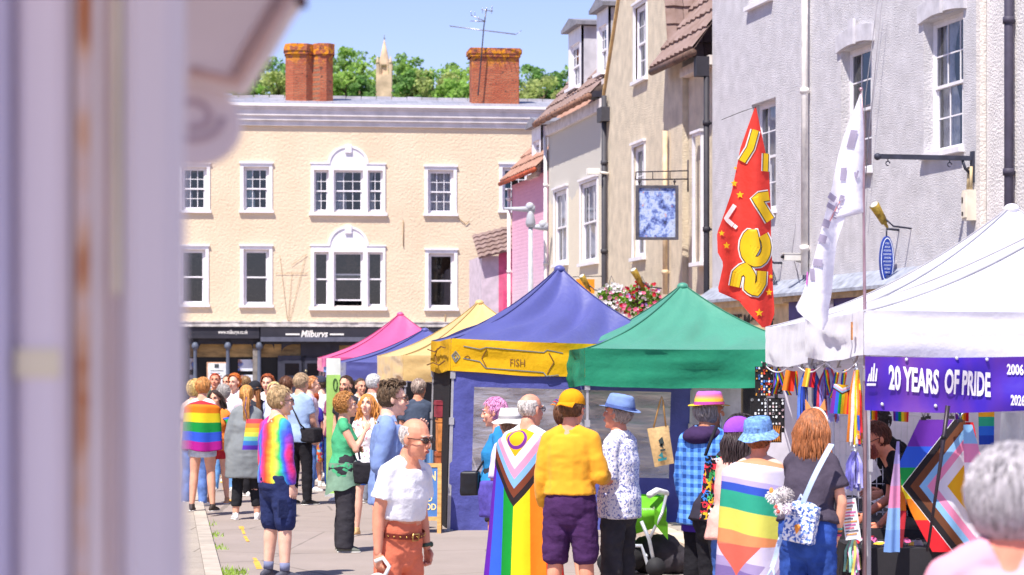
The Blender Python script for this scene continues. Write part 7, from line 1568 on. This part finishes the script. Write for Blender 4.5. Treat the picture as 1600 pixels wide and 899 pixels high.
for i, (px, k, yt, yaw, sx, hr, tp, lb) in enumerate(((357, 90, 586, 160, 'm', ('short', '4a3628'), 'b8c4dc', 'dark-haired person in pale blue between the menu board and the ginger curls'), (385, 88, 588, 20, 'm', ('short', '8a6a48'), '5a6478', 'brown-haired person in slate grey at the middle shop column'),
        (446, 96, 590, -20, 'f', ('bob', '6a4430'), 'e8d8c8', 'person with a brown bob and cream top right of the blonde smiling person'), (524, 100, 596, 30, 'f', ('short_f', 'c8a878'), '8a4a6a', 'fair person in a plum top partly behind the pale green banner'), (562, 97, 592, -150, 'm', ('short', '5a4a3a'), 'd8d4dc', 'person in white between the bearded one and the white-haired one'))):
    person(lb, px, k, H_of(yt, k), yaw, sx, SK3 if i % 2 else SK, hr, ('tee', cloth(tp), {}), ('trousers', denim(), {}), seed=50+i, hn=60, build_hands=False)
# tie-dye walker
p = person('person in a rainbow tie-dye long-sleeved top and navy cargo shorts', 432, 175, H_of(604, 175), -52, 'm', SK3, ('short_f', 'b0946c'), ('long', tiedye(), {'loose': .014, 'hem': -.06}), ('shorts', cloth('2c3560'), {'len': .53, 'loose': .03}), shoes='4a4a58', socks='7a80a0', glasses=('3a302c', None), hyaw=-22, fat=1.08, seed=17, hn=420)
m = MB(); T = p['T']; 
for sd, x in ((1, .19),): m.box(tuple(T(x-.0, -.11, -.36)), tuple(T(x+.02, .08, -.2)))
m.build('cargo_pocket', cloth('2a3258'), p['root'])
# green top woman and neighbours
p = person('person in a green sleeveless top touching their mouth, grey shirt tied at the waist', 537, 153, H_of(616, 153), -82, 'f', SK, ('curly', 'a8743c'), ('vest', cloth('4fae7c'), {'loose': .012}), ('trousers', cloth('38363c'), {'loose': .03, 'flare': .015}), shoes='6a6e66', armR='mouth', armL='cross', fat=1.14, hyaw=-5, hpitch=-5, seed=18, hn=330)
m = MB(); T = p['T']
m.sheet(lambda a, b: T(.21*sin(R(150)*(2*a-1))*(1+.12*b), -.165*cos(R(150)*(2*a-1))*(1+.25*b)+.0, .06-.36*b*(1-.35*abs(2*a-1))+.012*sin(a*30)*b), 50, 20); wr_ = m; wr_.uv = {}; wr_.build('tied_shirt', mat('7a9a84', .9, .15, 8, .5, 20), p['root'])
m = MB(); m.tube([T(-.05, .17, .05), T(.1, .13, .06), T(.19, .02, .03)], .03, 8); m.build('sleeve_knot', mat('7d8a88', .9, .15, 8), p['root'])
bag(p, (.13, .2, -.05), (.09, .11, .12), BLK, seed=5, name='shoulder_bag'); strap(p, [(-.12, .02, .46), (.03, .14, .33), (.14, .17, .1)], .012, cloth('6a6a74'))
p = person('person with long ginger hair in a white floral top and blue shorts', 574, 140, H_of(618, 140), 168, 'f', SK3, ('long', 'd08a44'), ('vest', speckle('f4eef0', ['e88aa0', 'f0c0c8', '9ab080'], 30, .58), {'loose': .015}), ('shorts', cloth('2f6fd0'), {'len': .35}), shoes='d8b07a', hpitch=-14, seed=19, hn=300, hairlen=.3)
p = person('person with wavy auburn hair in a cream top close behind the denim shirt', 601, 137, H_of(623, 137), -60, 'f', SK3, ('long', 'c08a5c'), ('half', cloth('f0dccc'), {}), ('trousers', denim('90a8d0'), {}), seed=20, hairlen=.22, hn=260)
p = person('tall person with dark curly hair and sunglasses in a denim blue shirt', 606, 200, H_of(593, 200, .015), -84, 'm', SK3, ('short', '5a4632'), ('roll', mat('7c92c4', .9, .12, 6, .35, 24), {'loose': .022, 'hem': -.12, 'pcollar': mat('8fa4d2', .9, .1, 6)}), ('shorts', cloth('3a66c8'), {'len': .5}), shoes='e0dcd4', glasses=('4a342a', '7a5a4a'), armR=((.1, -.25, -1), (-.15, .75, -.55)), armL='mouth', seed=21, hn=420)
m = MB(); hm = hair_mb('curly', 5, 120); hm.f = []; hm.mi = []; hm.sm = []
rnd = random.Random(4)
for _ in range(90):
    a = rnd.uniform(0, 2*pi); q = rnd.uniform(0, 1)**.5; b = V((.062*q*cos(a), .0+.085*q*sin(a), .122-.02*q)); pts = [b]; d = V((rnd.gauss(0, 1), rnd.gauss(.3, 1), .9)).normalized()
    for k_ in range(5): d = (Matrix.Rotation(.6, 3, 'X') @ d); b = b+d*.012; pts.append(b)
    m.tube(pts, [.007, .0075, .007, .006, .004, .002], 5)
m2 = MB(); m2.append(m, p['MH']); m2.build('curls', hairmat('5a4632'), p['root'])
strap(p, [(.13, -.03, .5), (.15, .1, .38), (.13, .13, .2), (.1, .12, .05)], .009, mat('b8c8e8', .7), 'bag_strap')
# bald man with belt
p = person('balding person in a white tee, salmon trousers and dark sunglasses holding a small white fan', 622, 255, 1.60, -132, 'm', 'dd9878', ('bald', 'c8bfba'), ('tee', cloth('efedf2'), {'hem': .05, 'loose': .024, 'wr': 1.0, 'tuck': 1}), ('trousers', cloth('e07a5c'), {'loose': .012, 'wr': 1.3}), shoes='7a5a40', glasses=('2a1c18', '3a2520'), armR=((.16, .02, -1), (.05, .22, -1)), armL=((.18, -.05, -1), (.1, .3, -1)), fat=1.06, lean=10, hpitch=2, hyaw=8, hand='curled', stance=.12, seed=22, hn=300)
T = p['T']; m = MB()
m.sheet(lambda a, b: T(.194*cos(2*pi*a), .152*sin(2*pi*a), .03+.035*b), 40, 2); m.uv = {}; bl = m.build('belt', mat('7a2f22', .5, .15, 20), p['root']); m = MB()
for i in range(26): a = 2*pi*i/26; m.ell(T(.196*cos(a), .154*sin(a), .047), .005, nu=6, nv=4)
m.build('stud', mat('e0b860', .3, metal=.8), bl, kind='stuff'); m = MB(); c = T(0, .16, .047); m.tube([c+p['Rl'] @ V(q) for q in ((-.025, 0, -.02), (.025, 0, -.02), (.025, 0, .02), (-.025, 0, .02), (-.025, 0, -.02))], .004, 6); m.build('buckle', mat('d9b870', .3, metal=.9), bl)
S, E, Wt, u, f = p['J'][1]; hp_ = Wt+f*.13; o = thing('handheld_fan', 'small white round handheld fan in the hand of the salmon-trousered person', 'fan'); o.parent = None
Mw = Matrix.Translation(p['root'].location) @ Matrix.Rotation(R(-132), 4, 'Z'); wp = Mw @ hp_; o.location = wp; m = MB()
m.tube([(0, -.06, -.05), (0, -.02, -.05)], .062, 24); m.build('drum', mat('e9ece8', .4, .03), o); m = MB(); m.tube([(0, -.064, -.05), (0, -.058, -.05)], .046, 24); m.build('grille', mat('8a8c8c', .6, .3, 120), o)
m = MB(); m.tube([(.04, -.04, -.01), (.07, -.03, .05), (.03, -.02, .1), (-.02, -.02, .08)], .012, 8); m.build('handle', mat('e9ece8', .4, .03), o)
S, E, Wt, u, f = p['J'][-1]; m = MB(); m.tube([Wt-f*.03, Wt-f*.008], .032, 14); m.ell(Wt-f*.02+V((-.032, .01, 0)), (.008, .018, .018)); m.build('wristwatch', mat('3f5a4c', .4, .1), p['root'])
# centre group
p = person('pink-haired person in a blue top with a black bag facing left', 781, 178, H_of(623, 178), 82, 'f', 'eaa88c', ('short_f', 'dc8fb8'), ('half', cloth('2f83bc'), {'loose': .018}), ('shorts', cloth('38343a'), {'len': .42, 'loose': .02}), shoes='e05a8a', armL='hip', fat=1.4, hpitch=4, seed=23, hn=300)
bag(p, (-.16, .26, .02), (.1, .09, .12), mat('232226', .4, .2, 8), seed=6, name='shoulder_bag', wr=.01); strap(p, [(.1, -.08, .46), (-.08, .1, .3), (-.18, .2, .12)], .01, BLK)
p = person('person in a white bucket hat and lilac shirt behind the flag wearer', 799, 187, H_of(637, 187, .03), 25, 'f', 'e8a284', ('short_f', '8a6a54'), ('half', cloth('dccdea'), {'loose': .02}), ('shorts', cloth('6a5fb0'), {'len': .5}), armL=((.2, -.1, -1), (-.2, .6, -.7)), hat=('sunhat', mat('efebe4', .9, .05, 8), {'band': mat('a8a4a8', .9)}), seed=24)
bag(p, (-.2, .0, -.02), (.08, .14, .17), cloth('5a50a8'), seed=8, name='rucksack')
p = person('bald person with glasses wearing a progress pride flag as a long cape', 824, 200, H_of(615, 200), -30, 'm', 'e0a084', ('bald', 'cfc6c0'), ('tee', cloth('f0eef2'), {}), ('trousers', denim('5a6a90'), {}), glasses=('2a2426', None), armR=((.14, .05, -1), (.02, .25, -1)), hyaw=-18, seed=25, hn=300)
PC_ = progress('progress_cape', .5, .62, [(.23, 'efeaf4'), (.295, 'f2a3c4'), (.35, '8cc0ee'), (.4, '80402a'), (.45, '2e2226')], 'b', ['6a25b4', '3a6ae8', '12a038', 'f8e21c', 'f88a1c', 'ee2f2a'], main=1, circle=(.115, .5, .055, .075, .55))
cape(p, PC_, 1.44, .12, .26, .19, 78, 1.34, 5, .045, label='progress pride flag with a purple ring on its yellow top')
m = MB(); T = p['T']; S, E, Wt, u, f = p['J'][1]; m.tube([Wt-f*.02, Wt], .033, 12); m.build('wristwatch', mat('4a4238', .3, .1, metal=.5), p['root'])
p = person('person in a red top with a rainbow looped headband, mostly hidden', 884, 184, H_of(630, 184), -15, 'f', SK, ('bob', '6a4630'), ('tee', cloth('d8305a'), {}), ('shorts', denim('3a5088'), {'len': .52}), hat=('headband', mat('d8406a', .7), {'feathers': 1}), seed=26, hn=220)
p = person('person in a mustard yellow sweatshirt, purple shorts and yellow cap seen from behind', 891, 210, H_of(604, 210, .035), -12, 'm', 'e8a080', ('short', '6a4a34'), ('long', mat('eaa628', .9, .06, 3, .3, 14, sheen=.1), {'loose': .028, 'hem': -.045, 'wr': 1.1}), ('shorts', cloth('4a2c58'), {'len': .56, 'loose': .035, 'wr': 1.3}), shoes='d8d4d0', armR=((.25, -.05, -1), (-.05, .95, -.05)), armL=((.16, -.0, -1), (.0, .35, -1)), hat=('cap', cloth('e89a18'), {'back': 1}), hyaw=-18, fat=1.0, seed=27)
p = person('person in a blue trilby, speckled white shirt and black jeans facing left', 968, 205, H_of(614, 205, .04), 62, 'm', 'e09878', ('short', 'a89a90'), ('half', speckle('f2eff4', ['5a68b0', '8a90c8', 'b0b4d8'], 70, .55), {'loose': .028, 'hem': -.14, 'pcollar': cloth('f0eef4')}), ('trousers', mat('3c3b40', .9, .25, 7, .4, 30), {'loose': .022, 'wr': 1.3}), shoes='2c2a2c', armL=((.1, .05, -1), (-.1, .95, .25)), armR=((.1, .2, -1), (-.35, .9, .2)), hat=('fedora', cloth('7a92c4'), {'band': cloth('5a6a9c')}), fat=1.05, hpitch=-10, seed=28)
# right group at the stall
p = person('grey-bearded long-haired person in a rainbow hat, purple hood and blue checked coat', 1103, 205, H_of(606, 205, .05), -38, 'm', 'c88a66', ('bob', '8d8784'), ('long', plaid('6fa6ea', '3f78cc', '24509c', 15), {'loose': .045, 'hem': -.2, 'name': 'coat', 'hemx': .02}), ('trousers', JB, {'loose': .02}), shoes='222226', armL=((.14, .05, -1), (.0, .3, -1)), armR='front', hyaw=-28, beard='grey_long', hat=('fedora', None and 0 or mat('f2d43c', .8, .1, 3), {'brim': mat('f2c82c', .8, .1), 'band': mat('b44ab8', .8)}), fat=1.05, seed=29)
for c in p['root'].children:
    if c.name.startswith('hat'):
        s = NT('rainbow_hat'); x = s.xyz(); zz = p['MH'].translation.z+.045; s.col(s.ramp(s.math('MULTIPLY', s.math('SUBTRACT', x[2], zz), 9), [(.0, 'f6e23c'), (.4, 'f4c03c'), (.65, 'ee7a8a'), (.9, 'b06ad0')])); c.data.materials[0] = s.fin(.8)
T = p['T']; m = MB(); m.sheet(lambda a, b: T((.1+.07*sin(pi*b))*cos(pi+a*pi), (.09+.09*sin(pi*b))*sin(pi+a*pi)*1-.0, .44+.13*b), 24, 8); m.ell(T(0, -.13, .49), (.12, .07, .06)); m.uv = {}; r = m; wrinkle(r, .01, 12, 3); r.build('hood', cloth('3e2c50'), p['root'])
m = MB(); m.loft([(T(0, 0, -.26), p['ax']*.2, p['ay']*.16), (T(0, 0, -.17), p['ax']*.2, p['ay']*.16)], round_=False); m.build('hoodie_hem', cloth('4a2f9c'), p['root'])
p = person('person in a black tee with blue print, bending behind the purple-capped person', 1117, 214, 1.56, -66, 'f', SK3, ('bob', '2e2626'), ('tee', cloth('34303c'), {'loose': .025}), ('shorts', cloth('26252a'), {'len': .62, 'loose': .03}), shoes='2a2a2c', armL='reach', armR=((.3, -.1, -1), (-.3, .5, -.6)), lean=19, fat=1.15, seed=30)
T = p['T']; m = MB()
for i in range(6): t = fit_text('PRIDE' if i % 2 else 'LOVE', .09, .022, bold=.02); z = .34-i*.05; place_text(t, lambda a, b: T(.06+a, -.138, z+b)); m.append(t)
m.build('lettering', mat('5ab0d8', .8), p['root'])
m = MB(); m.ell(T(.05, -.135, .4), (.05, .012, .028), p['Rl']); m.build('print', mat('5ab8dc', .8), p['root'])
o = thing('patterned_scarf', 'black scarf printed with bright squiggles hanging at the side of the black tee', 'scarf', G(1113, 221)); zt = CH-(712-HZ)/221; zb2 = CH-(812-HZ)/221
m = MB(); m.sheet(lambda a, b: (-.05-.04*(1-b)+.17*a*(1-.2*b), .02*sin(a*9+b*4), zb2+(zt-zb2)*b), 16, 24); s = NT('squiggle_print'); n = s.noise(26, 3); v = s.n('TexVoronoi'); v.inputs['Scale'].default_value = 22; s.l(s.co(), v.inputs['Vector'])
s.col(s.mix(s.math('LESS_THAN', s.math('ABSOLUTE', s.math('SUBTRACT', n, .5)), .055), '1c1a20', s.ramp(v.outputs['Color'], [(0, 'f0384a'), (.35, 'f6c02c'), (.5, '3a8ae8'), (.65, '4ac06a'), (.8, 'f2f0f2')], const=True))); m.uv = {}; m.build('cloth', s.fin(.85), o); m = MB(); m.tube([(-.05, 0, zt), (.0, .05, zt+.12), (.04, .12, zt+.2)], .012, 6); m.build('strap', mat('1c1a20', .8), o)
p = person('person in a purple cap with long wavy black hair and a pink top', 1143, 229, H_of(652, 229, .02), -48, 'f', 'e0a284', ('long', '3a2e30'), ('half', cloth('ecb0a4'), {'loose': .03, 'hem': -.12}), ('trousers', denim('4a6ab0'), {}), armR='front', armL='down_front', lean=9, hyaw=-20, hpitch=-12, hat=('cap', cloth('9a52d0'), {'peak': cloth('5a4866')}), seed=31, hn=420, hairlen=.44)
p = person('person in a frayed denim bucket hat with a pastel pride flag cape', 1184, 238, H_of(650, 238, .03), -18, 'f', 'e89a7a', ('short_f', '8a5a3c'), ('tee', cloth('e8c0b0'), {}), ('leggings', cloth('ee6a44'), {'loose': .006}), shoes='e8e4e4', hat=('bucket', mat('6f97d0', .95, .35, 40, .5, 60, name='frayed_denim'), {'brim': mat('7fa6dc', .95, .35, 50, .5, 60)}), armR='reach', armL='front', lean=4, hpitch=-12, hyaw=-15, fat=1.12, seed=32)
s = NT('pastel_flag'); u, v = uvxy(s); vv = s.math('MULTIPLY_ADD', s.math('SUBTRACT', u, .5), -.12, v)
st = bands(s, vv, [(0, 'f2a27a'), (.13, 'e9e2f6'), (.27, 'cdbdec'), (.31, '3a5cc8'), (.37, '35b090'), (.5, 'e8e46a'), (.66, 'f4a06a'), (.76, 'f28a6a'), (.88, 'a98acc')])
e = s.math('ADD', s.math('MULTIPLY', s.math('ABSOLUTE', s.math('SUBTRACT', u, .38)), 1.1), s.math('SUBTRACT', 1, v)); c = st; tri = s.math('LESS_THAN', s.math('ABSOLUTE', s.math('SUBTRACT', u, .36)), s.math('MULTIPLY', s.math('SUBTRACT', .97, v), .9)); low = s.math('GREATER_THAN', v, .74); c = s.mix(low, c, s.mix(tri, bands(s, vv, [(0, 'e2d8ee'), (.86, 'b3a0cc'), (.93, '8a74b0')]), 'f0705e')); e2 = s.math('SUBTRACT', u, s.math('MULTIPLY_ADD', v, -.8, 1.3)); c = s.mix(s.math('MULTIPLY', s.math('GREATER_THAN', e2, 0), s.math('GREATER_THAN', v, .58)), c, bands(s, e2, [(0, 'e6dcee'), (.14, 'b9a8cc'), (.24, '6a5c7c')]))
s.col(c); s.bump(s.noise(9, 4), .3, .02); PAST = s.fin(.7, trans=.25)
cape(p, PAST, 1.45, .57, .26, .2, 98, 1.12, 5, .03, label='pastel toned pride flag worn as a cape')
p = person('person with wavy brown hair, white cat-ear headband and dark tee bending over the stall', 1262, 243, 1.63, -28, 'f', 'f0b090', ('long', '9c5f38'), ('tee', cloth('4c4452'), {'loose': .028, 'hem': -.05, 'wr': 1.3}), ('trousers', denim('34509a'), {'loose': .02, 'wr': 1.2}), shoes='e0dcdc', hat=('headband', mat('f0eef2', .7), {'ears': mat('e89a5a', .7)}), armR=((.3, .15, -1), (-.2, .25, -1)), armL='reach', lean=10, hyaw=-14, hpitch=-10, fat=1.12, seed=33, hn=460, hairlen=.3)
S, E, Wt, u, f = p['J'][1]
for i, c in enumerate(('d84a8a', '3a3a5a', 'e88a3c', '4ab0a0')): m = MB(); m.tube([Wt-f*(.02+i*.014), Wt-f*(.031+i*.014)], .031, 12); m.build('bracelet', mat(c, .6), p['root'])
root = p['root']; Mw = Matrix.Translation(root.location) @ Matrix.Rotation(R(-28), 4, 'Z'); bp = Mw @ p['T'](.03, -.2, .02)
o = thing('mini_backpack', 'small white backpack with blue doodles and an orange patch on the bending person', 'backpack', bp, R(-28+8)); o.rotation_euler = (0, R(10), R(-22)); m = MB(); m.box((-.1, -.06, -.13), (.1, .05, .11)); m.ell((0, 0, .09), (.1, .055, .05)); m.ell((0, -.06, -.04), (.08, .02, .07)); r = remesh(m, .009, 4); bk = r.build('bag_body', speckle('eef0f8', ['5a78c8', '6a8ad8', '3a58a8', 'a8c0e8'], 60, .5), o)
m = MB(); m.tube([(-.09, -.075, .045), (0, -.082, .055), (.09, -.075, .045)], .003, 5); m.build('zip', mat('7a88b8', .5), o); m = MB(); m.lathe((0, -.088, -.04), [(.002, -.03), (.016, .0), (.022, .02), (.01, .03)], 8); m.build('patch', mat('f0943a', .7), o)
m = MB(); m.tube([(0, -.02, .13), (-.03, -.02, .17), (-.05, .0, .12)], .009, 6); m.build('handle', mat('c4d4f0', .8), o)
m = MB(); m.sheet(lambda a, b: (-.03+.035*a+.1*b*1.0, -.03-.02*sin(pi*b)+.1*b*b, .1+.42*b), 3, 14); m.uv = {}; m.build('shoulder_strap', mat('bcd0f2', .8, .1), o); m = MB(); m.sheet(lambda a, b: (-.12+.03*a-.03*b, -.03-.01*sin(6*b), -.1-.22*b), 3, 12); m.tube([(-.13, -.03, -.32), (-.155, -.03, -.38), (-.13, -.03, -.42), (-.11, -.03, -.36), (-.13, -.03, -.32)], .008, 6); m.uv = {}; m.build('loose_strap', mat('bcd0f2', .8, .1), o)
# plush toy
q = P(1219, 775, 248); o = thing('plush_toy', 'fluffy grey and white plush toy with orange paws tucked under an arm', 'plush toy', q)
def fur(m_, c, r_, n, rnd): 
    for _ in range(n): d = V((rnd.gauss(0, 1), rnd.gauss(0, 1), rnd.gauss(0, 1))).normalized(); b = V(c)+V((d.x*r_[0], d.y*r_[1], d.z*r_[2])); m_.tube([b, b+d*.014+V((0, 0, -.006))], [.005, .001], 4)
rnd = random.Random(8)
for nm, c, r_, cc, n in (('body', (.02, 0, 0), (.06, .05, .055), 'b8b0b0', 240), ('head', (-.045, -.02, .0), (.04, .035, .035), 'f0ebe8', 140), ('leg', (-.01, -.03, -.075), (.026, .024, .034), 'efe6e4', 80), ('leg', (.045, -.03, -.07), (.026, .024, .034), 'efe0e8', 80)): m = MB(); m.ell(c, r_); fur(m, c, r_, n, rnd); m.build(nm, mat(cc, .95, .15, 40), o)
for c in ((-.03, -.05, -.065), (-.02, -.055, -.095)): m = MB(); m.ell(c, (.012, .008, .012)); m.build('paw_pad', mat('ee5a4a', .8), o)
m = MB(); m.ell((-.06, -.04, .035), (.014, .008, .02)); m.build('ear', mat('f0a050', .8), o)
# sellers inside the stall
person('seller with glasses and auburn beard in a black shirt reaching across the goods', 1460, 216, 1.64, 86, 'm', 'dd9070', ('short', '5a2e22'), ('tee', cloth('222126'), {'loose': .025}), ('trousers', JB, {}), armL=((.08, .55, -.8), (-.1, 1, -.12)), armR=((.08, .65, -.6), (-.05, 1, .1)), lean=40, hpitch=-2, hyaw=14, glasses=('2a2024', None), beard='8a4030', seed=34, hn=360, hand='curled')
person('black-haired seller in a black hoodie bending behind the other seller', 1430, 200, 1.66, 100, 'm', 'd8957a', ('short', '2a2224'), ('long', cloth('1e1d22'), {'loose': .03}), ('trousers', JB, {}), armL='front', armR='front', lean=30, hpitch=-10, seed=35, hn=320)
# grey-haired woman nearest the camera
p = person('grey-haired person in a pale pink tee, nearest of all at the lower right', 1580, 635, 1.755, -14, 'f', 'e88f74', ('bob', '9c969a'), ('tee', mat('eea3b4', .9, .05, 3, .2, 18), {'loose': .03, 'wr': .6, 'collar': 0}), ('trousers', denim(), {}), fat=1.3, seed=36, hn=900, hyaw=-8, drop=.045)
m = MB(); rnd = random.Random(9); c0 = V((0, -.012, .03))
for _ in range(900):
    d = V((rnd.gauss(0, 1), rnd.gauss(-.3, 1), rnd.gauss(.1, 1))).normalized()
    if d.y > .35 and d.z < .5: continue
    b = c0+V((d.x*.103, d.y*.12, d.z*.112)); pts = [b]; q = V((rnd.gauss(0, 1), rnd.gauss(0, 1), rnd.gauss(-.8, .6))); q = (q-d*q.dot(d)).normalized()
    for k_ in range(5): q = Matrix.Rotation(rnd.uniform(.2, .5), 3, d) @ q; dl = (b-c0).normalized(); q = (q-dl*q.dot(dl)).normalized(); b = b+q*.013+dl*rnd.uniform(-.001, .0015); pts.append(b)
    m.tube(pts, [.004, .0045, .004, .0035, .0025, .001], 4)
m2 = MB(); m2.append(m, p['MH']); m2.build('curls', hairmat('c4bec2'), p['root'])
